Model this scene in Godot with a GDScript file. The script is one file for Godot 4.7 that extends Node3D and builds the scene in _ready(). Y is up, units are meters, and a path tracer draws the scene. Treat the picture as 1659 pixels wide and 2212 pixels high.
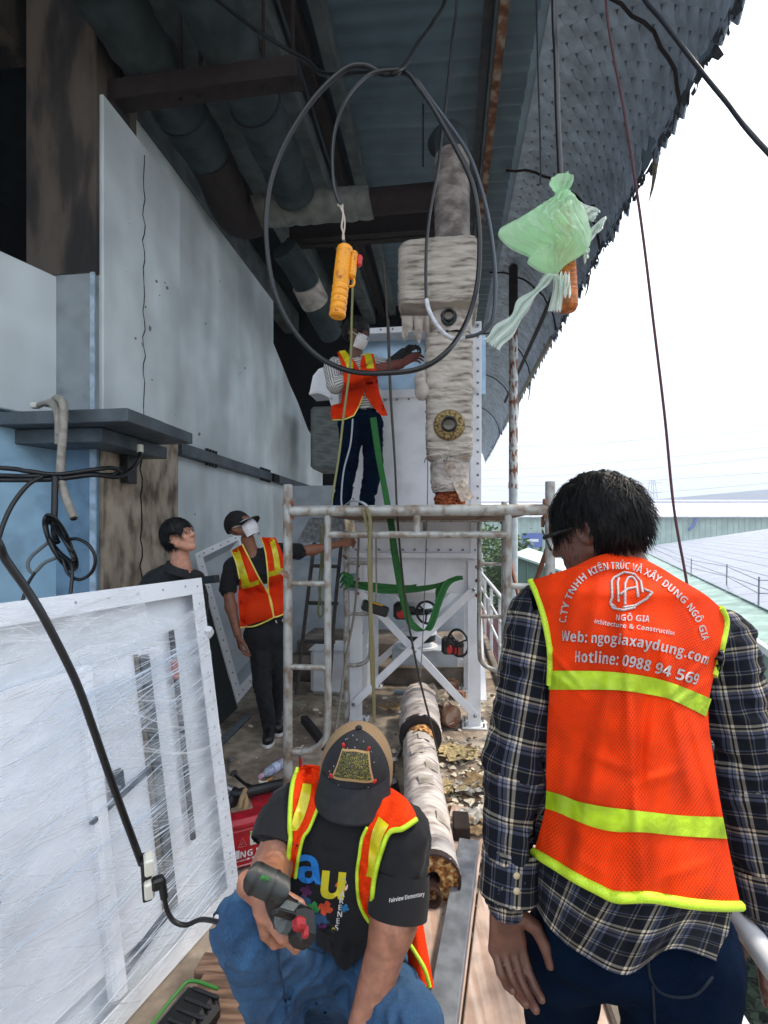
extends Node3D
# A works terrace beside a factory wall: five workers, a white steel tower, scaffold, canopy and yard beyond.
# World: camera at (0, 1.6, 0) looking along -z; the building runs along BU, turned 7 degrees from the view.
const BR := Vector3(0.9924, 0, 0.1233)
const BU := Vector3(0.1233, 0, -0.9924)
var BB := Basis(BR, Vector3.UP, -BU)
var rng := RandomNumberGenerator.new()
var names := {}
var tex := {}
var mats := {}

func W(r: float, h: float, u: float) -> Vector3:
	return BR * r + Vector3(0, h, 0) + BU * u
func at(x: float, y: float, d: float) -> Vector3:           # point seen at (x, y) of a 1659 x 2212 view, d metres ahead
	return Vector3((x - 829.5) / 1087.0 * d, 1.6 + (1148.0 - y) / 1087.0 * d, -d)
func at_u(x: float, y: float, u: float) -> Vector3:
	var v := Vector3((x - 829.5) / 1087.0, (1148.0 - y) / 1087.0, -1)
	return Vector3(0, 1.6, 0) + v * (u / v.dot(BU))
func at_h(x: float, y: float, h: float) -> Vector3:
	var v := Vector3((x - 829.5) / 1087.0, (1148.0 - y) / 1087.0, -1)
	return Vector3(0, 1.6, 0) + v * ((h - 1.6) / v.y)

# ---------------------------------------------------------------- mesh builder (world coordinates)
class G:
	var v := PackedVector3Array()
	var n := PackedVector3Array()
	var uv := PackedVector2Array()
	func t3(a: Vector3, b: Vector3, c: Vector3, na: Vector3, nb: Vector3, nc: Vector3, ua := Vector2.ZERO, ub := Vector2.ZERO, uc := Vector2.ZERO) -> void:
		if (b - a).cross(c - a).dot(na + nb + nc) > 0.0:
			v.append(a); v.append(c); v.append(b); n.append(na); n.append(nc); n.append(nb); uv.append(ua); uv.append(uc); uv.append(ub)
		else:
			v.append(a); v.append(b); v.append(c); n.append(na); n.append(nb); n.append(nc); uv.append(ua); uv.append(ub); uv.append(uc)
	func tri(a: Vector3, b: Vector3, c: Vector3) -> void:       # counter-clockwise seen from outside
		var m := (b - a).cross(c - a).normalized()
		t3(a, b, c, m, m, m)
	func quad(a: Vector3, b: Vector3, c: Vector3, d: Vector3) -> void:
		var m := (c - a).cross(d - b).normalized()
		var e := (b - a).length()
		var f := (d - a).length()
		t3(a, b, c, m, m, m, Vector2(0, f), Vector2(e, f), Vector2(e, 0))
		t3(a, c, d, m, m, m, Vector2(0, f), Vector2(e, 0), Vector2(0, 0))
	func box(c: Vector3, s: Vector3, b := Basis.IDENTITY, bev := 0.0) -> void:
		var h := s / 2
		if bev <= 0.0:
			for ax in 3:
				for sg in [-1.0, 1.0]:
					var x := Vector3.ZERO; var y := Vector3.ZERO; var z := Vector3.ZERO
					x[(ax + 1) % 3] = h[(ax + 1) % 3]; y[(ax + 2) % 3] = h[(ax + 2) % 3]; z[ax] = h[ax] * sg
					if sg < 0: x = -x
					quad(c + b * (z - x - y), c + b * (z + x - y), c + b * (z + x + y), c + b * (z - x + y))
			return
		bev = minf(bev, 0.49 * minf(s.x, minf(s.y, s.z)))
		var i := h - Vector3.ONE * bev
		var P := func(sx: float, sy: float, sz: float, ax: int) -> Vector3:
			var p := Vector3(i.x * sx, i.y * sy, i.z * sz)
			p[ax] = h[ax] * [sx, sy, sz][ax]
			return c + b * p
		for ax in 3:
			for sg in [-1.0, 1.0]:
				var q := []
				for k in [[-1.0, -1.0], [1.0, -1.0], [1.0, 1.0], [-1.0, 1.0]]:
					var m := [0.0, 0.0, 0.0]
					m[ax] = sg; m[(ax + 1) % 3] = k[0] * sg; m[(ax + 2) % 3] = k[1]
					q.append(P.call(m[0], m[1], m[2], ax))
				quad(q[0], q[1], q[2], q[3])
		for ax in 3:
			var a1 := (ax + 1) % 3
			var a2 := (ax + 2) % 3
			for s1 in [-1.0, 1.0]:
				for s2 in [-1.0, 1.0]:
					var lo := [0.0, 0.0, 0.0]; lo[ax] = -1.0; lo[a1] = s1; lo[a2] = s2
					var hi := [0.0, 0.0, 0.0]; hi[ax] = 1.0; hi[a1] = s1; hi[a2] = s2
					var nn := Vector3.ZERO; nn[a1] = s1; nn[a2] = s2; nn = b * nn.normalized()
					var A: Vector3 = P.call(lo[0], lo[1], lo[2], a1); var B: Vector3 = P.call(hi[0], hi[1], hi[2], a1)
					var C: Vector3 = P.call(hi[0], hi[1], hi[2], a2); var D: Vector3 = P.call(lo[0], lo[1], lo[2], a2)
					t3(A, B, C, nn, nn, nn); t3(A, C, D, nn, nn, nn)
		for sx in [-1.0, 1.0]:
			for sy in [-1.0, 1.0]:
				for sz in [-1.0, 1.0]:
					var nn := b * Vector3(sx, sy, sz).normalized()
					t3(P.call(sx, sy, sz, 0), P.call(sx, sy, sz, 1), P.call(sx, sy, sz, 2), nn, nn, nn)
	func bar(a: Vector3, b: Vector3, w: float, t: float, up := Vector3.UP, bev := 0.0) -> void:   # rectangular bar, w across, t along up
		var z := (b - a).normalized()
		if absf(z.dot(up)) > 0.98: up = Vector3.RIGHT
		var x := up.cross(z).normalized()
		box((a + b) / 2, Vector3(w, t, (b - a).length()), Basis(x, z.cross(x), z), bev)
	func tube(p: PackedVector3Array, r, sides := 8, caps := true, squash := 1.0, up := Vector3.ZERO) -> void:
		var k := p.size()
		var side := Vector3.ZERO
		var rings := []
		var nr := []
		var along := 0.0
		var al := []
		for i in k:
			var dirv := (p[mini(i + 1, k - 1)] - p[maxi(i - 1, 0)]).normalized()
			if i == 0:
				side = (up if up != Vector3.ZERO else (Vector3.UP if absf(dirv.y) < 0.9 else Vector3.RIGHT)).cross(dirv).normalized()
			else:
				along += (p[i] - p[i - 1]).length()
				side = (side - dirv * side.dot(dirv)).normalized()
			al.append(along)
			var o := dirv.cross(side)
			var rad: float = r if not (r is Array or r is PackedFloat32Array) else r[i]
			var ring := PackedVector3Array(); var nn := PackedVector3Array()
			for j in sides + 1:
				var a := TAU * j / sides
				ring.append(p[i] + (side * cos(a) + o * sin(a) * squash) * rad)
				nn.append((side * cos(a) * squash + o * sin(a)).normalized())
			rings.append(ring); nr.append(nn)
		var r0: float = r if not (r is Array or r is PackedFloat32Array) else r[0]
		for i in k - 1:
			for j in sides:
				var A: Vector3 = rings[i][j]; var B: Vector3 = rings[i][j + 1]; var C: Vector3 = rings[i + 1][j + 1]; var D: Vector3 = rings[i + 1][j]
				var ua := Vector2(TAU * r0 * j / sides, al[i]); var ub := Vector2(TAU * r0 * (j + 1) / sides, al[i])
				var uc := Vector2(ub.x, al[i + 1]); var ud := Vector2(ua.x, al[i + 1])
				t3(A, B, C, nr[i][j], nr[i][j + 1], nr[i + 1][j + 1], ua, ub, uc)
				t3(A, C, D, nr[i][j], nr[i + 1][j + 1], nr[i + 1][j], ua, uc, ud)
		if caps:
			for e in [[0, 1], [k - 1, k - 2]]:
				var nn: Vector3 = (p[e[0]] - p[e[1]]).normalized()
				for j in sides:
					t3(p[e[0]], rings[e[0]][j], rings[e[0]][j + 1], nn, nn, nn)
	func lathe(prof: Array, segs: int, x: Transform3D) -> void:      # prof: Vector2(radius, along y)
		for i in prof.size() - 1:
			var a: Vector2 = prof[i]; var b: Vector2 = prof[i + 1]
			var t := (b - a).normalized()
			for j in segs:
				var q := TAU * j / segs; var w := TAU * (j + 1) / segs
				var e := Vector3(cos(q), 0, sin(q)); var f := Vector3(cos(w), 0, sin(w))
				var ne := x.basis * (e * t.y - Vector3.UP * t.x); var nf := x.basis * (f * t.y - Vector3.UP * t.x)
				var A := x * (e * a.x + Vector3.UP * a.y); var B := x * (f * a.x + Vector3.UP * a.y)
				var C := x * (f * b.x + Vector3.UP * b.y); var D := x * (e * b.x + Vector3.UP * b.y)
				if a.x > 0: t3(A, B, C, ne, nf, nf)
				if b.x > 0: t3(A, C, D, ne, nf, ne)
	func grid(nu: int, nv: int, fn: Callable, us := 1.0, vs := 1.0, flip := false) -> void:   # fn(u, v) with u, v in 0..1
		var P := PackedVector3Array()
		for j in nv + 1:
			for i in nu + 1:
				P.append(fn.call(float(i) / nu, float(j) / nv))
		var N := PackedVector3Array()
		for j in nv + 1:
			for i in nu + 1:
				var dx := P[j * (nu + 1) + mini(i + 1, nu)] - P[j * (nu + 1) + maxi(i - 1, 0)]
				var dy := P[mini(j + 1, nv) * (nu + 1) + i] - P[maxi(j - 1, 0) * (nu + 1) + i]
				N.append(dx.cross(dy).normalized() * (-1.0 if flip else 1.0))
		for j in nv:
			for i in nu:
				var a := j * (nu + 1) + i
				var d := a + nu + 1
				var ua := Vector2(us * i / nu, vs * j / nv); var uc := Vector2(us * (i + 1) / nu, vs * (j + 1) / nv)
				t3(P[a], P[a + 1], P[d + 1], N[a], N[a + 1], N[d + 1], ua, Vector2(uc.x, ua.y), uc)
				t3(P[a], P[d + 1], P[d], N[a], N[d + 1], N[d], ua, uc, Vector2(ua.x, uc.y))
	func slab(poly: PackedVector3Array, thick: Vector3) -> void:    # flat polygon given counter-clockwise from its front, thick points backwards
		var nn := Vector3.ZERO
		for i in range(1, poly.size() - 1): nn += (poly[i] - poly[0]).cross(poly[i + 1] - poly[0])
		nn = nn.normalized()
		var bx := (poly[1] - poly[0]).normalized(); var by := nn.cross(bx)
		var flat := PackedVector2Array()
		for p in poly: flat.append(Vector2((p - poly[0]).dot(bx), (p - poly[0]).dot(by)))
		var ids := Geometry2D.triangulate_polygon(flat)
		for i in range(0, ids.size(), 3):
			t3(poly[ids[i]], poly[ids[i + 1]], poly[ids[i + 2]], nn, nn, nn, flat[ids[i]], flat[ids[i + 1]], flat[ids[i + 2]])
			t3(poly[ids[i]] + thick, poly[ids[i + 1]] + thick, poly[ids[i + 2]] + thick, -nn, -nn, -nn, flat[ids[i]], flat[ids[i + 1]], flat[ids[i + 2]])
		for i in poly.size():
			var a := poly[i]; var b := poly[(i + 1) % poly.size()]
			quad(a + thick, b + thick, b, a)
	func ball(c: Vector3, r: Vector3, b := Basis.IDENTITY, seg := 10) -> void:
		var prof := []
		for i in seg / 2 + 1:
			var a := PI * i / (seg / 2) - PI / 2
			prof.append(Vector2(maxf(cos(a), 0.0), sin(a)))
		var m := b * Basis.from_scale(r)
		var s := v.size()
		lathe(prof, seg, Transform3D(m, c))
		var inv := m.inverse().transposed()
		var fromp := m.inverse()
		for k in range(s, v.size()): n[k] = (inv * (fromp * (v[k] - c))).normalized()

# ---------------------------------------------------------------- scene tree helpers
func numbered(s: String) -> String:
	names[s] = names.get(s, -1) + 1
	return s if names[s] == 0 else "%s_%03d" % [s, names[s]]
func tag(o: Node, label: String, category: String, group := "") -> void:
	o.set_meta("label", label); o.set_meta("category", category)
	if group: o.set_meta("group", group)
func thing(called: String, label: String, category: String, where: Vector3, turn := 0.0, group := "") -> Node3D:
	var o := Node3D.new()
	o.name = numbered(called)
	add_child(o)
	o.position = where
	o.rotation.y = turn
	tag(o, label, category, group)
	return o
const TURN := -0.1236
func obj(called: String, g: G, m: Material, parent: Node3D, stuff := false) -> MeshInstance3D:
	var o := MeshInstance3D.new()
	o.mesh = mesh_of([g], parent)
	o.name = called
	o.material_override = null
	(o.mesh as ArrayMesh).surface_set_material(0, m)
	parent.add_child(o, true)
	if stuff: o.set_meta("kind", "stuff")
	return o
func mesh_of(gs: Array, parent: Node3D) -> ArrayMesh:
	var inv := Transform3D()
	var p: Node = parent
	while p is Node3D and p != self:
		inv = inv * (p as Node3D).transform.affine_inverse() if false else (p as Node3D).transform * inv
		p = p.get_parent()
	inv = inv.affine_inverse()
	var am := ArrayMesh.new()
	for g in gs:
		var a := []
		a.resize(Mesh.ARRAY_MAX)
		var vv: PackedVector3Array = inv * g.v
		var nb := Transform3D(inv.basis, Vector3.ZERO)
		var nn: PackedVector3Array = nb * g.n
		a[Mesh.ARRAY_VERTEX] = vv; a[Mesh.ARRAY_NORMAL] = nn; a[Mesh.ARRAY_TEX_UV] = g.uv
		if vv.size() > 0: am.add_surface_from_arrays(Mesh.PRIMITIVE_TRIANGLES, a)
	return am
func one(called: String, label: String, category: String, g: G, m: Material, where: Vector3, group := "") -> MeshInstance3D:
	var o := MeshInstance3D.new()
	o.name = numbered(called)
	add_child(o)
	o.position = where
	o.mesh = mesh_of([g], o)
	(o.mesh as ArrayMesh).surface_set_material(0, m)
	tag(o, label, category, group)
	return o
func struct(called: String, g: G, m: Material) -> MeshInstance3D:
	var o := MeshInstance3D.new()
	o.name = numbered(called)
	add_child(o)
	o.mesh = mesh_of([g], o)
	(o.mesh as ArrayMesh).surface_set_material(0, m)
	o.set_meta("kind", "structure")
	return o
func copy(o: Node3D, label: String, where: Vector3, turn := 999.0) -> Node3D:
	var c: Node3D = o.duplicate()
	c.name = numbered(str(o.name).rstrip("0123456789").trim_suffix("_"))
	add_child(c)
	c.position = where
	if turn < 900.0: c.rotation.y = turn
	c.set_meta("label", label)
	return c
func curve(pts: Array, steps := 6) -> PackedVector3Array:            # Catmull-Rom through points
	var o := PackedVector3Array()
	for i in pts.size() - 1:
		var a: Vector3 = pts[maxi(i - 1, 0)]; var b: Vector3 = pts[i]; var c: Vector3 = pts[i + 1]; var d: Vector3 = pts[mini(i + 2, pts.size() - 1)]
		for k in steps: o.append(b.cubic_interpolate(c, a, d, float(k) / steps))
	o.append(pts[-1])
	return o
func seen(pts: Array, steps := 6) -> PackedVector3Array:             # curve through [x, y, depth] triples
	var a := []
	for p in pts: a.append(at(p[0], p[1], p[2]))
	return curve(a, steps)

# ---------------------------------------------------------------- materials
func noise_tex(key: String) -> Texture2D:
	if tex.has(key): return tex[key]
	var spec: Array = {
		"fine": [0.06, 3, 0.80, 1.0, 0], "blot": [0.008, 5, 0.80, 1.0, 0], "dirt": [0.012, 6, 0.62, 1.0, 0], "soft": [0.006, 3, 0.90, 1.0, 0],
		"grain": [0.03, 4, 0.5, 1.0, 0], "n_fine": [0.07, 3, 0, 0, 2.0], "n_blot": [0.012, 4, 0, 0, 4.0], "n_fold": [0.006, 2, 0, 0, 8.0], "spot": [0.02, 4, 0.0, 1.0, 0]}[key]
	var nz := FastNoiseLite.new()
	nz.noise_type = FastNoiseLite.TYPE_SIMPLEX_SMOOTH
	nz.seed = key.hash() % 1000
	nz.frequency = spec[0]
	nz.fractal_octaves = spec[1]
	var t := NoiseTexture2D.new()
	t.width = 512; t.height = 512; t.seamless = true
	t.noise = nz
	if spec[4] > 0:
		t.as_normal_map = true
		t.bump_strength = spec[4]
	else:
		var g := Gradient.new()
		g.offsets = PackedFloat32Array([0.25, 0.75]) if key != "spot" else PackedFloat32Array([0.55, 0.72])
		g.colors = PackedColorArray([Color(spec[2], spec[2], spec[2]), Color(spec[3], spec[3], spec[3])])
		t.color_ramp = g
	tex[key] = t
	return t
# o: t texture, s scale, n normal map, ns normal strength, metal, spec, world (triplanar), uv (use mesh uv), d detail texture, dc, ds, coat, back, sheen
func mt(c: Color, rough := 0.8, o := {}) -> StandardMaterial3D:
	var key := str(c, rough, o)
	if mats.has(key): return mats[key]
	var m := StandardMaterial3D.new()
	m.albedo_color = c
	m.roughness = rough
	m.metallic = o.get("metal", 0.0)
	m.metallic_specular = o.get("spec", 0.5)
	var s = o.get("s", 1.0)
	m.uv1_scale = s if s is Vector3 else Vector3.ONE * s
	if not o.get("uv", false):
		m.uv1_triplanar = true
		m.uv1_world_triplanar = o.get("world", true)
	if o.has("t"): m.albedo_texture = noise_tex(o.t) if o.t is String else o.t
	if o.has("n"):
		m.normal_enabled = true
		m.normal_texture = noise_tex(o.n) if o.n is String else o.n
		m.normal_scale = o.get("ns", 1.0)
	if o.has("d"):
		m.detail_enabled = true
		m.detail_albedo = noise_tex(o.d) if o.d is String else o.d
		m.detail_blend_mode = BaseMaterial3D.BLEND_MODE_MUL
		m.detail_uv_layer = BaseMaterial3D.DETAIL_UV_2
		m.uv2_triplanar = true
		m.uv2_world_triplanar = true
		var ds = o.get("ds", 0.3)
		m.uv2_scale = ds if ds is Vector3 else Vector3.ONE * ds
	if o.has("coat"):
		m.clearcoat_enabled = true; m.clearcoat = o.coat; m.clearcoat_roughness = 0.15
	if o.has("back"):
		m.backlight_enabled = true; m.backlight = o.back
	if o.has("sheen"):
		m.rim_enabled = true; m.rim = o.sheen; m.rim_tint = 0.5
	if o.has("sss"):
		m.subsurf_scatter_enabled = true; m.subsurf_scatter_strength = o.sss
	m.cull_mode = BaseMaterial3D.CULL_DISABLED
	mats[key] = m
	return m
func ramp_tex(key: String, freq: float, oct: int, offs: Array, cols: Array, w := 512, warp := 0.0) -> Texture2D:
	if tex.has(key): return tex[key]
	var nz := FastNoiseLite.new()
	nz.noise_type = FastNoiseLite.TYPE_SIMPLEX_SMOOTH
	nz.seed = key.hash() % 1000
	nz.frequency = freq
	nz.fractal_octaves = oct
	if warp > 0.0:
		nz.domain_warp_enabled = true; nz.domain_warp_amplitude = warp
	var t := NoiseTexture2D.new()
	t.width = w; t.height = w; t.seamless = true; t.noise = nz
	var g := Gradient.new()
	g.offsets = PackedFloat32Array(offs); g.colors = PackedColorArray(cols)
	t.color_ramp = g
	tex[key] = t
	return t
func _ready() -> void:
	rng.seed = 20240611
	var cam := Camera3D.new()
	cam.name = "camera"
	add_child(cam)
	cam.position = Vector3(0, 1.6, 0)
	cam.set_frustum(2212.0 / 1087.0 * 0.05, Vector2(0, 42.0 / 1087.0 * 0.05), 0.05, 1500.0)
	cam.current = true
	var we := WorldEnvironment.new()
	we.name = "world_environment"
	var env := Environment.new()
	env.background_mode = Environment.BG_SKY
	var sky := Sky.new()
	var sm := ProceduralSkyMaterial.new()
	sm.sky_top_color = Color(0.92, 0.955, 1.0)
	sm.sky_horizon_color = Color(0.59, 0.612, 0.645)
	sm.sky_curve = 0.48
	sm.ground_horizon_color = Color(0.58, 0.60, 0.62)
	sm.ground_bottom_color = Color(0.45, 0.45, 0.44)
	sm.sun_angle_max = 1.0
	sm.energy_multiplier = 1.0
	sky.sky_material = sm
	env.sky = sky
	env.tonemap_mode = Environment.TONE_MAPPER_LINEAR
	env.tonemap_exposure = 3.0
	env.fog_enabled = true
	env.fog_density = 0.0018
	env.fog_light_color = Color(0.86, 0.89, 0.95)
	env.sdfgi_enabled = true
	env.ssao_enabled = true
	env.ssil_enabled = true
	we.environment = env
	add_child(we)
	var sun := DirectionalLight3D.new()
	sun.name = "sun"
	sun.light_energy = 0.5
	sun.light_angular_distance = 10.0
	sun.light_color = Color(1.0, 0.95, 0.88)
	sun.shadow_enabled = true
	add_child(sun)
	var to_sun := (BR * 0.50 + Vector3.UP * 0.88 + BU * 0.22).normalized()
	sun.basis = Basis.looking_at(-to_sun, Vector3.FORWARD)
	looks()
	cloths()
	build_setting()
	build_yard()
	build_tower()
	build_scaffold()
	build_riser()
	build_panels()
	build_railing()
	build_clutter()
	build_cables()
	build_onlookers()
	build_crouching_man()
	build_plaid_man()
# ---------------------------------------------------------------- bodies: distance field on a grid, meshed as surface nets
class Field:
	var o: Vector3
	var c: float
	var nx: int
	var ny: int
	var nz: int
	var f := PackedFloat32Array()
	var best := PackedFloat32Array()
	var own := PackedByteArray()
	var bones := []
	func _init(lo: Vector3, hi: Vector3, cell: float) -> void:
		o = lo; c = cell
		nx = int((hi.x - lo.x) / c) + 2; ny = int((hi.y - lo.y) / c) + 2; nz = int((hi.z - lo.z) / c) + 2
		f.resize(nx * ny * nz); f.fill(1.0)
		best.resize(nx * ny * nz); best.fill(9.0)
		own.resize(nx * ny * nz)
	func bone(a: Vector3, b: Vector3, ra: float, rb: float, tg: int, k := 0.03, flat := 1.0, fn := Vector3.ZERO, sub := false) -> void:
		var id := bones.size()
		bones.append([a, b, ra, rb, tg])
		var m := maxf(ra, rb) + k + 2.5 * c
		var lo := a.min(b) - Vector3.ONE * m - o
		var hi := a.max(b) + Vector3.ONE * m - o
		var x0 := maxi(int(lo.x / c), 0); var x1 := mini(int(hi.x / c) + 1, nx - 1)
		var y0 := maxi(int(lo.y / c), 0); var y1 := mini(int(hi.y / c) + 1, ny - 1)
		var z0 := maxi(int(lo.z / c), 0); var z1 := mini(int(hi.z / c) + 1, nz - 1)
		var ba := b - a
		var l2 := maxf(ba.length_squared(), 1e-9)
		var bend := flat != 1.0
		for z in range(z0, z1 + 1):
			for y in range(y0, y1 + 1):
				var i := (z * ny + y) * nx + x0
				var p := o + Vector3(x0, y, z) * c - a
				for x in range(x0, x1 + 1):
					var q := p
					if bend: q += fn * (p.dot(fn) * (flat - 1.0))
					var h := clampf(q.dot(ba) / l2, 0.0, 1.0)
					var d := (q - ba * h).length() - (ra + (rb - ra) * h)
					var e := f[i]
					if sub:
						f[i] = maxf(e, -d)
					else:
						if d < best[i]:
							best[i] = d; own[i] = id
						var w := k - absf(e - d)
						f[i] = minf(e, d) - (w * w / k * 0.25 if w > 0.0 else 0.0)
					i += 1
					p.x += c
	func egg(ctr: Vector3, b: Basis, r: Vector3, tg: int, k := 0.02, sub := false) -> void:
		var id := bones.size()
		bones.append([ctr - b.y * r.y * 0.5, ctr + b.y * r.y * 0.5, r.x, r.x, tg])
		var rm := maxf(r.x, maxf(r.y, r.z)) + k + 2.5 * c
		var lo := ctr - Vector3.ONE * rm - o
		var hi := ctr + Vector3.ONE * rm - o
		var inv := Basis.from_scale(Vector3.ONE / r) * b.transposed()
		var rmin := minf(r.x, minf(r.y, r.z))
		for z in range(maxi(int(lo.z / c), 0), mini(int(hi.z / c) + 1, nz - 1) + 1):
			for y in range(maxi(int(lo.y / c), 0), mini(int(hi.y / c) + 1, ny - 1) + 1):
				for x in range(maxi(int(lo.x / c), 0), mini(int(hi.x / c) + 1, nx - 1) + 1):
					var i := (z * ny + y) * nx + x
					var q := inv * (o + Vector3(x, y, z) * c - ctr)
					var l := q.length()
					var l2 := (Basis.from_scale(Vector3.ONE / r) * q).length()
					var d := l * (l - 1.0) / maxf(l2, 1e-6) if l > 1e-4 else -rmin
					var e := f[i]
					if sub:
						var w := k - absf(e + d)
						f[i] = maxf(e, -d) + (w * w / k * 0.25 if w > 0.0 else 0.0)
					else:
						if d < best[i]:
							best[i] = d; own[i] = id
						var w := k - absf(e - d)
						f[i] = minf(e, d) - (w * w / k * 0.25 if w > 0.0 else 0.0)
	func wrinkle(nzs: FastNoiseLite, amp: Array, stretch := Vector3.ONE) -> void:
		var i := 0
		for z in nz:
			for y in ny:
				for x in nx:
					if absf(f[i]) < 0.03:
						var a: float = amp[bones[own[i]][4]]
						if a > 0.0:
							var p := (o + Vector3(x, y, z) * c) * stretch
							var w := nzs.get_noise_3d(p.x, p.y, p.z)
							f[i] += a * (absf(w) * 1.7 - 0.35 + 0.35 * w)
					i += 1
	func value(p: Vector3) -> float:
		var q := (p - o) / c
		if q.x < 0 or q.y < 0 or q.z < 0 or q.x >= nx - 1 or q.y >= ny - 1 or q.z >= nz - 1: return 1.0
		var x := int(q.x); var y := int(q.y); var z := int(q.z)
		var t := q - Vector3(x, y, z)
		var i := (z * ny + y) * nx + x
		var j := i + nx * ny
		return lerpf(lerpf(lerpf(f[i], f[i + 1], t.x), lerpf(f[i + nx], f[i + nx + 1], t.x), t.y), lerpf(lerpf(f[j], f[j + 1], t.x), lerpf(f[j + nx], f[j + nx + 1], t.x), t.y), t.z)
	func slope(p: Vector3) -> Vector3:
		var e := c * 1.5
		return Vector3(value(p + Vector3(e, 0, 0)) - value(p - Vector3(e, 0, 0)), value(p + Vector3(0, e, 0)) - value(p - Vector3(0, e, 0)), value(p + Vector3(0, 0, e)) - value(p - Vector3(0, 0, e))).normalized()
	func meet(from: Vector3, dirv: Vector3, lift: float, near := 0.0) -> Vector3:      # where a line first comes within `lift` of the surface
		var t := near
		var bt := near; var bv := 9.0
		for k in 700:
			var w := value(from + dirv * t) - lift
			if w < bv: bv = w; bt = t
			if w < 0.0:
				return from + dirv * (t + w * 0.5)
			t += clampf(w * 0.6, c * 0.25, 0.05)
			if t > near + 3.0: break
		return from + dirv * bt
	func mesh(g_by_tag: Dictionary, maker: Callable, view := Vector3.ZERO) -> void:
		var id := PackedInt32Array(); id.resize(f.size()); id.fill(-1)
		var P := PackedVector3Array(); var node := PackedInt32Array()
		var off := [0, 1, nx, nx + 1, nx * ny, nx * ny + 1, nx * ny + nx, nx * ny + nx + 1]
		var cor := [Vector3(0, 0, 0), Vector3(1, 0, 0), Vector3(0, 1, 0), Vector3(1, 1, 0), Vector3(0, 0, 1), Vector3(1, 0, 1), Vector3(0, 1, 1), Vector3(1, 1, 1)]
		var edges := [[0, 1], [2, 3], [4, 5], [6, 7], [0, 2], [1, 3], [4, 6], [5, 7], [0, 4], [1, 5], [2, 6], [3, 7]]
		for z in nz - 1:
			for y in ny - 1:
				var i := (z * ny + y) * nx - 1
				for x in nx - 1:
					i += 1
					if absf(f[i]) > c * 3.0: continue
					var neg := 0
					for k in 8:
						if f[i + off[k]] < 0.0: neg += 1
					if neg == 0 or neg == 8: continue
					var s := Vector3.ZERO; var cnt := 0
					for e in edges:
						var va := f[i + off[e[0]]]; var vb := f[i + off[e[1]]]
						if (va < 0.0) != (vb < 0.0):
							s += cor[e[0]].lerp(cor[e[1]], va / (va - vb)); cnt += 1
					id[i] = P.size()
					P.append(o + (Vector3(x, y, z) + s / cnt) * c)
					node.append(i)
		var Q := PackedInt32Array()
		for z in range(1, nz - 1):
			for y in range(1, ny - 1):
				var i := (z * ny + y) * nx
				for x in range(1, nx - 1):
					i += 1
					var a := f[i]
					if absf(a) > c * 3.0: continue
					var steps := [1, nx, nx * ny]
					for ax in 3:
						var b := f[i + steps[ax]]
						if (a < 0.0) == (b < 0.0): continue
						var s1: int = steps[(ax + 1) % 3]; var s2: int = steps[(ax + 2) % 3]
						var q := [id[i], id[i - s1], id[i - s1 - s2], id[i - s2]]
						if q[0] < 0 or q[1] < 0 or q[2] < 0 or q[3] < 0: continue
						if a < 0.0: Q.append_array(PackedInt32Array(q))
						else: Q.append_array(PackedInt32Array([q[3], q[2], q[1], q[0]]))
		var N := PackedVector3Array(); N.resize(P.size())
		for k in range(0, Q.size(), 4):
			var nn := (P[Q[k + 2]] - P[Q[k]]).cross(P[Q[k + 3]] - P[Q[k + 1]])
			for m in 4: N[Q[k + m]] += nn
		for k in N.size(): N[k] = N[k].normalized()
		for k in range(0, Q.size(), 4):
			var bid := own[node[Q[k]]]
			var bn: Array = bones[bid]
			var g: G = g_by_tag.get(bn[4])
			if g == null:
				g = maker.call()
				g_by_tag[bn[4]] = g
			var ax: Vector3 = ((bn[1] as Vector3) - (bn[0] as Vector3)).normalized()
			var fr := (view - (bn[0] as Vector3)); fr = (fr - ax * fr.dot(ax)).normalized()
			var sd: Vector3 = ax.cross(fr)
			var U := []
			var r: float = (bn[2] + bn[3]) / 2
			var first := 0.0
			for m in 4:
				var p := P[Q[k + m]] - (bn[0] as Vector3)
				var an := atan2(p.dot(sd), p.dot(fr))
				if m == 0: first = an
				elif an - first > PI: an -= TAU
				elif first - an > PI: an += TAU
				U.append(Vector2(an * r, p.dot(ax)))
			var a := Q[k]; var b := Q[k + 1]; var cc := Q[k + 2]; var d := Q[k + 3]
			g.t3(P[a], P[b], P[cc], N[a], N[b], N[cc], U[0], U[1], U[2])
			g.t3(P[a], P[cc], P[d], N[a], N[cc], N[d], U[0], U[2], U[3])
func new_g() -> G: return G.new()
func body(called: String, fl: Field, looks: Dictionary, parent: Node3D) -> MeshInstance3D:
	return body2(called, [fl], looks, parent)
func body2(called: String, fls: Array, looks: Dictionary, parent: Node3D) -> MeshInstance3D:
	var by := {}
	for fl in fls: fl.mesh(by, new_g, Vector3(0, 1.6, 0))
	var keys := by.keys()
	keys.sort()
	var gs := []
	for k in keys: gs.append(by[k])
	var o := MeshInstance3D.new()
	o.name = called
	o.mesh = mesh_of(gs, parent)
	for k in keys.size(): (o.mesh as ArrayMesh).surface_set_material(k, looks[keys[k]])
	parent.add_child(o, true)
	return o
func head_basis(fwd: Vector3, up: Vector3) -> Basis:
	var z := fwd.normalized()
	var x := up.cross(z).normalized()
	return Basis(x, z.cross(x), z)
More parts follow.
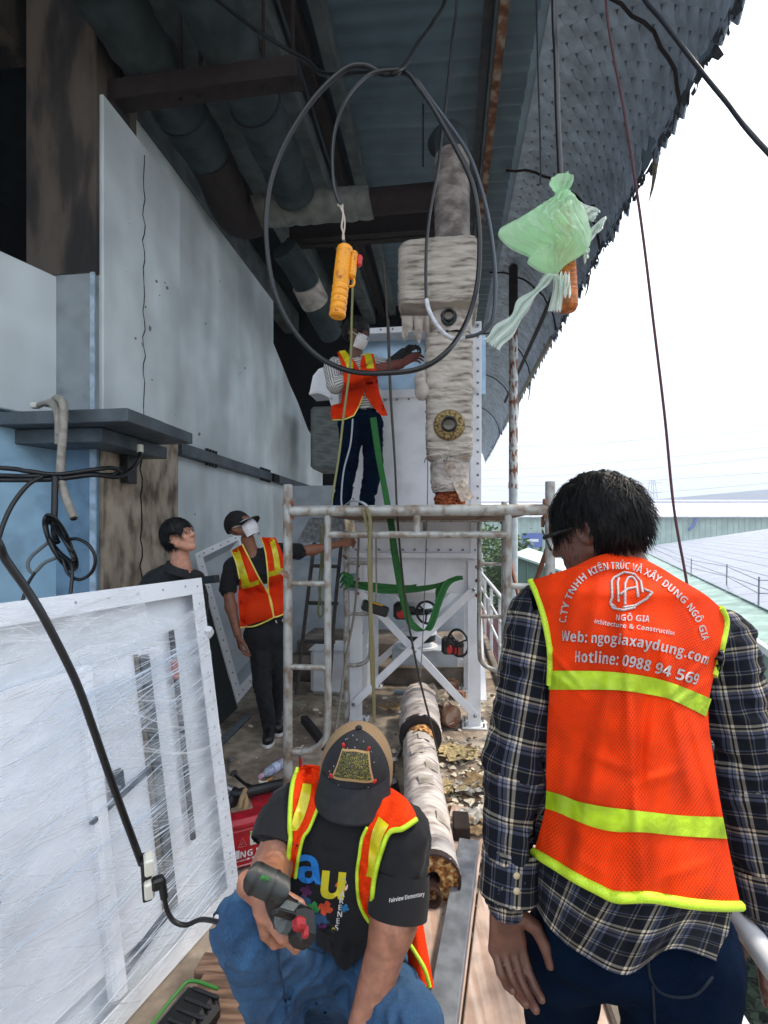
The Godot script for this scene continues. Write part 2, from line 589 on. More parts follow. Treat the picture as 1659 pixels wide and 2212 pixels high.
func head_field(ctr: Vector3, b: Basis, s: float, cell: float) -> Field:
	var fl := Field.new(ctr - Vector3.ONE * 0.155 * s, ctr + Vector3.ONE * 0.155 * s, cell)
	var L := func(x: float, y: float, z: float) -> Vector3: return ctr + b * (Vector3(x, y, z) * s)
	fl.egg(L.call(0, 0.028, -0.012), b, Vector3(0.074, 0.088, 0.094) * s, 0)
	fl.egg(L.call(0, -0.03, 0.03), b, Vector3(0.058, 0.08, 0.06) * s, 0, 0.03 * s)
	for k in [-1.0, 1.0]:
		fl.bone(L.call(0.05 * k, -0.045, 0.0), L.call(0.012 * k, -0.092, 0.058), 0.02 * s, 0.017 * s, 0, 0.025 * s)
		fl.egg(L.call(0.034 * k, -0.022, 0.064), b, Vector3(0.018, 0.016, 0.018) * s, 0, 0.02 * s)
		fl.egg(L.call(0.032 * k, 0.012, 0.096), b, Vector3(0.016, 0.011, 0.014) * s, 0, 0.012 * s, true)
		fl.egg(L.call(0.031 * k, 0.011, 0.074), b, Vector3(0.014, 0.011, 0.012) * s, 0, 0.004 * s)
		fl.egg(L.call(0.077 * k, -0.004, -0.008), b, Vector3(0.011, 0.033, 0.02) * s, 0, 0.008 * s)
		fl.egg(L.call(0.084 * k, -0.002, -0.004), b, Vector3(0.006, 0.02, 0.011) * s, 0, 0.005 * s, true)
	fl.bone(L.call(-0.03, 0.03, 0.082), L.call(0.03, 0.03, 0.082), 0.011 * s, 0.011 * s, 0, 0.02 * s)
	fl.bone(L.call(0, 0.018, 0.09), L.call(0, -0.02, 0.106), 0.007 * s, 0.011 * s, 0, 0.014 * s)
	for k in [-1.0, 1.0]: fl.egg(L.call(0.012 * k, -0.024, 0.095), b, Vector3(0.008, 0.007, 0.009) * s, 0, 0.008 * s)
	fl.bone(L.call(-0.018, -0.05, 0.083), L.call(0.018, -0.05, 0.083), 0.0065 * s, 0.0065 * s, 0, 0.006 * s)
	fl.bone(L.call(-0.015, -0.061, 0.082), L.call(0.015, -0.061, 0.082), 0.0075 * s, 0.0075 * s, 0, 0.006 * s)
	fl.egg(L.call(0, -0.09, 0.07), b, Vector3(0.018, 0.016, 0.016) * s, 0, 0.02 * s)
	return fl
func eyes(ctr: Vector3, b: Basis, s: float, parent: Node3D) -> void:
	for k in [-1.0, 1.0]:
		var g := G.new()
		g.ball(ctr + b * (Vector3(0.031 * k, 0.0115, 0.0795) * s), Vector3.ONE * 0.0095 * s, b, 8)
		var e := obj("eye", g, mt(Color(0.8, 0.78, 0.75), 0.3), parent)
		var g2 := G.new()
		g2.ball(ctr + b * (Vector3(0.031 * k, 0.0125, 0.0865) * s), Vector3.ONE * 0.0042 * s, b, 8)
		obj("iris", g2, mt(Color(0.06, 0.04, 0.03), 0.2), e)
		var g3 := G.new()
		g3.tube(curve([ctr + b * (Vector3(0.014 * k, 0.032, 0.092) * s), ctr + b * (Vector3(0.033 * k, 0.037, 0.088) * s), ctr + b * (Vector3(0.05 * k, 0.031, 0.072) * s)], 4), [0.0015 * s, 0.002 * s, 0.0024 * s, 0.0024 * s, 0.0022 * s, 0.0018 * s, 0.0015 * s, 0.001 * s, 0.0006 * s], 5)
		obj("eyebrow", g3, mt(Color(0.05, 0.04, 0.035), 0.9), parent)
# hair: a cap of locks; front is how far down the forehead it comes, low how far down the nape
func hair(ctr: Vector3, b: Basis, s: float, parent: Node3D, grow: float, front: float, low: float, count: int, col: Color) -> void:
	var fl := Field.new(ctr - Vector3.ONE * 0.17 * s, ctr + Vector3.ONE * 0.17 * s, 0.005)
	var L := func(x: float, y: float, z: float) -> Vector3: return ctr + b * (Vector3(x, y, z) * s)
	fl.egg(L.call(0, 0.035, -0.016), b, Vector3(0.079, 0.092, 0.099) * s + Vector3.ONE * grow, 0)
	fl.egg(L.call(0, low + 0.055, -0.05), b, Vector3(0.07, 0.06, 0.062) * s + Vector3.ONE * grow * 0.6, 0, 0.03)
	fl.egg(L.call(0, -0.075 + front, 0.105), b, Vector3(0.09, 0.085, 0.085) * s, 0, 0.01, true)
	for k in [-1.0, 1.0]: fl.egg(L.call(0.09 * k, -0.02, 0.022), b, Vector3(0.04, 0.05, 0.042) * s, 0, 0.008, true)
	var nzs := FastNoiseLite.new()
	nzs.frequency = 30.0; nzs.fractal_octaves = 2; nzs.seed = 5
	fl.wrinkle(nzs, [0.006], Vector3(1, 0.45, 1))
	var by := {}
	fl.mesh(by, new_g)
	var g: G = by[0]
	var n0 := g.v.size()
	var tuft := G.new()
	var dn := -b.y
	for k in count:
		var i := (rng.randi() % (n0 / 3)) * 3
		var p := g.v[i]; var nn := g.n[i]
		var flow := (dn * 0.8 + nn * 0.5 + b.z * 0.25 + Vector3(rng.randf_range(-0.5, 0.5), rng.randf_range(-0.3, 0.3), rng.randf_range(-0.5, 0.5)))
		flow = (flow - nn * flow.dot(nn) * 0.75).normalized()
		var ln := rng.randf_range(0.014, 0.030) * s
		var w := flow.cross(nn).normalized() * rng.randf_range(0.0010, 0.0024)
		var prev := p - nn * 0.003
		var pw := w
		for q in 3:
			var t := (q + 1) / 3.0
			var nx_ := p + flow * ln * t + nn * (0.006 * sin(t * 2.0)) + dn * (0.012 * t * t)
			var nw := w * (1.0 - t * 0.95)
			var m := (nn + w.normalized() * 0.3).normalized()
			tuft.t3(prev - pw, prev + pw, nx_ + nw, m, m, nn); tuft.t3(prev - pw, nx_ + nw, nx_ - nw, m, nn, nn)
			prev = nx_; pw = nw
	var hm := mt(col, 0.6, {"spec": 0.3})
	var h := obj("hair", g, mt(col * 0.7, 0.6), parent)
	obj("locks", tuft, hm, h, true)
# hand: wrist at w, fingers along b.y, palm faces b.z, thumb towards b.x (side = -1 puts it at -b.x); curl per finger index..little
func hand_field(w: Vector3, b: Basis, side: float, s: float, curl: Array, thumb: Array, tg: int, cell := 0.0033) -> Field:
	var ctr := w + b.y * 0.09 * s
	var fl := Field.new(ctr - Vector3.ONE * 0.125 * s, ctr + Vector3.ONE * 0.125 * s, cell)
	var L := func(x: float, y: float, z: float) -> Vector3: return w + b * (Vector3(x * side, y, z) * s)
	fl.bone(L.call(0, -0.03, 0), L.call(0, 0.02, 0), 0.026 * s, 0.025 * s, tg, 0.012, 1.35, b.z)
	var bx := [0.029, 0.010, -0.009, -0.027]
	var ln := [[0.042, 0.026, 0.021], [0.046, 0.029, 0.022], [0.043, 0.027, 0.021], [0.034, 0.021, 0.018]]
	var rad := [0.0095, 0.0098, 0.0092, 0.008]
	for k in 4:
		var base: Vector3 = L.call(bx[k], 0.086 - 0.004 * absf(k - 1.0), 0.0)
		fl.bone(L.call(bx[k] * 0.6, 0.02, 0.002), base, 0.015 * s, 0.0125 * s, tg, 0.012, 1.15, b.z)
		var a := 0.0
		var p := base
		var spread: float = (bx[k] - 0.001) * 2.2
		for q in 3:
			a += curl[k][q]
			var dv := (b * Vector3(spread * side * cos(a), cos(a), sin(a))).normalized()
			var e: Vector3 = p + dv * ln[k][q] * s
			fl.bone(p, e, rad[k] * s * (1.0 - 0.07 * q), rad[k] * s * (0.93 - 0.08 * q), tg, 0.004)
			p = e
	var p: Vector3 = L.call(0.02, 0.022, 0.006)
	var tl := [0.042, 0.034, 0.027]
	for q in 3:
		var dv := (b * Vector3(thumb[q].x * side, thumb[q].y, thumb[q].z)).normalized()
		var e: Vector3 = p + dv * tl[q] * s
		fl.bone(p, e, [0.0165, 0.0115, 0.0102][q] * s, [0.012, 0.0105, 0.0085][q] * s, tg, 0.008 if q == 0 else 0.004)
		p = e
	return fl
func patch(fl: Field, left: Array, right: Array, nu: int, nv: int, lift: float, mat_: Material, called: String, parent: Node3D, near := 0.3, bump := 0.0) -> MeshInstance3D:
	# cloth lying on a body: left and right are its side outlines as [x, y] seen from the front, top to bottom
	var g := G.new()
	var fn := func(u: float, v: float) -> Vector3:
		var a := line_at(left, v); var q := line_at(right, v)
		var m := a.lerp(q, u)
		return lay(fl, m.x, m.y, lift + bump * (sin(u * 9.0 + v * 7.0) + sin(v * 23.0 + u * 5.0) * 0.5), near)
	g.grid(nu, nv, fn, 1.0, 1.0, true)
	return obj(called, g, mat_, parent)
func lay(fl: Field, x: float, y: float, lift: float, near := 0.3) -> Vector3:
	var e := Vector3(0, 1.6, 0)
	return fl.meet(e, (at(x, y, 1.0) - e).normalized(), lift, near)
func line_at(pts: Array, v: float) -> Vector2:
	var t := v * (pts.size() - 1)
	var i := mini(int(t), pts.size() - 2)
	var a := Vector2(pts[maxi(i - 1, 0)][0], pts[maxi(i - 1, 0)][1]); var b := Vector2(pts[i][0], pts[i][1])
	var c := Vector2(pts[i + 1][0], pts[i + 1][1]); var d := Vector2(pts[mini(i + 2, pts.size() - 1)][0], pts[mini(i + 2, pts.size() - 1)][1])
	return b.cubic_interpolate(c, a, d, t - i)
func cord(fl: Field, pts: Array, lift: float, rad: float, mat_: Material, called: String, parent: Node3D, near := 0.3) -> void:   # an edging laid on a body
	var g := G.new()
	var P := PackedVector3Array()
	var n := pts.size() * 6
	for i in n + 1:
		var m := line_at(pts, float(i) / n)
		P.append(lay(fl, m.x, m.y, lift, near))
	g.tube(P, rad, 6, true)
	obj(called, g, mat_, parent)
func lettering(s: String, font_h: float, place: Callable) -> G:      # place(x, y) puts a point of the flat text (baseline at 0, font_h high capitals) where it lies
	var g := G.new()
	var tm := TextMesh.new()
	var fo := SystemFont.new()
	fo.font_names = PackedStringArray(["Droid Sans"])
	fo.font_weight = 700
	tm.font = fo
	tm.text = s
	tm.font_size = 64
	tm.pixel_size = font_h / 46.0
	tm.depth = 0.0
	tm.curve_step = 3.0
	tm.horizontal_alignment = HORIZONTAL_ALIGNMENT_LEFT
	tm.vertical_alignment = VERTICAL_ALIGNMENT_BOTTOM
	var a := tm.get_mesh_arrays() if tm.get_surface_count() > 0 else []
	if a.is_empty(): return g
	var vs: PackedVector3Array = a[Mesh.ARRAY_VERTEX]
	var ix = a[Mesh.ARRAY_INDEX]
	var cnt: int = ix.size() if ix != null and ix.size() > 0 else vs.size()
	for i in range(0, cnt, 3):
		var q := []
		for k in 3:
			var p: Vector3 = vs[ix[i + k]] if ix != null and ix.size() > 0 else vs[i + k]
			q.append(place.call(p.x, p.y - 16.0 * tm.pixel_size))
		var nn: Vector3 = (q[1] - q[0]).cross(q[2] - q[0]).normalized()
		if nn.dot(Vector3(0, 1.6, 0) - q[0]) < 0: nn = -nn
		if (q[1] - q[0]).cross(q[2] - q[0]).length() > 1e-12: g.t3(q[0], q[1], q[2], nn, nn, nn)
	return g
# ---------------------------------------------------------------- setting
func looks() -> void:
	var m := {}
	var stain := ramp_tex("stain", 0.008, 5, [0.12, 0.3, 0.6], [Color(0.84, 0.84, 0.85), Color(0.95, 0.95, 0.95), Color(1, 1, 1)])
	m.concrete = mt(Color(0.55, 0.50, 0.45), 0.92, {"t": "blot", "s": 0.7, "n": "n_fine", "ns": 0.5, "d": "dirt", "ds": 0.35})
	m.floor = mt(Color.WHITE, 0.9, {"t": ramp_tex("floor", 0.006, 6, [0.2, 0.42, 0.55, 0.8], [Color(0.50, 0.44, 0.39), Color(0.60, 0.54, 0.47), Color(0.66, 0.60, 0.53), Color(0.72, 0.67, 0.60)]), "s": 0.45, "n": "n_fine", "ns": 0.6, "d": "blot", "ds": 1.7})
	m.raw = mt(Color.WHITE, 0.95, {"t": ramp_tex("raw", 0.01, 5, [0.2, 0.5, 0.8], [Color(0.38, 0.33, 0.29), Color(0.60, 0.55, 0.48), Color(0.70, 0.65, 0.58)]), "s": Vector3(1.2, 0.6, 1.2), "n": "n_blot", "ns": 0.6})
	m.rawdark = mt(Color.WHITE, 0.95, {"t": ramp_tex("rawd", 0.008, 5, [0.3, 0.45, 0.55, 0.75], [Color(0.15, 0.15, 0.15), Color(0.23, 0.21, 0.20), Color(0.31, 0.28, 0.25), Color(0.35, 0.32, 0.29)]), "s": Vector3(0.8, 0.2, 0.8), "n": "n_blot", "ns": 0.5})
	m.plaster = mt(Color(0.87, 0.91, 0.92), 0.75, {"t": "soft", "s": 0.4, "n": "n_fine", "ns": 0.2, "d": "soft", "ds": Vector3(0.5, 0.1, 0.5)})
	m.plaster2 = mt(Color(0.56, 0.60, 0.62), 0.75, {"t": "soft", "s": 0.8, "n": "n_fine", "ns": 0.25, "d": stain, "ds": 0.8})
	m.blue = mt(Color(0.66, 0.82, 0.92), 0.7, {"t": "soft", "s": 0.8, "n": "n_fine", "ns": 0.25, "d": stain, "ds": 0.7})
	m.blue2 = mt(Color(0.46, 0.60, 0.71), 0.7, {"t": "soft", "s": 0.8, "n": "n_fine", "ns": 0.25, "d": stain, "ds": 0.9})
	m.greysteel = mt(Color(0.33, 0.37, 0.40), 0.55, {"t": "blot", "s": 1.0, "metal": 0.2})
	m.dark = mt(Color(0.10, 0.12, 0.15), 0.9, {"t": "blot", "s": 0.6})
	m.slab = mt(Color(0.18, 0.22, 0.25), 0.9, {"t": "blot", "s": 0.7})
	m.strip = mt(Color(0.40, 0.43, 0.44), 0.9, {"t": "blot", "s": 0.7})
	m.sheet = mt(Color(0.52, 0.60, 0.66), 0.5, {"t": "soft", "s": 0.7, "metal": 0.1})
	m.shingle = mt(Color(0.76, 0.83, 0.91), 0.55, {"t": "soft", "s": 2.0, "metal": 0.1, "d": "blot", "ds": 0.8})
	m.rust = mt(Color.WHITE, 0.85, {"t": ramp_tex("rust", 0.012, 5, [0.3, 0.45, 0.6, 0.75], [Color(0.36, 0.22, 0.16), Color(0.46, 0.29, 0.20), Color(0.52, 0.38, 0.30), Color(0.60, 0.54, 0.49)]), "s": 0.9, "n": "n_fine", "ns": 0.5})
	m.rustdark = mt(Color(0.17, 0.13, 0.13), 0.85, {"t": "blot", "s": 2.0})
	m.polemix = mt(Color.WHITE, 0.6, {"t": ramp_tex("pole", 0.009, 4, [0.35, 0.42, 0.5], [Color(0.45, 0.25, 0.15), Color(0.60, 0.48, 0.38), Color(0.78, 0.80, 0.80)]), "s": Vector3(3, 0.9, 3)})
	m.white = mt(Color(0.90, 0.91, 0.93), 0.36, {"t": ramp_tex("wear", 0.008, 4, [0.2, 0.6], [Color(0.93, 0.93, 0.93), Color(1, 1, 1)]), "s": 0.8})
	m.whitein = mt(Color(0.70, 0.73, 0.76), 0.45, {"t": "soft", "s": 1.2})
	m.galv = mt(Color(0.60, 0.70, 0.78), 0.35, {"t": "soft", "s": 1.5, "metal": 0.5})
	m.bolt = mt(Color(0.55, 0.56, 0.58), 0.35, {"metal": 0.8})
	m.pipe = mt(Color(0.66, 0.67, 0.66), 0.5, {"t": ramp_tex("galvpipe", 0.02, 4, [0.3, 0.45, 0.7], [Color(0.72, 0.62, 0.55), Color(0.90, 0.88, 0.86), Color(1, 1, 1)]), "s": Vector3(1.2, 0.8, 1.2), "metal": 0.3, "n": "n_fine", "ns": 0.25})
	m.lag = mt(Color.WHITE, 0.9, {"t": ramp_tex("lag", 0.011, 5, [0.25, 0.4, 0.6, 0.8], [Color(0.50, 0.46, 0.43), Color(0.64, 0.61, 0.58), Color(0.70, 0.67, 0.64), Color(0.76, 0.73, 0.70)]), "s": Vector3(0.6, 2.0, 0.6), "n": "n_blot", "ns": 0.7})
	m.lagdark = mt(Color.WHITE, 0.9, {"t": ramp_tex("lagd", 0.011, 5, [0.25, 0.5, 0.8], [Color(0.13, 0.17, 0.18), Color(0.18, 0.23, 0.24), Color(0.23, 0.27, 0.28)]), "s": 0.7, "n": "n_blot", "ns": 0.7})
	m.foam = mt(Color.WHITE, 0.95, {"t": ramp_tex("foam", 0.02, 5, [0.25, 0.45, 0.6, 0.8], [Color(0.30, 0.15, 0.06), Color(0.62, 0.36, 0.14), Color(0.78, 0.60, 0.34), Color(0.88, 0.80, 0.62)]), "s": 3.0, "n": "n_blot", "ns": 1.5})
	m.black = mt(Color(0.055, 0.06, 0.07), 0.45, {"t": "fine", "s": 3.0})
	m.rubber = mt(Color(0.04, 0.046, 0.058), 0.38)
	m.hole = mt(Color(0.02, 0.02, 0.022), 0.9)
	m.cablegrey = mt(Color(0.62, 0.60, 0.56), 0.6, {"t": "blot", "s": 4.0})
	m.wood = mt(Color.WHITE, 0.8, {"t": ramp_tex("wood", 0.012, 5, [0.25, 0.5, 0.75], [Color(0.74, 0.62, 0.55), Color(0.80, 0.69, 0.62), Color(0.84, 0.75, 0.69)]), "s": Vector3(4, 4, 0.3), "n": "n_fine", "ns": 0.3, "d": "blot", "ds": 1.1})
	m.wooddark = mt(Color.WHITE, 0.85, {"t": ramp_tex("woodd", 0.012, 5, [0.25, 0.5, 0.75], [Color(0.32, 0.24, 0.19), Color(0.42, 0.32, 0.26), Color(0.50, 0.40, 0.33)]), "s": Vector3(0.5, 5, 5), "n": "n_fine", "ns": 0.5})
	m.rope = mt(Color(0.50, 0.47, 0.33), 0.9, {"t": "fine", "s": 6.0})
	m.strap = mt(Color(0.15, 0.45, 0.19), 0.75, {"t": "fine", "s": 4.0, "uv": true})
	m.yellow = mt(Color(1.0, 0.66, 0.05), 0.45, {"t": "fine", "s": 8.0, "d": ramp_tex("grime", 0.02, 5, [0.18, 0.34], [Color(0.62, 0.52, 0.42), Color(1, 1, 1)]), "ds": 2.5})
	m.redplastic = mt(Color(0.75, 0.10, 0.09), 0.4)
	m.leaf = mt(Color(0.25, 0.36, 0.15), 0.7, {"back": Color(0.10, 0.16, 0.04)})
	m.leafdark = mt(Color(0.13, 0.21, 0.12), 0.75, {"back": Color(0.04, 0.08, 0.02)})
	m.bark = mt(Color(0.30, 0.25, 0.2), 0.9, {"t": "blot", "s": 2.0})
	mats.merge(m, true)

func build_setting() -> void:
	var m := mats
	var g := G.new()
	g.quad(Vector3(-900, -6, 900), Vector3(900, -6, 900), Vector3(900, -6, -900), Vector3(-900, -6, -900))
	struct("ground", g, mt(Color(0.62, 0.61, 0.58), 0.95, {"t": "blot", "s": 0.05, "d": "dirt", "ds": 0.2}))
	g = G.new()
	g.box(W(-1.6, -0.15, 5.0), Vector3(4.38, 0.3, 15.0), BB, 0.012)
	struct("terrace_floor", g, m.floor)
	g = G.new()
	g.box(W(-2.3, -3.15, 5.0), Vector3(5.4, 5.69, 14.6), BB)
	struct("terrace_base", g, m.concrete)
	# kerb along the outer edge
	g = G.new()
	g.box(W(0.555, 0.03, 5.0), Vector3(0.07, 0.06, 14.9), BB, 0.01)
	struct("terrace_kerb", g, m.concrete)

	# ---- factory
	var t := thing("factory_building", "grey blue plastered factory wall with bare concrete pillar, cracked pilaster and dark upper opening", "building", W(-2.3, 0, 3.0), TURN)
	var slab := func(pts: Array, r: float, th: float) -> G:
		var q := G.new(); var P := PackedVector3Array()
		for p in pts: P.append(W(r, p[1], p[0]))
		q.slab(P, BR * th)
		return q
	obj("wall", slab.call([[3.0, -0.3], [3.0, 4.68], [6.5, 4.68], [6.5, 4.12], [6.8, 3.98], [7.2, 3.78], [7.6, 3.62], [8.2, 3.3], [9.2, 3.1], [9.2, -0.3]], -2.3, -0.25), m.plaster, t)
	g = G.new(); g.box(W(-2.255, 3.385, 3.475), Vector3(0.11, 2.09, 0.95), BB, 0.008); obj("painted_pilaster", g, m.plaster, t)
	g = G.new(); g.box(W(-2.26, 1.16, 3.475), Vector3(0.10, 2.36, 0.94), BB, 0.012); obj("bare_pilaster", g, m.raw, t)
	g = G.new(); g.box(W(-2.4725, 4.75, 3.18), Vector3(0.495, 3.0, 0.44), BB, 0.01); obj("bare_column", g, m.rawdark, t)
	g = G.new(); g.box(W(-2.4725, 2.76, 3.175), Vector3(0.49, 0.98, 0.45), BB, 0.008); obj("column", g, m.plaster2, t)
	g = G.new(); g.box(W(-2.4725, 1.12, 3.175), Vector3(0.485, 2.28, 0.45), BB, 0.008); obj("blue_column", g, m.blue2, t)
	g = G.new(); g.box(W(-2.232, 1.1, 2.950), Vector3(0.04, 2.2, 0.012), BB); obj("corner_edge", g, mt(Color(0.70, 0.80, 0.88), 0.7, {"t": "blot", "s": 2.0}), t)
	g = G.new(); g.box(W(-2.236, 2.77, 2.950), Vector3(0.03, 0.96, 0.01), BB); obj("corner_edge", g, mt(Color(0.66, 0.74, 0.80), 0.7, {"t": "blot", "s": 2.0}), t)
	# side wall that turns towards the viewer
	var a := Vector3(-2.10, 0, -3.25); var e := Vector3(-0.41, 0, 0.91).normalized()
	var sb := Basis(e, Vector3.UP, e.cross(Vector3.UP))
	g = G.new(); g.box(a + e * 1.2 + sb.z * 0.15 + Vector3(0, 2.78, 0), Vector3(2.4, 0.92, 0.3), sb, 0.006); obj("side_wall", g, m.plaster, t)
	g = G.new(); g.box(a + e * 1.2 + sb.z * 0.15 + Vector3(0, 1.12, 0), Vector3(2.4, 2.36, 0.298), sb, 0.006); obj("blue_side_wall", g, m.blue, t)
	# dark inside: back wall, ceiling, end
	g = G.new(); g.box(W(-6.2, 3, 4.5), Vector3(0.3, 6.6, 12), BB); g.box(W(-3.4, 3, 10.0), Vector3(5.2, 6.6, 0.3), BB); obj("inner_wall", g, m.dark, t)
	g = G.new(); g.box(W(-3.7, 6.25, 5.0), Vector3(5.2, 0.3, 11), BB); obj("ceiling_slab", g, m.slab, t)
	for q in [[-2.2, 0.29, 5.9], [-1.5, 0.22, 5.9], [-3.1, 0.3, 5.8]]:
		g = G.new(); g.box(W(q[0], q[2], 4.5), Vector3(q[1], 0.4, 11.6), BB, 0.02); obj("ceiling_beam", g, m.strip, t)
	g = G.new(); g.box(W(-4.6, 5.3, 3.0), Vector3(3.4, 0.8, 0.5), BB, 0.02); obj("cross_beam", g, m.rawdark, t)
	# crack
	g = G.new()
	var prev := Vector3.ZERO
	for i in 68:
		var h := 4.36 - i * 0.064
		var uu := 3.44 + 0.012 * sin(i * 1.7) + 0.008 * sin(i * 4.1 + 1.0) - (0.0 if h > 2.3 else 0.015)
		var p := W(-2.1985 if h > 2.34 else -2.2085, h, uu)
		if i > 0: g.bar(prev, p, 0.004 + 0.004 * absf(sin(i * 2.3)) + (0.006 if h < 2.3 else 0.0), 0.003, BR)
		prev = p
	obj("crack", g, m.hole, t)
	# steel ledge and wall band
	g = G.new(); g.box(W(-2.6, 2.25, 2.78), Vector3(1.68, 0.075, 0.36), BB, 0.004); g.box(W(-1.98, 2.248, 3.14), Vector3(0.44, 0.075, 0.37), BB, 0.004); obj("steel_ledge", g, m.greysteel, t)
	g = G.new(); g.box(W(-2.28, 2.165, 3.06), Vector3(0.56, 0.085, 0.70), BB, 0.004); obj("ledge_channel", g, m.greysteel, t)
	g = G.new(); g.box(W(-2.255, 2.30, 6.55), Vector3(0.09, 0.10, 5.1), BB, 0.004); obj("wall_band", g, m.greysteel, t)
	g = G.new()
	for u in [4.5, 4.56, 4.62, 4.68, 5.9, 5.97, 6.04, 6.11, 6.18]:
		for h in [2.368, 2.238]: g.box(W(-2.24, h, u), Vector3(0.03, 0.03, 0.018), BB)
	obj("stud", g, m.black, t, true)
	g = G.new(); g.box(W(-2.195, 2.29, 6.3), Vector3(0.03, 0.10, 0.20), BB); obj("open_slot", g, m.hole, t)
	g = G.new(); g.box(W(-2.17, 2.03, 3.22), Vector3(0.06, 0.20, 0.10), BB, 0.004); obj("junction_bracket", g, m.black, t)
	g = G.new(); g.box(W(-2.06, 2.305, 3.2), Vector3(0.05, 0.03, 0.10), BB.rotated(Vector3.UP, 0.3), 0.004); obj("brick_scrap", g, m.rust, t)
	# dry marks of old paint: small chips
	g = G.new()
	for i in 12:
		var s := rng.randf_range(0.004, 0.026)
		g.box(W(-2.2985, rng.randf_range(1.0, 4.2), rng.randf_range(4.05, 6.4)), Vector3(0.004, s, s * rng.randf_range(0.5, 2.0)), BB.rotated(BR, rng.randf() * 3.0))
		g.box(W(-2.1985, rng.randf_range(2.4, 4.2), rng.randf_range(3.02, 3.9)), Vector3(0.004, s, s * rng.randf_range(0.5, 1.5)), BB.rotated(BR, rng.randf() * 3.0))
	obj("paint_chips", g, mt(Color(0.45, 0.46, 0.46), 0.9), t, true)
	# white partition and plinths at the back of the terrace
	t = thing("concrete_plinth", "stepped concrete plinth behind the white tower, littered with scraps", "plinth", W(-0.5, 0, 5.6), TURN)
	g = G.new(); g.box(W(-0.75, 0.1, 5.75), Vector3(2.0, 0.2, 1.1), BB, 0.015); obj("lower_step", g, m.concrete, t)
	g = G.new(); g.box(W(-0.75, 0.28, 5.95), Vector3(1.9, 0.16, 0.75), BB, 0.015); obj("upper_step", g, m.concrete, t)
	t = thing("white_partition", "plain pale grey sheet partition standing behind the folding ladder", "partition", W(-1.1, 0, 6.4), TURN)
	g = G.new(); g.box(W(-0.9, 1.1, 6.45), Vector3(2.4, 2.2, 0.05), BB, 0.004); obj("sheet", g, m.whitein, t)
	g = G.new(); g.box(W(-0.9, 1.24, 6.418), Vector3(2.4, 0.03, 0.012), BB, 0.003); obj("seam", g, m.galv, t)
	t = thing("wrapped_block", "white plastic wrapped block on the floor left of the tower", "block", W(-1.05, 0, 4.95), TURN)
	g = G.new(); g.box(W(-1.05, 0.22, 5.0), Vector3(0.56, 0.44, 0.4), BB, 0.04); obj("cover", g, m.white, t)
	g = G.new(); g.box(W(-1.05, 0.44, 5.0), Vector3(0.58, 0.02, 0.42), BB, 0.008); obj("cover_top", g, m.white, t)

	# ---- canopy
	t = thing("canopy_roof", "long grey metal canopy with curved tiled fascia and ragged broken edge", "canopy", W(0.5, 5, 4), TURN)
	g = G.new()
	g.grid(10, 420, func(u: float, v: float) -> Vector3:
		var uu := 0.8 + v * 24.0
		return W(lerpf(-1.15, 0.78, u), 6.05 + 0.026 * sin(uu * TAU / 0.19) - 0.05 * u, uu))
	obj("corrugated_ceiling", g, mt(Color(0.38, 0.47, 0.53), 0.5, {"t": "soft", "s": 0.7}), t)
	var arc := func(s: float) -> Vector2:                      # cross-section, s metres from the start of the curve
		var q := clampf(s / 1.72, 0.0, 1.2) * 1.5
		return Vector2(0.76 + 1.09 * sin(q), 4.88 + 1.12 * cos(q))
	g = G.new()
	g.grid(14, 330, func(u: float, v: float) -> Vector3:
		var uu := 0.8 + v * 24.0
		var s := u * 1.70
		var p: Vector2 = arc.call(s)
		return W(p.x + 0.014, p.y + 0.014 + 0.009 * sin(uu * TAU / 0.143), uu))
	obj("curved_sheet", g, m.sheet, t)
	# tiles: each a bent diamond, in staggered courses
	var tile := G.new()
	var tw := 0.155; var thh := 0.15
	var c5 := [Vector3(-tw / 2, 0, 0), Vector3(-tw * 0.5, -0.004, thh * 0.55), Vector3(0, -0.020, thh * 1.12), Vector3(tw * 0.5, -0.004, thh * 0.55), Vector3(tw / 2, 0, 0), Vector3(0, -0.016, thh * 0.5)]
	for k in 5:
		tile.tri(c5[5], c5[(k + 1) % 5], c5[k])
	for k in 4:
		if k > 0 or true:
			var dn := Vector3(0, 0.014, 0)
			tile.quad(c5[k], c5[k + 1], c5[k + 1] + dn, c5[k] + dn)
	var tm := ArrayMesh.new()
	var arr := []; arr.resize(Mesh.ARRAY_MAX)
	arr[Mesh.ARRAY_VERTEX] = tile.v; arr[Mesh.ARRAY_NORMAL] = tile.n; arr[Mesh.ARRAY_TEX_UV] = tile.uv
	tm.add_surface_from_arrays(Mesh.PRIMITIVE_TRIANGLES, arr)
	tm.surface_set_material(0, m.shingle)
	var places := []
	var inv := t.transform.affine_inverse()
	for row in 14:
		var s := 0.10 + row * 0.118
		for k in 152:
			var uu := 1.4 + k * tw + (tw * 0.5 if row % 2 else 0.0)
			if row == 13 and rng.randf() < 0.45: continue
			if row == 12 and rng.randf() < 0.12: continue
			var p: Vector2 = arc.call(s); var p2: Vector2 = arc.call(s + 0.05)
			var dv := (BR * (p2.x - p.x) + Vector3.UP * (p2.y - p.y)).normalized()
			var nrm := dv.cross(BU).normalized()
			if nrm.dot(W(0.76, 4.88, 0) - W(p.x, p.y, 0)) > 0: nrm = -nrm
			var bs := Basis(BU * (1.0 if (dv.cross(BU)).dot(nrm) < 0 else -1.0), nrm, dv)
			bs = bs * Basis.from_euler(Vector3(rng.randf_range(-0.015, 0.015), rng.randf_range(-0.015, 0.015), 0))
			if row >= 12: bs = bs * Basis.from_euler(Vector3(rng.randf_range(-0.3, 0.1), rng.randf_range(-0.2, 0.2), 0))
			places.append(inv * Transform3D(bs, W(p.x, p.y, uu)))
	var near := []
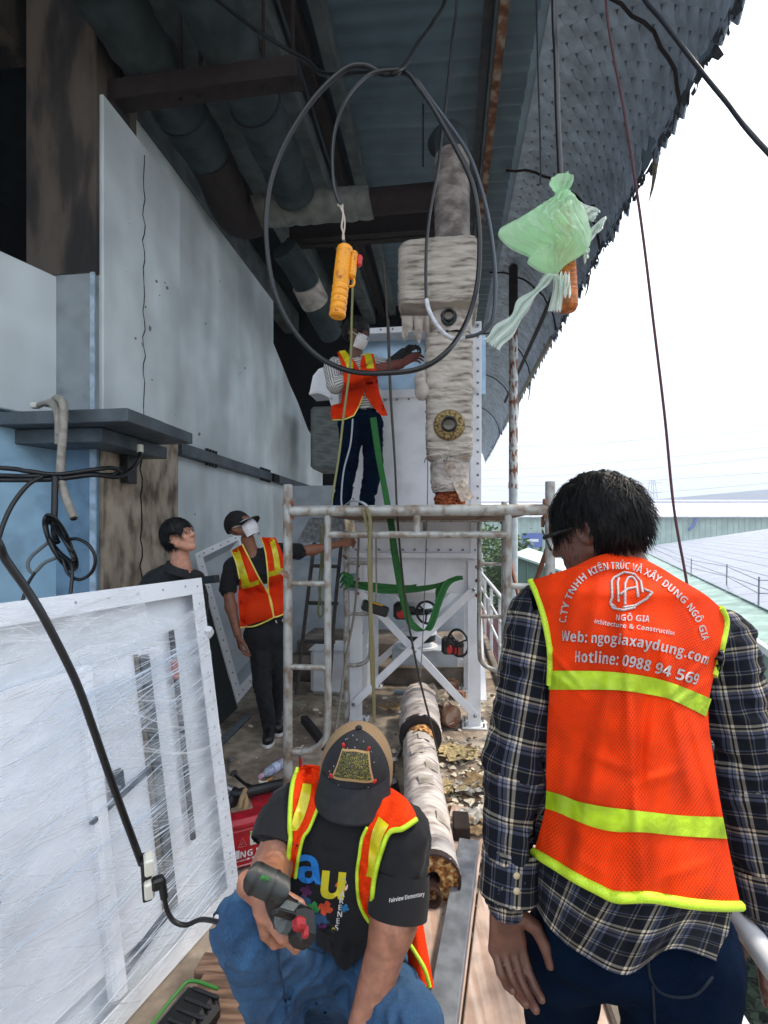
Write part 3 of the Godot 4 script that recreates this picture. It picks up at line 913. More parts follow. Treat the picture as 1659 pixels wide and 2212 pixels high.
	for i in places.size(): near.append([(t.transform * places[i].origin - Vector3(0, 1.6, 0)).length() - (50.0 if (t.transform * places[i].origin).z < -3.0 and (t.transform * places[i].origin).z > -12 else 0.0), i])
	near.sort_custom(func(x, y): return x[0] < y[0])
	var mm := MultiMesh.new()
	mm.transform_format = MultiMesh.TRANSFORM_3D
	mm.mesh = tm
	mm.instance_count = maxi(near.size() - 300, 0)
	for k in near.size():
		var x: Transform3D = places[near[k][1]]
		if k < 300:
			var o := MeshInstance3D.new(); o.mesh = tm; o.name = "tile"; o.transform = x
			t.add_child(o, true)
		else: mm.set_instance_transform(k - 300, x)
	var mi := MultiMeshInstance3D.new(); mi.multimesh = mm; mi.name = "far_tiles"; mi.set_meta("kind", "stuff"); t.add_child(mi)
	# ragged torn strips on the lip
	g = G.new()
	for k in 900:
		var uu := rng.randf_range(2.0, 24.0)
		var p: Vector2 = arc.call(1.66 + rng.randf_range(0.0, 0.08))
		var w := rng.randf_range(0.015, 0.06); var l := rng.randf_range(0.02, 0.09) * (2.0 if rng.randf() < 0.05 else 1.0)
		var q := W(p.x + rng.randf_range(-0.03, 0.02), p.y, uu)
		var d := (Vector3.DOWN + BR * rng.randf_range(-0.2, 0.35) + BU * rng.randf_range(-0.6, 0.6)).normalized() * l
		g.quad(q - BU * w, q + BU * w, q + BU * w * rng.randf_range(0.3, 0.9) + d * rng.randf_range(0.5, 1.0), q - BU * w * rng.randf_range(0.0, 0.8) + d)
	obj("torn_edge", g, mt(Color(0.36, 0.38, 0.42), 0.8, {"t": "dirt", "s": 3.0}), t, true)
	for q in [[4.75, 0.42, 0.06], [6.9, 0.3, 0.05], [11.6, 0.5, 0.07], [13.5, 0.8, 0.07]]:
		g = G.new()
		var p: Vector2 = arc.call(1.72)
		var s := W(p.x + 0.01, p.y + 0.02, q[0])
		g.tube(curve([s, s + Vector3.DOWN * q[1] * 0.5 + BU * 0.06, s + Vector3.DOWN * q[1] + BU * 0.04 - BR * 0.05], 5), [q[2], q[2] * 1.1, q[2], q[2] * 0.8, q[2] * 0.7, q[2] * 0.6, q[2] * 0.5, q[2] * 0.5, q[2] * 0.3, q[2] * 0.15, 0.004], 6, true, 0.2)
		obj("hanging_scrap", g, mt(Color(0.62, 0.58, 0.50), 0.9, {"t": "dirt", "s": 3.0}), t)
	# fascia plank seen at the far end of the lip
	g = G.new(); g.bar(W(1.80, 4.93, 9.0), W(1.78, 4.95, 16.0), 0.03, 0.12); obj("pale_lip_board", g, mt(Color(0.62, 0.60, 0.55), 0.9, {"t": "blot", "s": 2.0}), t)
	for u in [4.15, 6.2, 8.6, 11.2, 14.0, 17.5]:
		g = G.new()
		var P := PackedVector3Array()
		for k in 15:
			var p: Vector2 = arc.call(0.0 + 1.7 * k / 14.0)
			P.append(W(p.x - 0.05, p.y - 0.05, u + 0.02 * sin(k * 2.0)))
		g.tube(P, 0.014, 6)
		obj("curved_rib", g, m.rustdark, t)
	g = G.new(); g.box(W(0.40, 5.89, 12.5), Vector3(0.03, 0.24, 24), BB); g.box(W(0.36, 5.99, 12.5), Vector3(0.10, 0.02, 24), BB); obj("purlin", g, m.greysteel, t)
	g = G.new(); g.box(W(0.455, 5.765, 12.5), Vector3(0.075, 0.02, 24), BB); obj("rusty_purlin_flange", g, m.rust, t)
	g = G.new(); g.box(W(-1.05, 5.93, 6.0), Vector3(0.13, 0.16, 10), BB, 0.006); obj("purlin", g, m.strip, t)
	g = G.new(); g.box(W(-1.26, 5.9, 6.0), Vector3(0.10, 0.2, 10), BB, 0.006); obj("purlin", g, m.rustdark, t)
	g = G.new(); g.box(W(1.52, 5.0, 9.5), Vector3(0.05, 0.05, 8), BB); obj("purlin", g, m.rustdark, t)

	# rusty white pole carrying the canopy
	t = thing("canopy_post", "slim white steel post with rust patches carrying the tiled canopy", "post", W(1.08, -6, 8.4), TURN)
	var pc := func(y: float) -> Vector3: return W(1.08, y, 8.4)
	g = G.new(); g.tube(PackedVector3Array([pc.call(-6), pc.call(2.35)]), 0.072, 16); obj("shaft", g, mt(Color(0.74, 0.77, 0.78), 0.45, {"t": "soft", "s": 2.0}), t)
	g = G.new(); g.tube(PackedVector3Array([pc.call(2.35), pc.call(4.85)]), 0.0724, 16, false); obj("rusty_shaft", g, m.polemix, t)
	g = G.new(); g.tube(PackedVector3Array([pc.call(4.85), pc.call(5.92)]), 0.0718, 16, false); obj("dark_shaft", g, m.rustdark, t)
	g = G.new(); g.tube(PackedVector3Array([pc.call(2.30), pc.call(2.40)]), 0.080, 16); obj("collar", g, m.polemix, t)

	# ---- pipes under the ceiling
	var spec := [["thick dark lagged pipe under the ceiling nearest the pillar", -2.0, 4.79, 0.19, 1.6, 4.05], ["thick dark lagged pipe under the ceiling, second from the pillar", -1.42, 4.80, 0.19, 1.6, 4.62]]
	for q in spec:
		t = thing("lagged_pipe", q[0], "pipe", W(q[1], q[2], 3.2), TURN, "lagged pipes under the ceiling")
		g = G.new()
		var P := PackedVector3Array(); var R := []
		for k in 70:
			var uu: float = lerpf(q[4], q[5], k / 69.0)
			P.append(W(q[1] + 0.006 * sin(k * 0.9), q[2] + 0.005 * sin(k * 1.7), uu)); R.append(q[3] + 0.006 * sin(k * 2.1) * sin(k * 0.37))
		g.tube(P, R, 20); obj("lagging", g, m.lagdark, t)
		g = G.new()
		g.tube(PackedVector3Array([W(q[1], q[2], 3.6), W(q[1], q[2], 3.63)]), q[3] + 0.01, 20)
		obj("band", g, m.slab, t)
		g = G.new()
		for s in [-1.0, 1.0]: g.tube(PackedVector3Array([W(q[1] + s * 0.22, 4.5, 3.2), W(q[1] + s * 0.22, 5.1, 3.2)]), 0.012, 6)
		g.tube(curve([W(q[1] - 0.22, 4.75, 3.2), W(q[1] - 0.15, 4.93, 3.2), W(q[1], 5.0, 3.2), W(q[1] + 0.15, 4.93, 3.2), W(q[1] + 0.22, 4.75, 3.2)], 4), 0.012, 6)
		obj("hanger_bolt", g, m.rustdark, t)
	t = thing("lagged_pipe", "dark pipe elbow turning down beside the cracked pilaster top", "pipe", W(-2.0, 4.6, 4.4), TURN)
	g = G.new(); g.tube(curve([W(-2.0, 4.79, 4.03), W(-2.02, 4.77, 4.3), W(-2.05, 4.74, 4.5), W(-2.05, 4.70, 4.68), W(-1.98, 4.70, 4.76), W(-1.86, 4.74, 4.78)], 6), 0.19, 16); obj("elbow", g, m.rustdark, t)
	t = thing("lagged_pipe", "pale lagged pipe crossing under the ceiling towards the riser", "pipe", W(-1.2, 4.95, 5.0), TURN)
	g = G.new()
	var Pc := PackedVector3Array(); var Rc := []
	for k in 40:
		Pc.append(W(lerpf(-2.0, -0.72, k / 39.0), 4.76 + 0.004 * sin(k * 1.3), 4.78)); Rc.append(0.145 + 0.006 * sin(k * 1.1) * sin(k * 0.5))
	g.tube(Pc, Rc, 18); obj("lagging", g, mt(Color(0.50, 0.51, 0.49), 0.9, {"t": "blot", "s": 1.5, "n": "n_blot", "ns": 0.6}), t)
	g = G.new(); g.tube(PackedVector3Array([W(-0.72, 4.76, 4.78), W(0.0, 4.78, 4.8)]), 0.12, 16); obj("bare_pipe", g, m.rustdark, t)
	t = thing("lagged_pipe", "short lagged stub with torn wrapping below the crossing pipe", "pipe", W(-1.55, 4.4, 5.6), TURN)
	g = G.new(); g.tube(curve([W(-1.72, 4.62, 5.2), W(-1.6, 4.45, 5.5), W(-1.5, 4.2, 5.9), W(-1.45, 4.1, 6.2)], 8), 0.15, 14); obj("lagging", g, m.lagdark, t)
	g = G.new(); g.tube(PackedVector3Array([W(-1.58, 4.40, 5.55), W(-1.53, 4.28, 5.75)]), 0.165, 14); obj("torn_wrap", g, m.lag, t)
	t = thing("steel_beam", "dark rusty steel beam crossing under the ceiling behind the riser", "beam", W(-0.9, 5.1, 5.4), TURN)
	g = G.new(); g.box(W(-0.85, 4.98, 5.4), Vector3(1.75, 0.42, 0.03), BB, 0.004); obj("web", g, m.rustdark, t)
	g = G.new(); g.box(W(-0.85, 4.78, 5.4), Vector3(1.75, 0.02, 0.2), BB); g.box(W(-0.85, 5.18, 5.4), Vector3(1.75, 0.02, 0.2), BB); obj("flange", g, m.rustdark, t)
	t = thing("pipe_rack_beam", "dark rusty angle iron holding two thick pipes above the pilaster", "beam", W(-1.6, 4.5, 3.2), TURN)
	g = G.new(); g.bar(W(-2.36, 4.50, 3.16), W(-0.95, 4.56, 3.2), 0.16, 0.012); obj("flange", g, m.rustdark, t)
	g = G.new(); g.bar(W(-2.36, 4.52, 3.08), W(-0.95, 4.58, 3.12), 0.012, 0.13); obj("web", g, m.rustdark, t)
	g = G.new(); g.tube(PackedVector3Array([W(-2.18, 4.5, 3.2), W(-2.18, 6.05, 3.2)]), 0.014, 6); g.tube(PackedVector3Array([W(-1.0, 4.5, 3.2), W(-1.0, 6.0, 3.2)]), 0.014, 6); obj("hanger_rod", g, m.rustdark, t)
	t = thing("lagged_duct", "grey lagged duct block in the dark corner behind the man on the platform", "duct", W(-1.6, 2.4, 7.2), TURN)
	g = G.new(); g.box(W(-1.45, 2.95, 7.4), Vector3(1.0, 0.9, 0.7), BB, 0.04); obj("upper_block", g, mt(Color(0.50, 0.52, 0.51), 0.9, {"t": "blot", "s": Vector3(1, 4, 1), "n": "n_blot", "ns": 0.6}), t)
	g = G.new(); g.box(W(-1.12, 1.9, 7.2), Vector3(0.5, 1.3, 0.5), BB, 0.04); obj("lower_block", g, m.lag, t)
	t = thing("interior_pipe", "faint grey pipe inside the dark opening above the side wall", "pipe", W(-4.0, 3.8, 3.6), TURN)
	g = G.new(); g.tube(PackedVector3Array([W(-5.0, 4.7, 3.6), W(-3.3, 3.5, 3.9)]), 0.12, 14); obj("tube", g, m.strip, t)

func build_yard() -> void:
	var m := mats
	# solar warehouse, eave along e, roof rising to the right
	var e0 := Vector3(7.16, -0.9, -8.1); var e := Vector3(0.397, 0, -0.918); var n := Vector3(0.918, 0, 0.397)
	var up := Vector3(0, tan(deg_to_rad(9.9)), 0)
	var t := thing("warehouse", "long green warehouse with solar panels covering its low pitched roof", "building", Vector3(e0.x, -6, e0.z))
	var nb := Basis(n, Vector3.UP, n.cross(Vector3.UP))
	var green := mt(Color(0.56, 0.66, 0.62), 0.6, {"t": "soft", "s": 0.4, "d": "blot", "ds": 0.2})
	var g := G.new()
	g.grid(400, 1, func(u: float, v: float) -> Vector3: return e0 + e * (u * 67.5) + n * (0.25 + 0.02 * sin(u * 67.5 * TAU / 0.2)) + Vector3(0, -0.2 - v * 5.3, 0))
	obj("corrugated_wall", g, green, t)
	g = G.new(); g.box(e0 + e * 33.75 + n * 9 + Vector3(0, -3.0, 0), Vector3(17.4, 4.9, 67.3), Basis(n, Vector3.UP, -e)); obj("wall", g, green, t)
	g = G.new()
	g.grid(2, 640, func(u: float, v: float) -> Vector3: return e0 + e * (v * 68.0) + (n + up) * (u * 17.0) + Vector3(0, 0.02 * sin(v * 68.0 * TAU / 0.25), 0))
	obj("roof_sheet", g, green, t)
	g = G.new(); g.bar(e0 + n * -0.06 + Vector3(0, -0.08, 0), e0 + e * 68 + n * -0.06 + Vector3(0, -0.08, 0), 0.14, 0.16); obj("gutter", g, mt(Color(0.72, 0.74, 0.75), 0.5, {"t": "soft", "s": 0.5}), t)
	var pm := G.new()
	var pb := Basis((n + up).normalized(), e.cross((n + up).normalized()).normalized(), e)
	if pb.y.y < 0: pb = Basis(pb.x, -pb.y, pb.z)
	pm.box(Vector3.ZERO, Vector3(1.0, 0.035, 2.0), Basis.IDENTITY, 0.006)
	var pmesh := ArrayMesh.new(); var arr := []; arr.resize(Mesh.ARRAY_MAX)
	arr[Mesh.ARRAY_VERTEX] = pm.v; arr[Mesh.ARRAY_NORMAL] = pm.n; arr[Mesh.ARRAY_TEX_UV] = pm.uv
	pmesh.add_surface_from_arrays(Mesh.PRIMITIVE_TRIANGLES, arr)
	pmesh.surface_set_material(0, mt(Color(0.50, 0.51, 0.56), 0.25, {"t": "soft", "s": 0.15, "spec": 0.8}))
	var pl := []
	for i in 32:
		for j in 15:
			var p: Vector3 = e0 + e * (1.5 + i * 2.06) + (n + up) * (1.5 + j * 1.03) + pb.y * 0.08
			var X := 829.5 - p.x / p.z * 1087.0
			pl.append([X > 1720.0 or X < 1300.0, -p.z, p])
	pl.sort_custom(func(x, y): return x[1] < y[1] if x[0] == y[0] else (not x[0]))
	var mm := MultiMesh.new(); mm.transform_format = MultiMesh.TRANSFORM_3D; mm.mesh = pmesh; mm.instance_count = pl.size() - 300
	for k in pl.size():
		var x := Transform3D(pb, pl[k][2] - t.position)
		if k < 300:
			var o := MeshInstance3D.new(); o.mesh = pmesh; o.transform = x; o.name = "solar_panel"; t.add_child(o, true)
		else: mm.set_instance_transform(k - 300, x)
	var mi := MultiMeshInstance3D.new(); mi.multimesh = mm; mi.name = "far_solar_panels"; mi.set_meta("kind", "stuff"); t.add_child(mi)
	var k := 0
	for q in [[8.2, 1.0], [14.0, 1.3], [20.0, 0.9], [5.5, 2.6]]:
		g = G.new()
		var p: Vector3 = e0 + e * q[0] + (n + up) * q[1]
		g.tube(PackedVector3Array([p, p + Vector3(0.02, 0.95, 0)]), 0.025, 6)
		obj("roof_post", g, m.bolt, t)
	g = G.new()
	for h in [0.85, 0.45]: g.tube(PackedVector3Array([e0 + e * 5.5 + (n + up) * 2.6 + Vector3(0, h, 0), e0 + e * 8.2 + (n + up) * 1.0 + Vector3(0, h, 0), e0 + e * 14 + (n + up) * 1.3 + Vector3(0, h, 0), e0 + e * 20 + (n + up) * 0.9 + Vector3(0, h, 0), e0 + e * 60 + (n + up) * 2 + Vector3(0, h, 0)]), 0.012, 5)
	obj("roof_wire", g, m.black, t)
	# lean-to in front of it
	t = thing("lean_to", "low lean-to with pale green corrugated roof below the solar warehouse", "building", e0 + e * 2 + n * -1.0 + Vector3(0, -5.4, 0))
	g = G.new()
	g.grid(2, 200, func(u: float, v: float) -> Vector3: return e0 + e * (v * 20.0 + 1.2) + n * (-1.7 + u * 1.9) + Vector3(0, -2.35 + u * 0.35 + 0.02 * sin(v * 22.0 * TAU / 0.22), 0))
	obj("roof_sheet", g, mt(Color(0.66, 0.74, 0.71), 0.55, {"t": "soft", "s": 0.5}), t)
	g = G.new(); g.box(e0 + e * 11.3 + n * -0.7 + Vector3(0, -3.95, 0), Vector3(1.7, 2.9, 19.5), Basis(n, Vector3.UP, -e)); obj("wall", g, green, t)
	# small green shed beyond the railing
	t = thing("green_shed", "small green corrugated shed with a pale roof edge beyond the scaffold", "building", Vector3(4.6, -6, -15))
	g = G.new()
	var sP := PackedVector3Array([Vector3(3.75, -6, -14.2), Vector3(5.9, -6, -13.4), Vector3(5.9, 0.1, -13.4), Vector3(3.75, 0.92, -14.2)])
	g.slab(sP, Vector3(2.0, 0, -5.4)); obj("wall", g, mt(Color(0.40, 0.54, 0.50), 0.6, {"t": "soft", "s": 0.4}), t)
	g = G.new(); g.slab(PackedVector3Array([sP[3] + Vector3(-0.15, 0.05, 0.1), sP[2] + Vector3(0.15, 0.02, 0.1), sP[2] + Vector3(2.1, 0.02, -5.5), sP[3] + Vector3(1.9, 0.05, -5.5)]), Vector3(0, -0.06, 0)); obj("roof_sheet", g, mt(Color(0.68, 0.78, 0.76), 0.5, {"t": "soft", "s": 0.5}), t)
	g = G.new()
	for i in 9: g.bar(sP[0].lerp(sP[1], i / 8.0) + Vector3(-0.01, 0.2, 0.03), sP[3].lerp(sP[2], i / 8.0) + Vector3(-0.01, -0.05, 0.03), 0.03, 0.03)
	obj("wall_rib", g, mt(Color(0.36, 0.50, 0.46), 0.6), t)
	# far warehouses
	t = thing("warehouse", "far long warehouse with white metal roof and pale green wall on the horizon", "building", Vector3(30, -6, -95))
	g = G.new(); g.box(Vector3(34, -0.9, -96), Vector3(110, 10.2, 12)); obj("wall", g, mt(Color(0.60, 0.70, 0.67), 0.7, {"t": "soft", "s": 0.1}), t)
	g = G.new()
	for i in 110: g.box(Vector3(-20.5 + i, -0.9, -89.95), Vector3(0.12, 10, 0.1))
	obj("wall_ribs", g, mt(Color(0.55, 0.65, 0.62), 0.7), t, true)
	g = G.new(); g.slab(PackedVector3Array([Vector3(-22, 4.3, -89), Vector3(90, 4.3, -89), Vector3(90, 7.4, -99), Vector3(-22, 7.4, -99)]), Vector3(0, -0.2, 0)); obj("roof_sheet", g, mt(Color(0.82, 0.83, 0.86), 0.5, {"t": "soft", "s": 0.05}), t)
	g = G.new(); g.box(Vector3(34, 7.55, -99), Vector3(112, 0.4, 1.2), Basis.IDENTITY, 0.1); obj("ridge_vent", g, mt(Color(0.80, 0.82, 0.84), 0.5), t)
	g = G.new()
	for i in 24: g.bar(Vector3(-20 + i * 4.6, 4.34, -89), Vector3(-20 + i * 4.6, 7.44, -99), 0.12, 0.06)
	obj("roof_rib", g, mt(Color(0.74, 0.74, 0.76), 0.5), t)
	g = G.new(); g.tube(curve([Vector3(55.5, 4.0, -89.3), Vector3(54.9, 2.6, -89.4), Vector3(54.2, 1.9, -89.5)], 5), 0.25, 6); obj("blue_downpipe", g, mt(Color(0.16, 0.32, 0.62), 0.5), t)
	t = thing("warehouse", "hazy grey warehouse gable on the skyline above the white roof", "building", Vector3(80, -6, -150))
	g = G.new(); g.slab(PackedVector3Array([Vector3(60, -6, -150), Vector3(175, -6, -150), Vector3(175, 9, -150), Vector3(118, 14.5, -150), Vector3(60, 9.3, -150)]), Vector3(0, 0, -30)); obj("wall", g, mt(Color(0.70, 0.72, 0.76), 0.8), t)
	t = thing("sign_board", "small blue sign board on the far warehouse wall", "sign", Vector3(24, 1, -89))
	g = G.new(); g.box(Vector3(26.4, 0.0, -89.7), Vector3(3.6, 2.6, 0.15), Basis.IDENTITY, 0.03); obj("board", g, mt(Color(0.10, 0.28, 0.60), 0.5), t)
	g = G.new(); g.box(Vector3(26.4, 0.0, -89.6), Vector3(2.2, 0.5, 0.06)); obj("white_band", g, mt(Color(0.8, 0.82, 0.85), 0.5), t)
	t = thing("red_roof_house", "low house with dark red roof seen through the white railing", "building", Vector3(2.6, -6, -16))
	g = G.new(); g.box(Vector3(3.1, -4.4, -14.5), Vector3(2.6, 3.0, 6), Basis.IDENTITY, 0.02); obj("wall", g, m.plaster2, t)
	g = G.new(); g.slab(PackedVector3Array([Vector3(1.6, -2.9, -11.2), Vector3(4.6, -2.9, -11.2), Vector3(4.6, -1.2, -18), Vector3(1.6, -1.2, -18)]), Vector3(0, -0.12, 0)); obj("roof_sheet", g, mt(Color(0.42, 0.20, 0.20), 0.7, {"t": "blot", "s": 0.8}), t)
	g = G.new()
	for i in 14: g.bar(Vector3(1.7 + i * 0.22, -2.87, -11.2), Vector3(1.7 + i * 0.22, -1.17, -18), 0.04, 0.03)
	obj("roof_rib", g, mt(Color(0.46, 0.24, 0.24), 0.7), t)
	# trees and planting
	tree(Vector3(5.2, -6, -22.0), 1.25, 7.9, 2.7, "leafy green tree beyond the railing behind the scaffold", 2600)
	tree(Vector3(6.9, -6, -24.0), 0.9, 6.6, 1.8, "smaller green tree right of the leafy tree beyond the scaffold", 1500)
	g = G.new()
	g.quad(Vector3(0.6, -5.99, -1.0), Vector3(6.6, -5.99, -1.0), Vector3(8.5, -5.99, -12.5), Vector3(2.6, -5.99, -12.5))
	struct("planting_bed", g, mt(Color(0.16, 0.17, 0.11), 0.95, {"t": "dirt", "s": 0.8}))
	g = G.new()
	for i in 14000:
		var p := Vector3(rng.randf_range(0.9, 7.0), -6, rng.randf_range(-12.0, -1.2))
		p.y += (0.25 + 0.9 * absf(sin(p.x * 1.7) * cos(p.z * 1.3 + p.x))) * pow(rng.randf(), 0.6)
		leaf(g, p, 0.19)
	var s := one("undergrowth", "dark green undergrowth covering the ground far below the railing", "undergrowth", g, m.leafdark, Vector3(5, -6, -6))
	s.set_meta("kind", "stuff")
	# pylon and wires
	t = thing("pylon", "faint lattice power pylon on the horizon above the white warehouse roof", "pylon", Vector3(96, -6, -180))
	g = G.new()
	for sx in [-1.0, 1.0]:
		for sz in [-1.0, 1.0]: g.tube(PackedVector3Array([Vector3(96 + sx * 3, -6, -180 + sz * 3), Vector3(96 + sx * 0.6, 20, -180 + sz * 0.6)]), 0.12, 4)
	for i in 9:
		var h := -6 + i * 2.9; var w := 3.0 - 2.4 * i / 9.0; var w2 := 3.0 - 2.4 * (i + 1) / 9.0
		g.tube(PackedVector3Array([Vector3(96 - w, h, -180 + w), Vector3(96 + w2, h + 2.9, -180 + w2)]), 0.07, 4)
		g.tube(PackedVector3Array([Vector3(96 + w, h, -180 + w), Vector3(96 - w2, h + 2.9, -180 + w2)]), 0.07, 4)
	obj("lattice", g, mt(Color(0.6, 0.62, 0.66), 0.7), t)
	g = G.new()
	for h in [12.0, 15.5, 19.0]: g.tube(PackedVector3Array([Vector3(92.5, h, -180), Vector3(99.5, h, -180)]), 0.14, 4)
	obj("cross_arm", g, mt(Color(0.6, 0.62, 0.66), 0.7), t)
	var lines := [[1110, 955, 1659, 868], [1100, 968, 1659, 900], [1105, 1000, 1659, 962], [1108, 1018, 1659, 985], [1115, 1035, 1659, 1022], [1450, 1052, 1659, 1040], [1115, 950, 1659, 930]]
	for q in lines:
		g = G.new()
		var a := at(q[0] - 400, q[1] + (q[1] - q[3]) * 0.5, 210.0); var b := at(q[2] + 150, q[3] - 12, 120.0)
		var P := PackedVector3Array()
		for i in 25: P.append(a.lerp(b, i / 24.0) - Vector3(0, 3.0 * sin(PI * i / 24.0), 0))
		g.tube(P, 0.055, 4)
		one("power_line", "thin overhead power line crossing the pale sky " + ["highest at right", "just below the highest", "of the middle pair, upper", "of the middle pair, lower", "low over the roofs", "lowest, nearest the pylon", "steady one under the upper pair"][lines.find(q)], "power line", g, mt(Color(0.62, 0.64, 0.70), 0.7), a.lerp(b, 0.5), "power lines across the sky")

func leaf(g: G, p: Vector3, s: float) -> void:
	var d := Vector3(rng.randfn(), rng.randfn() * 0.5, rng.randfn()).normalized()
	var w := d.cross(Vector3(rng.randfn(), rng.randfn() + 1.0, rng.randfn())).normalized() * s * 0.35
	d *= s
	var nn := d.cross(w).normalized()
	if nn.y < 0: nn = -nn
	g.t3(p, p + d * 0.5 + w, p + d, nn, nn, nn)
	g.t3(p, p + d, p + d * 0.5 - w, nn, nn, nn)
func tree(base: Vector3, trunk: float, top: float, rad: float, label: String, count: int) -> void:
	var t := thing("tree", label, "tree", base, 0.0, "trees beyond the scaffold")
	var g := G.new()
	g.tube(curve([base, base + Vector3(0.1, top * 0.35, 0), base + Vector3(-0.05, top * 0.75, 0.1)], 5), [0.16, 0.155, 0.15, 0.14, 0.13, 0.12, 0.11, 0.1, 0.09, 0.07, 0.05], 8)
	for k in 7:
		var a := TAU * k / 7.0
		var p := base + Vector3(0, top * (0.4 + 0.04 * k), 0)
		g.tube(curve([p, p + Vector3(cos(a), 0.5, sin(a)) * rad * 0.5, p + Vector3(cos(a) * rad * 0.8, rad * 0.75, sin(a) * rad * 0.8)], 4), [0.06, 0.055, 0.05, 0.045, 0.04, 0.03, 0.025, 0.02, 0.012], 6)
	obj("trunk", g, mats.bark, t)
	g = G.new()
	var clumps := []
	for k in 46:
		var d := Vector3(rng.randfn(), rng.randfn(), rng.randfn()).normalized() * pow(rng.randf(), 0.4)
		clumps.append([base + Vector3(d.x * rad * 0.75, top * 0.70 + d.y * top * 0.30, d.z * rad * 0.75), rng.randf_range(0.35, 0.7) * rad * 0.45])
	for k in count * 3:
		var c: Array = clumps[rng.randi() % clumps.size()]
		leaf(g, c[0] + Vector3(rng.randfn(), rng.randfn() * 0.8, rng.randfn()) * c[1] * 0.6, rng.randf_range(0.14, 0.24))
	obj("crown", g, mats.leaf, t)
# ---------------------------------------------------------------- white steel tower
func build_tower() -> void:
	var m := mats
	var t := thing("filter_tower", "white riveted steel tower on braced legs with two black valves beneath its hopper", "tower", W(-0.26, 0, 4.66), TURN)
	var r0 := -0.80; var r1 := 0.28; var u0 := 4.14; var u1 := 5.2
	var g := G.new()
	# upper casing: front made of a lower sheet, two posts and a recessed sheet in the opening
	g.box(W(-0.26, 2.07, u0 + 0.012), Vector3(1.06, 1.30, 0.02), BB, 0.004); obj("front_sheet", g, m.white, t)
	g = G.new(); g.box(W(-0.30, 2.98, u0 + 0.17), Vector3(0.96, 0.56, 0.02), BB, 0.003); obj("recessed_sheet", g, m.galv, t)
	g = G.new(); g.box(W(-0.26, 2.735, u0 + 0.05), Vector3(1.06, 0.07, 0.12), BB, 0.004); obj("sill_flange", g, m.white, t)
	g = G.new(); g.box(W(-0.26, 3.265, u0 + 0.08), Vector3(1.06, 0.05, 0.18), BB, 0.004); obj("top_flange", g, m.white, t)
	g = G.new(); g.box(W(r1 - 0.045, 2.35, u0 - 0.004), Vector3(0.09, 1.90, 0.012), BB, 0.003); obj("corner_flange", g, m.white, t)
	g = G.new(); g.box(W(r0 + 0.03, 2.35, u0 - 0.004), Vector3(0.06, 1.90, 0.012), BB, 0.003); obj("corner_flange", g, m.white, t)
	g = G.new(); g.box(W(r1 - 0.012, 2.35, (u0 + u1) / 2), Vector3(0.02, 1.88, u1 - u0 - 0.03), BB, 0.003); obj("side_sheet", g, m.white, t)
	g = G.new(); g.box(W(r0 + 0.012, 2.35, (u0 + u1) / 2), Vector3(0.02, 1.88, u1 - u0 - 0.03), BB, 0.003); obj("side_sheet", g, m.white, t)
	g = G.new(); g.box(W(-0.26, 2.35, u1), Vector3(1.06, 1.88, 0.02), BB, 0.003); obj("back_sheet", g, m.white, t)
	g = G.new(); g.box(W(r1 + 0.02, 3.0, u0 + 0.3), Vector3(0.05, 0.5, 0.3), BB, 0.004); obj("side_door", g, m.galv, t)
	g = G.new(); g.box(W(-0.26, 1.405, u0 - 0.008), Vector3(1.10, 0.045, 0.03), BB, 0.004); g.box(W(-0.26, 1.36, u0 - 0.006), Vector3(1.10, 0.004, 0.034), BB); obj("joint_flange", g, m.white, t)
	g = G.new()
	for i in 11: g.ball(W(r0 + 0.05 + i * 0.098, 1.45, u0 - 0.008), Vector3.ONE * 0.011, BB, 6)
	for i in 10: g.ball(W(r0 + 0.10 + i * 0.098, 2.69, u0 - 0.004), Vector3.ONE * 0.011, BB, 6)
	for i in 20: g.ball(W(r1 - 0.028, 1.50 + i * 0.093, u0 - 0.014), Vector3.ONE * 0.011, BB, 6)
	for i in 20: g.ball(W(r0 + 0.03, 1.50 + i * 0.093, u0 - 0.014), Vector3.ONE * 0.009, BB, 6)
	for i in 10: g.ball(W(r0 + 0.06 + i * 0.1, 3.27, u0 - 0.014), Vector3.ONE * 0.009, BB, 6)
	obj("rivets", g, m.bolt, t, true)
	# apron sheet and hopper
	g = G.new(); g.box(W(-0.26, 1.24, u0 + 0.06), Vector3(1.0, 0.30, 0.012), BB, 0.003); obj("apron_sheet", g, m.white, t)
	g = G.new()
	var top := [W(r0 + 0.06, 1.30, u0 + 0.08), W(r1 - 0.06, 1.30, u0 + 0.08), W(r1 - 0.06, 1.30, u1 - 0.06), W(r0 + 0.06, 1.30, u1 - 0.06)]
	var bot := [W(-0.38, 0.96, 4.54), W(-0.14, 0.96, 4.54), W(-0.14, 0.96, 4.78), W(-0.38, 0.96, 4.78)]
	for i in 4: g.quad(bot[i], bot[(i + 1) % 4], top[(i + 1) % 4], top[i])
	obj("hopper", g, m.white, t)
	var lx := func(h: float) -> Transform3D: return Transform3D(BB, W(-0.26, h, 4.66))
	g = G.new(); g.lathe([Vector2(0, 0), Vector2(0.13, 0), Vector2(0.13, 0.02), Vector2(0.10, 0.02), Vector2(0.10, 0.07), Vector2(0.15, 0.08), Vector2(0.15, 0.10), Vector2(0, 0.10)], 20, lx.call(0.90)); obj("neck", g, m.white, t)
	g = G.new(); g.lathe([Vector2(0, 0), Vector2(0.17, 0), Vector2(0.17, 0.025), Vector2(0.115, 0.03), Vector2(0.115, 0.15), Vector2(0.155, 0.16), Vector2(0.155, 0.185), Vector2(0, 0.185)], 20, lx.call(0.66)); obj("spool", g, m.white, t)
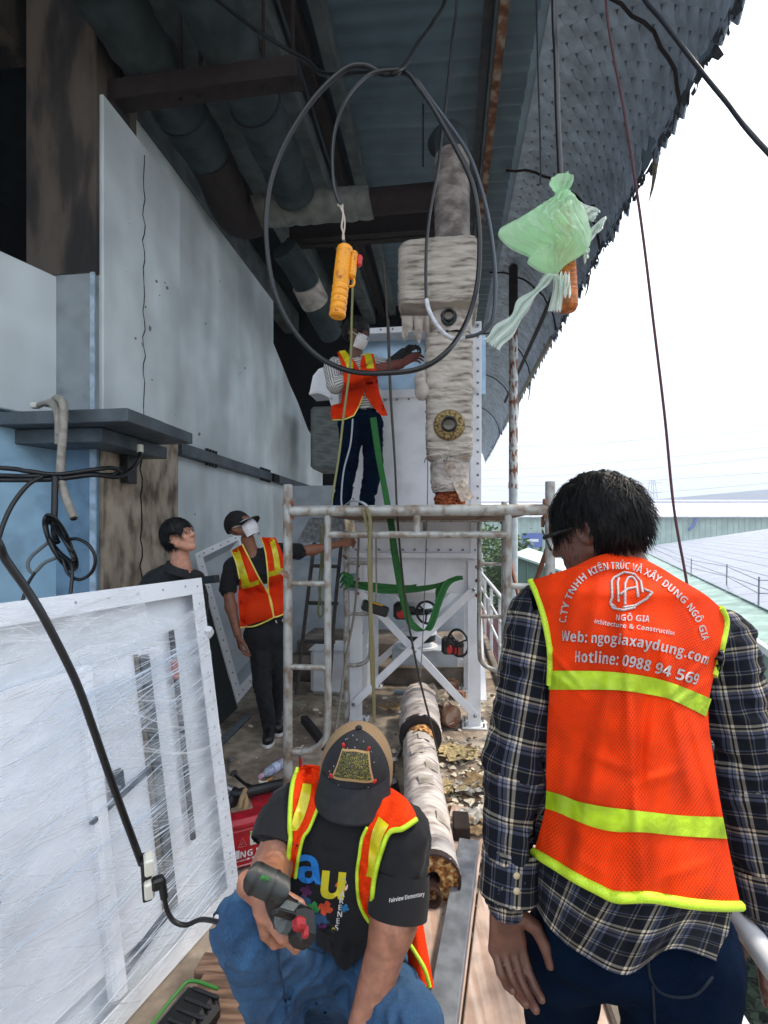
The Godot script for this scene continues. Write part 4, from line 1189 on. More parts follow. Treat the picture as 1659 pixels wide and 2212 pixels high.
	for q in [[0.845, 0.055, 0.125], [0.595, 0.06, 0.16]]:
		g = G.new(); g.lathe([Vector2(0, 0), Vector2(q[2] - 0.01, 0), Vector2(q[2], 0.008), Vector2(q[2], q[1] - 0.008), Vector2(q[2] - 0.01, q[1]), Vector2(0, q[1])], 20, lx.call(q[0])); obj("valve_body", g, m.black, t)
	g = G.new(); g.lathe([Vector2(0, 0), Vector2(0.18, 0), Vector2(0.18, 0.02), Vector2(0.12, 0.02), Vector2(0.12, 0.06), Vector2(0, 0.06)], 20, lx.call(0.53)); obj("outlet_flange", g, m.white, t)
	g = G.new(); g.box(W(-0.2, 0.42, 4.85), Vector3(0.62, 0.16, 0.3), BB, 0.01); obj("trough", g, m.whitein, t)
	# gear boxes with hand wheels
	for q in [[-0.40, 0.90, 4.44, -0.17, 0.90, 4.36, 0.095, 0.35], [0.02, 0.60, 4.46, 0.10, 0.64, 4.38, 0.115, 0.75]]:
		g = G.new(); g.box(W(q[0], q[1], q[2]), Vector3(0.13, 0.15, 0.12), BB, 0.025); g.tube(PackedVector3Array([W(q[0], q[1] + 0.02, q[2]), W(q[3], q[4], q[5] + 0.04)]), 0.018, 8)
		g.box(W(q[0] + 0.05, q[1] + 0.02, q[2] - 0.05), Vector3(0.16, 0.05, 0.05), BB, 0.01)
		var gb := obj("gear_box", g, m.black, t)
		g = G.new()
		var cw := Transform3D(Basis(Vector3.UP, Vector3.UP.cross(BU.rotated(Vector3.UP, -q[7])) , BU.rotated(Vector3.UP, -q[7])), W(q[0] - 0.0, q[1] - 0.02, q[2] - 0.062))
		g.lathe([Vector2(0, 0.012), Vector2(0.035, 0.012), Vector2(0.042, 0.0)], 14, Transform3D(Basis(cw.basis.x, -BU, cw.basis.y), cw.origin)); obj("red_cap", g, m.redplastic, gb)
		g = G.new()
		var wn := BU.rotated(Vector3.UP, -q[7]); var wx := wn.cross(Vector3.UP).normalized()
		var c := W(q[3], q[4], q[5])
		var P := PackedVector3Array()
		for i in 25: P.append(c + (wx * cos(TAU * i / 24.0) + Vector3.UP * sin(TAU * i / 24.0)) * q[6])
		g.tube(P, 0.011, 8, false)
		for i in 3:
			var a := TAU * i / 3.0 + 0.4
			g.tube(PackedVector3Array([c, c + (wx * cos(a) + Vector3.UP * sin(a)) * q[6]]), 0.008, 6)
		g.ball(c, Vector3.ONE * 0.024, Basis.IDENTITY, 8)
		obj("hand_wheel", g, m.black, t)
	g = G.new(); g.box(W(0.09, 0.58, 4.42), Vector3(0.05, 0.12, 0.05), BB, 0.008); obj("red_tag", g, m.redplastic, t)
	# legs, base plates, braces
	for q in [[r0 + 0.045, u0 + 0.03], [r1 - 0.055, u0 + 0.03], [r0 + 0.045, u1 - 0.03], [r1 - 0.055, u1 - 0.03]]:
		var s := signf(q[0] + 0.26); var s2 := signf(q[1] - 4.6)
		g = G.new()
		g.box(W(q[0], 0.69, q[1] + s2 * 0.0), Vector3(0.105, 1.36, 0.012), BB, 0.002)
		g.box(W(q[0] + s * 0.047, 0.69, q[1] - s2 * 0.05), Vector3(0.012, 1.36, 0.09), BB, 0.002)
		var lg := obj("leg", g, m.white, t)
		g = G.new(); g.box(W(q[0], 0.008, q[1] - s2 * 0.03), Vector3(0.20, 0.014, 0.18), BB, 0.003); obj("base_plate", g, m.white, lg)
		for k in 4:
			g = G.new(); g.tube(PackedVector3Array([W(q[0] + (0.075 if k % 2 else -0.075), 0.01, q[1] - s2 * 0.03 + (0.06 if k > 1 else -0.06)), W(q[0] + (0.075 if k % 2 else -0.075), 0.045, q[1] - s2 * 0.03 + (0.06 if k > 1 else -0.06))]), 0.009, 6); obj("anchor_bolt", g, m.bolt, lg)
		for h in [1.08, 1.2, 1.31]:
			g = G.new(); g.ball(W(q[0] + 0.02, h, q[1] - 0.012), Vector3.ONE * 0.016, BB, 6); obj("bolt", g, m.rust, lg)
	for q in [[r0 + 0.03, 0.16, r1 - 0.06, 1.13, u0 - 0.002, u0 - 0.002], [r0 + 0.05, 1.12, r1 - 0.05, 0.10, u0 + 0.02, u0 + 0.02], [r0 + 0.05, 0.2, r1 - 0.05, 1.1, u1 - 0.02, u1 - 0.02], [r0 + 0.05, 1.1, r1 - 0.05, 0.2, u1, u1], [r1 - 0.01, 0.2, r1 - 0.01, 1.1, u0 + 0.1, u1 - 0.1], [r0 + 0.01, 0.2, r0 + 0.01, 1.1, u0 + 0.1, u1 - 0.1]]:
		g = G.new()
		var a := W(q[0], q[1], q[4]); var b := W(q[2], q[3], q[5])
		g.bar(a, b, 0.012, 0.062, (b - a).cross(BU if absf(q[4] - q[5]) < 0.1 else BR).normalized(), 0.002)
		g.bar(a + (BU if absf(q[4] - q[5]) < 0.1 else BR) * 0.03, b + (BU if absf(q[4] - q[5]) < 0.1 else BR) * 0.03, 0.06, 0.008, (b - a).cross(BU if absf(q[4] - q[5]) < 0.1 else BR).normalized())
		var br := obj("brace", g, m.white, t)
		for e in [a, b, a.lerp(b, 0.5)]:
			g = G.new(); g.ball(e - BU * 0.012, Vector3.ONE * 0.016, BB, 6); obj("bolt", g, m.bolt, br)
	g = G.new(); g.box(W(r0 + 0.03, 1.18, u0 - 0.018), Vector3(0.07, 0.14, 0.012), BB, 0.02); obj("slot_plate", g, m.galv, t)
	# white hood left of the tower top
	t = thing("tank_hood", "white rounded sheet hood behind the left arm of the man on the platform", "hood", W(-0.95, 2.7, 4.5), TURN)
	g = G.new()
	var hp := PackedVector3Array()
	for p in [[668, 851], [676, 812], [688, 797], [708, 790], [735, 792], [745, 870], [716, 878], [710, 860], [700, 848]]: hp.append(at(p[0], p[1], 4.35))
	g.slab(hp, BU * 0.25); obj("sheet", g, m.white, t)
	g = G.new(); g.tube(seen([[668, 851, 4.34], [690, 848, 4.34], [716, 860, 4.34]], 4), 0.012, 6); obj("rolled_edge", g, m.white, t)

# ---------------------------------------------------------------- scaffold
func build_scaffold() -> void:
	var m := mats
	var o := W(-0.15, 0, 2.4)
	var t := thing("scaffold", "nearest galvanised scaffold frame, with ladder sides, in front of the white tower", "scaffold frame", o, TURN, "scaffold frames carrying the platform")
	var X := func(r: float, h: float, u := 0.0) -> Vector3: return W(r, h, 2.4 + u)
	var g := G.new()
	for q in [-0.775, 0.475]:
		g = G.new(); g.tube(PackedVector3Array([X.call(q, 0.02), X.call(q, 1.83)]), 0.0225, 14); g.tube(PackedVector3Array([X.call(q, 1.72), X.call(q, 1.735)]), 0.026, 14)
		var lg := obj("leg", g, m.pipe, t)
		g = G.new(); g.tube(PackedVector3Array([X.call(q, 1.4, -0.02), X.call(q, 1.4, -0.06)]), 0.007, 6); g.bar(X.call(q - 0.015, 1.41, -0.062), X.call(q + 0.02, 1.38, -0.062), 0.006, 0.02); obj("lock_pin", g, m.rust, lg)
		g = G.new(); g.bar(X.call(q + (0.02 if q < 0 else -0.02), 1.75), X.call(q + (0.02 if q < 0 else -0.02), 1.66), 0.03, 0.02); obj("weld_plate", g, m.rust, lg)
	g = G.new(); g.tube(PackedVector3Array([X.call(-0.76, 1.70), X.call(0.46, 1.70)]), 0.027, 14); obj("top_bar", g, m.pipe, t)
	g = G.new(); g.tube(PackedVector3Array([X.call(-0.58, 1.585), X.call(0.29, 1.585)]), 0.017, 12); obj("lower_bar", g, m.pipe, t)
	g = G.new(); g.tube(PackedVector3Array([X.call(-0.14, 1.59), X.call(-0.14, 1.69)]), 0.017, 10); obj("strut", g, m.pipe, t)
	for s in [[-0.575, -1.0, -0.775], [0.285, 1.0, 0.475]]:
		g = G.new()
		var c: float = s[0]; var d: float = s[1]
		g.tube(curve([X.call(c, 1.69), X.call(c, 1.2), X.call(c, 0.68), X.call(c + d * 0.025, 0.57), X.call(c + d * 0.1, 0.525), X.call(s[2], 0.52)], 6), 0.0175, 12)
		obj("ladder_side", g, m.pipe, t)
		for h in [1.345, 0.935]:
			g = G.new(); g.tube(PackedVector3Array([X.call(c, h), X.call(s[2], h)]), 0.0145, 10); obj("rung", g, m.pipe, t)
	copy(t, "farther galvanised scaffold frame standing between the platform man and the tower legs", W(-0.15 - 0.03, 0, 4.0))
	for q in [["rusty diagonal scaffold brace running down from the right front leg", W(0.50, 1.62, 2.42), W(0.46, 0.55, 4.0), true], ["thin rusty scaffold brace low between the right legs", W(0.50, 0.6, 2.42), W(0.46, 1.5, 4.0), false]]:
		g = G.new(); g.tube(PackedVector3Array([q[1], q[2]]), 0.0135, 8)
		var b := thing("scaffold_brace", q[0], "brace", q[1].lerp(q[2], 0.5), 0.0, "scaffold braces")
		obj("tube", g, mt(Color(0.50, 0.30, 0.20), 0.7, {"t": "blot", "s": 3.0}), b)
		g = G.new(); g.bar(q[1] + Vector3(-0.05, 0.02, -0.02), q[1] + Vector3(0.02, 0.03, -0.02), 0.012, 0.02); g.tube(PackedVector3Array([q[1] + Vector3(-0.05, 0.0, -0.02), q[1] + Vector3(-0.05, 0.05, -0.02)]), 0.008, 6); obj("wing_nut", g, m.rust, b)
	# planks of the platform
	var names_ := ["leftmost scaffold plank, under the feet of the masked man", "scaffold plank second from the left on the platform", "middle scaffold plank with pale frayed end", "scaffold plank under the lagged riser", "rightmost scaffold plank with a dirty underside"]
	for k in 5:
		var r := -0.60 + k * 0.232
		var p := thing("scaffold_plank", names_[k], "plank", W(r, 1.69, 3.46), TURN + rng.randf_range(-0.01, 0.01), "planks of the scaffold platform")
		g = G.new(); g.box(W(r, 1.706, 3.46 + rng.randf_range(-0.02, 0.02)), Vector3(0.222, 0.036, 2.0), BB, 0.006); obj("board", g, m.wooddark, p)
		g = G.new()
		for s in [-0.96, 0.96]: g.box(W(r, 1.706, 3.46 + s), Vector3(0.224, 0.038, 0.03), BB, 0.002)
		obj("end_strap", g, m.rust, p, true)
	var sc := thing("torn_paper", "crumpled pale paper scrap hanging from the platform edge", "paper", at(752, 1130, 2.42))
	g = G.new(); g.grid(4, 4, func(u: float, v: float) -> Vector3: return at(744 + u * 20 + v * 4, 1122 + v * 24 + u * 4, 2.40 + 0.02 * sin(u * 7 + v * 5))); obj("sheet", g, mt(Color(0.70, 0.63, 0.52), 0.9, {"t": "blot", "s": 5.0}), sc)
	# folding ladder behind
	t = thing("folding_ladder", "dark metal folding ladder leaning behind the left scaffold leg", "ladder", W(-1.1, 0, 4.5), TURN)
	for q in [[[640, 1500, 4.45], [660, 1330, 4.5], [684, 1130, 4.6]], [[712, 1480, 4.45], [722, 1330, 4.5], [742, 1130, 4.6]]]:
		g = G.new(); g.tube(seen(q, 4), 0.017, 8); obj("rail", g, mt(Color(0.30, 0.27, 0.26), 0.6, {"t": "blot", "s": 3.0}), t)
	for q in [[672, 736, 1222], [664, 731, 1302], [653, 724, 1385]]:
		g = G.new(); g.bar(at(q[0], q[2], 4.52), at(q[1], q[2] + 2, 4.52), 0.06, 0.03, Vector3.UP, 0.008); obj("step", g, mt(Color(0.22, 0.22, 0.22), 0.6), t)
	g = G.new(); g.slab(PackedVector3Array([at(640, 1172, 4.4), at(735, 1172, 4.4), at(745, 1120, 4.6), at(668, 1120, 4.6)]), Vector3(0, 0.01, -0.04)); obj("top_tray", g, mt(Color(0.55, 0.56, 0.56), 0.5, {"t": "dirt", "s": 3.0}), t)

# ---------------------------------------------------------------- lagged riser in the middle of the platform
func wrap_shape(rows: Array, d: float, sq: float, amp: float, round_p: float) -> G:   # rows: [left X, right X, Y]; squarish lagging with wound folds
	var g := G.new()
	var nz := FastNoiseLite.new(); nz.frequency = 1.0; nz.seed = rows.size() * 7; nz.fractal_octaves = 3
	var fn := func(u: float, v: float) -> Vector3:
		var i := minf(v * (rows.size() - 1), rows.size() - 1.001)
		var k := int(i); var f := i - k
		var x0 := lerpf(rows[k][0], rows[k + 1][0], f); var x1 := lerpf(rows[k][1], rows[k + 1][1], f); var y := lerpf(rows[k][2], rows[k + 1][2], f)
		var c := at((x0 + x1) / 2, y, d); var w := (x1 - x0) / 2.0 / 1087.0 * d
		var a := u * TAU
		var cs := cos(a); var sn := sin(a)
		var q := pow(pow(absf(cs), round_p) + pow(absf(sn), round_p), -1.0 / round_p)
		var n1 := 0.6 - 2.0 * absf(nz.get_noise_3d(cs * 1.6 + y * 0.01, y * 0.10 + sn * 0.8 + cs * 0.7, sn * 1.6))
		var n2 := nz.get_noise_3d(cs * 3.0, y * 0.05, sn * 3.0 + 9.0)
		var rr := w * q + amp * n1 + amp * 0.8 * n2
		return c + BR * cs * rr + BU * sn * rr * sq + Vector3(0, amp * 0.7 * n2, 0)
	g.grid(48, maxi(int((rows[-1][2] - rows[0][2]) / 1.6), 8), fn, 1.0, 1.0)
	return g
func build_riser() -> void:
	var m := mats
	var d := 3.3
	var t := thing("lagged_riser", "tall cloth-lagged vertical pipe with open stubs hanging over the platform", "pipe", at(975, 1085, d), TURN)
	obj("upper_pipe", wrap_shape([[941, 1012, 338], [939, 1013, 380], [939, 1013, 440], [940, 1014, 500], [942, 1014, 552]], d, 1.0, 0.006, 2.0), mt(Color.WHITE, 0.9, {"t": ramp_tex("lag2", 0.012, 4, [0.3, 0.5, 0.7], [Color(0.36, 0.33, 0.32), Color(0.50, 0.47, 0.45), Color(0.58, 0.55, 0.53)]), "s": Vector3(1, 1.5, 1), "n": "n_blot", "ns": 0.5}), t)
	var g := G.new(); g.tube(curve([at(976, 350, d), at(972, 300, d + 0.3), at(950, 310, d + 1.3)], 6), 0.11, 16); obj("top_elbow", g, m.lagdark, t)
	var lb := mt(Color.WHITE, 0.92, {"t": ramp_tex("lag3", 0.014, 5, [0.22, 0.32, 0.5, 0.75], [Color(0.36, 0.32, 0.30), Color(0.56, 0.53, 0.49), Color(0.66, 0.63, 0.59), Color(0.74, 0.71, 0.67)]), "s": Vector3(0.5, 3.0, 0.5), "n": "n_blot", "ns": 0.6})
	obj("upper_block", wrap_shape([[935, 960, 545], [872, 1024, 552], [866, 1028, 565], [865, 1027, 610], [864, 1028, 650], [865, 1028, 672], [872, 1026, 684], [930, 1000, 690]], d, 0.9, 0.012, 9.0), lb, t)
	obj("middle_pipe", wrap_shape([[925, 1018, 680], [920, 1018, 690], [918, 1016, 712], [928, 1014, 724], [925, 1018, 732]], d, 1.0, 0.012, 2.4), m.lag, t)
	g = G.new()
	g.grid(14, 16, func(u: float, v: float) -> Vector3: return at(868 + u * 58 + sin(u * 20.0) * v * 3, 682 + v * (44 + 14 * sin(u * 13.0) + 6 * sin(u * 41.0)), 3.16 + 0.02 * sin(u * 17.0) * v + 0.06 * v)); obj("hanging_cloth", g, m.lag, t)
	obj("lower_block", wrap_shape([[950, 990, 729], [924, 1014, 733], [920, 1018, 745], [920, 1019, 850], [922, 1018, 870], [922, 1018, 960], [924, 1016, 990], [936, 1008, 1000]], d, 0.85, 0.012, 7.0), lb, t)
	obj("foot_pipe", wrap_shape([[934, 1010, 995], [931, 1011, 1005], [932, 1010, 1050], [936, 1006, 1064]], d, 1.0, 0.009, 2.2), m.lag, t)
	obj("rusty_foot", wrap_shape([[942, 1000, 1056], [944, 1000, 1070], [940, 1004, 1080], [946, 1000, 1106]], d, 1.0, 0.016, 2.0), mt(Color.WHITE, 0.95, {"t": ramp_tex("orust", 0.02, 4, [0.3, 0.55, 0.75], [Color(0.35, 0.13, 0.05), Color(0.60, 0.28, 0.12), Color(0.72, 0.45, 0.25)]), "s": 4.0, "n": "n_blot", "ns": 1.5}), t)
	for q in [[969, 686, 0.055, 0.034, 3.17], [970, 918, 0.095, 0.042, 3.17]]:
		var x := Transform3D(Basis(BR, -BU, Vector3.UP), at(q[0], q[1], q[4]))
		g = G.new(); g.lathe([Vector2(q[2], -0.05), Vector2(q[2] * 1.04, 0.0), Vector2(q[2] * 0.9, 0.022), Vector2(q[3] + 0.008, 0.03), Vector2(q[3] + 0.006, 0.0)], 26, x); obj("foam_collar", g, mt(Color.WHITE, 0.9, {"t": ramp_tex("brass", 0.02, 4, [0.3, 0.5, 0.7], [Color(0.22, 0.17, 0.10), Color(0.50, 0.42, 0.26), Color(0.62, 0.54, 0.36)]), "s": 4.0, "n": "n_blot", "ns": 1.0}) if q[2] > 0.06 else m.lagdark, t)
		g = G.new(); g.lathe([Vector2(q[3], -0.05), Vector2(q[3] + 0.004, 0.055), Vector2(q[3] - 0.004, 0.055), Vector2(q[3] - 0.006, -0.04)], 22, x); obj("stub", g, m.black, t)
		g = G.new(); g.lathe([Vector2(0, -0.03), Vector2(q[3] - 0.003, -0.03)], 22, x); obj("stub_hole", g, m.hole, t)
	g = G.new(); g.tube(seen([[914, 800, 3.25], [908, 822, 3.22], [912, 845, 3.22], [906, 862, 3.25]], 5), [0.02, 0.03, 0.035, 0.04, 0.042, 0.04, 0.038, 0.04, 0.045, 0.05, 0.05, 0.05, 0.045, 0.04, 0.03, 0.02], 9); obj("side_bundle", g, m.lag, t)
	g = G.new()
	g.grid(6, 12, func(u: float, v: float) -> Vector3: return at(960 + v * 36 + u * (16 + 14 * v), 1004 + v * 80 - u * 8, 3.13 + 0.05 * sin(v * 4.0) + 0.02 * u)); obj("loose_flap", g, mt(Color(0.74, 0.68, 0.62), 0.9, {"t": "dirt", "s": 4.0}), t)
	g = G.new()
	g.grid(5, 6, func(u: float, v: float) -> Vector3: return at(958 + u * 16, 980 + v * 14 + 6 * sin(u * 6), 3.12 + 0.02 * sin(u * 9 + v * 5))); obj("torn_flap", g, mt(Color(0.76, 0.73, 0.69), 0.9, {"t": "blot", "s": 4.0}), t)

# ---------------------------------------------------------------- the two white panels
func film_texture() -> Array:
	var n := 1024
	var h := PackedFloat32Array(); h.resize(n * n)
	var r := RandomNumberGenerator.new(); r.seed = 77
	for k in 500:
		var x := r.randf() * n; var y := r.randf() * n
		var a := deg_to_rad(r.randfn(-11.0, 7.0) + (y / n - 0.35) * -38.0)
		if r.randf() < 0.05: a = r.randf_range(-1.5, 0.2)
		var l := int(pow(r.randf(), 1.5) * 420.0 + 40.0)
		var w := pow(r.randf(), 2.0) * 0.85 + 0.10
		var c := cos(a); var s := sin(a); var bendy := r.randf_range(-0.0009, 0.0009)
		var wide := r.randf() < 0.3
		for i in l:
			x += c; y += s + bendy * i
			var f := w * sin(PI * i / l)
			var j := posmod(int(y), n) * n + posmod(int(x), n)
			h[j] = maxf(h[j], f)
			for q in range(1, 5 if wide else 2):
				var j2 := posmod(int(y) + q, n) * n + posmod(int(x), n)
				h[j2] = maxf(h[j2], f * (0.9 - 0.12 * q))
	var nz := FastNoiseLite.new(); nz.frequency = 0.012; nz.fractal_octaves = 3
	var im := Image.create(n, n, false, Image.FORMAT_RGBA8)
	var bytes := PackedByteArray(); bytes.resize(n * n * 4)
	var hm := Image.create(n, n, false, Image.FORMAT_RF)
	for y in n:
		for x in n:
			var f := h[y * n + x]
			var b := clampf(0.16 + 0.30 * nz.get_noise_2d(x * 0.5, y * 1.2), 0.05, 0.45)
			var j := (y * n + x) * 4
			bytes[j] = 246; bytes[j + 1] = 249; bytes[j + 2] = 253
			bytes[j + 3] = int(255.0 * clampf(b + f * 0.8, 0.0, 0.95))
			hm.set_pixel(x, y, Color(f * 0.5 + b, 0, 0))
	im = Image.create_from_data(n, n, false, Image.FORMAT_RGBA8, bytes)
	hm.convert(Image.FORMAT_RGBA8)
	hm.bump_map_to_normal_map(5.0)
	return [ImageTexture.create_from_image(im), ImageTexture.create_from_image(hm)]
func build_panels() -> void:
	var m := mats
	# near panel: leans to the left; far top corner (410,1252), far foot (518,1935)
	var p0 := Vector3(-0.635, 0.004, -2.215)
	var e := Vector3(-0.335, 0, 0.942).normalized()             # towards the viewer along its foot
	var f := Vector3(-0.217, 1.388, -0.01)
	f = (f - e * f.dot(e))
	var H := 1.402; f = f.normalized()
	var nn := e.cross(f).normalized()
	if nn.x < 0: nn = -nn
	var b := Basis(e, f, nn)
	var P := func(a: float, h: float, o := 0.0) -> Vector3: return p0 + e * a + f * h + nn * o
	var t := thing("white_door", "large white steel door panel wrapped in stretch film, leaning at the left foreground", "panel", p0)
	var g := G.new()
	var L := 2.5
	g.box(P.call(L / 2, H / 2, -0.06), Vector3(L, H, 0.012), b); obj("back_sheet", g, mt(Color(0.86, 0.88, 0.90), 0.45), t)
	for q in [[L / 2, H - 0.035, L, 0.07, "top_flange"], [L / 2, 0.035, L, 0.07, "bottom_flange"], [0.035, H / 2, 0.07, H - 0.14, "side_flange"]]:
		g = G.new(); g.box(P.call(q[0], q[1], 0.0), Vector3(q[2], q[3], 0.008), b, 0.002); obj(q[4], g, m.white, t)
	g = G.new(); g.box(P.call(L / 2, H - 0.004, -0.03), Vector3(L, 0.008, 0.06), b); g.box(P.call(0.004, H / 2, -0.03), Vector3(0.008, H - 0.02, 0.06), b); g.box(P.call(L / 2, 0.004, -0.03), Vector3(L, 0.008, 0.06), b); obj("return_edge", g, m.white, t)
	g = G.new(); g.box(P.call(L / 2, H / 2, -0.11), Vector3(L, H - 0.03, 0.07), b, 0.004); obj("backing_panel", g, mt(Color(0.22, 0.26, 0.26), 0.8), t)
	g = G.new()
	for i in 18: g.ball(P.call(0.035, 0.04 + i * 0.078, 0.004), Vector3(1, 1, 0.6) * 0.0055, b, 6)
	for i in 12: g.ball(P.call(0.11 + i * 0.13, H - 0.03, 0.004), Vector3(1, 1, 0.6) * 0.0055, b, 6)
	obj("rivets", g, mt(Color(0.62, 0.63, 0.65), 0.5, {"metal": 0.3}), t, true)
	# inner door: raised leaf, stiffeners, seals, rods, latch
	g = G.new(); g.box(P.call(0.75, 0.66, -0.035), Vector3(1.0, 0.98, 0.03), b, 0.006); obj("door_leaf", g, m.white, t)
	g = G.new(); g.box(P.call(0.62, 0.62, -0.012), Vector3(0.055, 1.08, 0.05), b, 0.012); obj("stiffener", g, m.white, t)
	g = G.new(); g.box(P.call(1.25, 0.66, -0.012), Vector3(0.07, 1.2, 0.05), b, 0.012); obj("stiffener", g, m.white, t)
	g = G.new(); g.box(P.call(0.36, 0.66, -0.010), Vector3(0.04, 0.95, 0.02), b, 0.004); obj("rubber_seal", g, mt(Color(0.30, 0.33, 0.35), 0.7), t)
	g = G.new(); g.box(P.call(0.395, 0.66, -0.014), Vector3(0.012, 0.97, 0.012), b); obj("seal_edge", g, mt(Color(0.40, 0.37, 0.32), 0.7), t)
	g = G.new(); g.tube(PackedVector3Array([P.call(0.185, 1.20, -0.03), P.call(0.20, 0.35, -0.03)]), 0.012, 8); obj("rod", g, mt(Color(0.17, 0.20, 0.25), 0.5), t)
	g = G.new(); g.tube(PackedVector3Array([P.call(0.188, 1.08, -0.03), P.call(0.19, 1.0, -0.03)]), 0.0145, 8); obj("red_sleeve", g, mt(Color(0.66, 0.32, 0.28), 0.6), t)
	g = G.new(); g.bar(P.call(0.36, 0.20, -0.012), P.call(0.60, 0.14, -0.012), 0.02, 0.03, nn); obj("lower_seal", g, mt(Color(0.30, 0.33, 0.38), 0.7), t)
	g = G.new(); g.bar(P.call(0.40, 0.72, -0.005), P.call(0.66, 0.66, 0.0), 0.02, 0.02, nn, 0.004); g.box(P.call(0.55, 0.74, 0.0), Vector3(0.06, 0.08, 0.03), b, 0.01); obj("latch", g, mt(Color(0.30, 0.34, 0.38), 0.5), t)
	g = G.new(); g.bar(P.call(0.95, 0.62, 0.0), P.call(1.2, 0.56, 0.0), 0.03, 0.03, nn, 0.004); g.box(P.call(1.17, 0.50, 0.0), Vector3(0.06, 0.22, 0.04), b, 0.012); obj("handle", g, mt(Color(0.16, 0.21, 0.30), 0.5), t)
	var ft := film_texture()
	var fm := StandardMaterial3D.new()
	fm.transparency = BaseMaterial3D.TRANSPARENCY_ALPHA
	fm.albedo_texture = ft[0]
	fm.normal_enabled = true; fm.normal_texture = ft[1]; fm.normal_scale = 1.2
	fm.roughness = 0.16; fm.metallic_specular = 0.6
	fm.cull_mode = BaseMaterial3D.CULL_DISABLED
	g = G.new()
	var nz := FastNoiseLite.new(); nz.frequency = 3.0; nz.seed = 4
	g.grid(60, 50, func(u: float, v: float) -> Vector3:
		var a := lerpf(0.012, L, u)
		var hh := lerpf(H - 0.10 - 0.05 * sin(u * 21.0) * (1.0 - u), 0.02 + 0.0 * u, v)
		return P.call(a, hh, 0.012 + 0.010 * nz.get_noise_2d(a * 1.0, hh * 4.0 + a) + 0.008 * nz.get_noise_2d(a * 6.0 + 40.0, hh * 9.0)), 1.55, 0.95)
	obj("stretch_film", g, fm, t)
	g = G.new()
	g.grid(40, 10, func(u: float, v: float) -> Vector3:
		var a := lerpf(0.35, L, u)
		return P.call(a, H - 0.002 - v * (0.14 + 0.03 * sin(u * 17.0)), 0.010 + 0.012 * absf(nz.get_noise_2d(a * 3.0, v * 2.0 + 7.0)) + 0.006 * v), 1.4, 0.2)
	obj("stretch_film", g, fm, t)
	# tension folds fanning out from where the film is gathered
	g = G.new()
	for k in 330:
		var src: float = [1.14, 1.12, 0.98, 0.80, 0.62, 0.45, 0.30, 0.16][k % 8] + rng.randfn(0.0, 0.03)
		var a0 := pow(rng.randf(), 1.3) * 1.5 + 0.01; var ln := rng.randf_range(0.08, 0.55)
		var slope := (0.62 - src) * 0.16 + rng.randfn(-0.10, 0.11)
		var w := rng.randf_range(0.0006, 0.0022) * (2.0 if rng.randf() < 0.08 else 1.0)
		var pts := []
		for q in 9:
			var z := q / 8.0; var aa := a0 + ln * z
			var hh := src + (aa) * slope - 0.03 * z * z * ln
			if hh > H - 0.02 or hh < 0.02 or aa > L: break
			pts.append([aa, hh, w * sin(PI * clampf(z, 0.04, 0.96))])
		for q in pts.size() - 1:
			var A0: Vector3 = P.call(pts[q][0], pts[q][1] - pts[q][2], 0.024); var A1: Vector3 = P.call(pts[q][0], pts[q][1] + pts[q][2], 0.024); var Am: Vector3 = P.call(pts[q][0], pts[q][1], 0.024 + pts[q][2] * 1.2)
			var B0: Vector3 = P.call(pts[q + 1][0], pts[q + 1][1] - pts[q + 1][2], 0.024); var B1: Vector3 = P.call(pts[q + 1][0], pts[q + 1][1] + pts[q + 1][2], 0.024); var Bm: Vector3 = P.call(pts[q + 1][0], pts[q + 1][1], 0.024 + pts[q + 1][2] * 1.2)
			g.quad(A0, Am, Bm, B0); g.quad(Am, A1, B1, Bm)
	obj("film_folds", g, mt(Color(0.93, 0.95, 0.97), 0.18, {"spec": 0.9, "back": Color(0.9, 0.95, 1.0)}), t, true)
	g = G.new()
	g.tube(curve([P.call(0.012, 1.17, 0.014), P.call(0.0, 1.15, 0.0), P.call(-0.004, 1.13, -0.03)], 4), [0.018, 0.022, 0.024, 0.026, 0.026, 0.024, 0.022, 0.02, 0.016], 8); obj("film_bunch", g, mt(Color(0.85, 0.86, 0.88), 0.4), t)

	# second panel, stood on its corner against the wall behind the two onlookers
	t = thing("white_tray", "white flanged steel panel leaning on its corner behind the man in the black cap", "panel", at(513, 1518, 3.95))
	var A := at(421, 1196, 4.2); var B := at(513, 1519, 4.02); var C := at(600, 1415, 4.55); var D := at(522, 1150, 4.85)
	var n2 := (B - A).cross(D - A).normalized()
	if n2.z < 0: n2 = -n2
	var Q := func(u: float, v: float, o := 0.0) -> Vector3: return A.lerp(D, u).lerp(B.lerp(C, u), v) + n2 * o
	g = G.new()
	for q in [[0.0, 0.12, 0.0, 1.0], [0.88, 1.0, 0.0, 1.0], [0.12, 0.88, 0.0, 0.045], [0.12, 0.88, 0.93, 1.0]]:
		g.slab(PackedVector3Array([Q.call(q[0], q[3]), Q.call(q[1], q[3]), Q.call(q[1], q[2]), Q.call(q[0], q[2])]), n2 * -0.008)
	obj("flange", g, m.white, t)
	g = G.new()
	g.quad(Q.call(0.12, 0.93), Q.call(0.88, 0.93), Q.call(0.80, 0.88, -0.08), Q.call(0.2, 0.88, -0.08)); g.quad(Q.call(0.12, 0.045), Q.call(0.12, 0.93), Q.call(0.2, 0.88, -0.08), Q.call(0.2, 0.09, -0.08))
	g.quad(Q.call(0.2, 0.09, -0.08), Q.call(0.2, 0.88, -0.08), Q.call(0.80, 0.88, -0.08), Q.call(0.80, 0.09, -0.08)); g.quad(Q.call(0.88, 0.045), Q.call(0.12, 0.045), Q.call(0.2, 0.09, -0.08), Q.call(0.80, 0.09, -0.08))
	obj("tray", g, m.whitein, t)
	g = G.new()
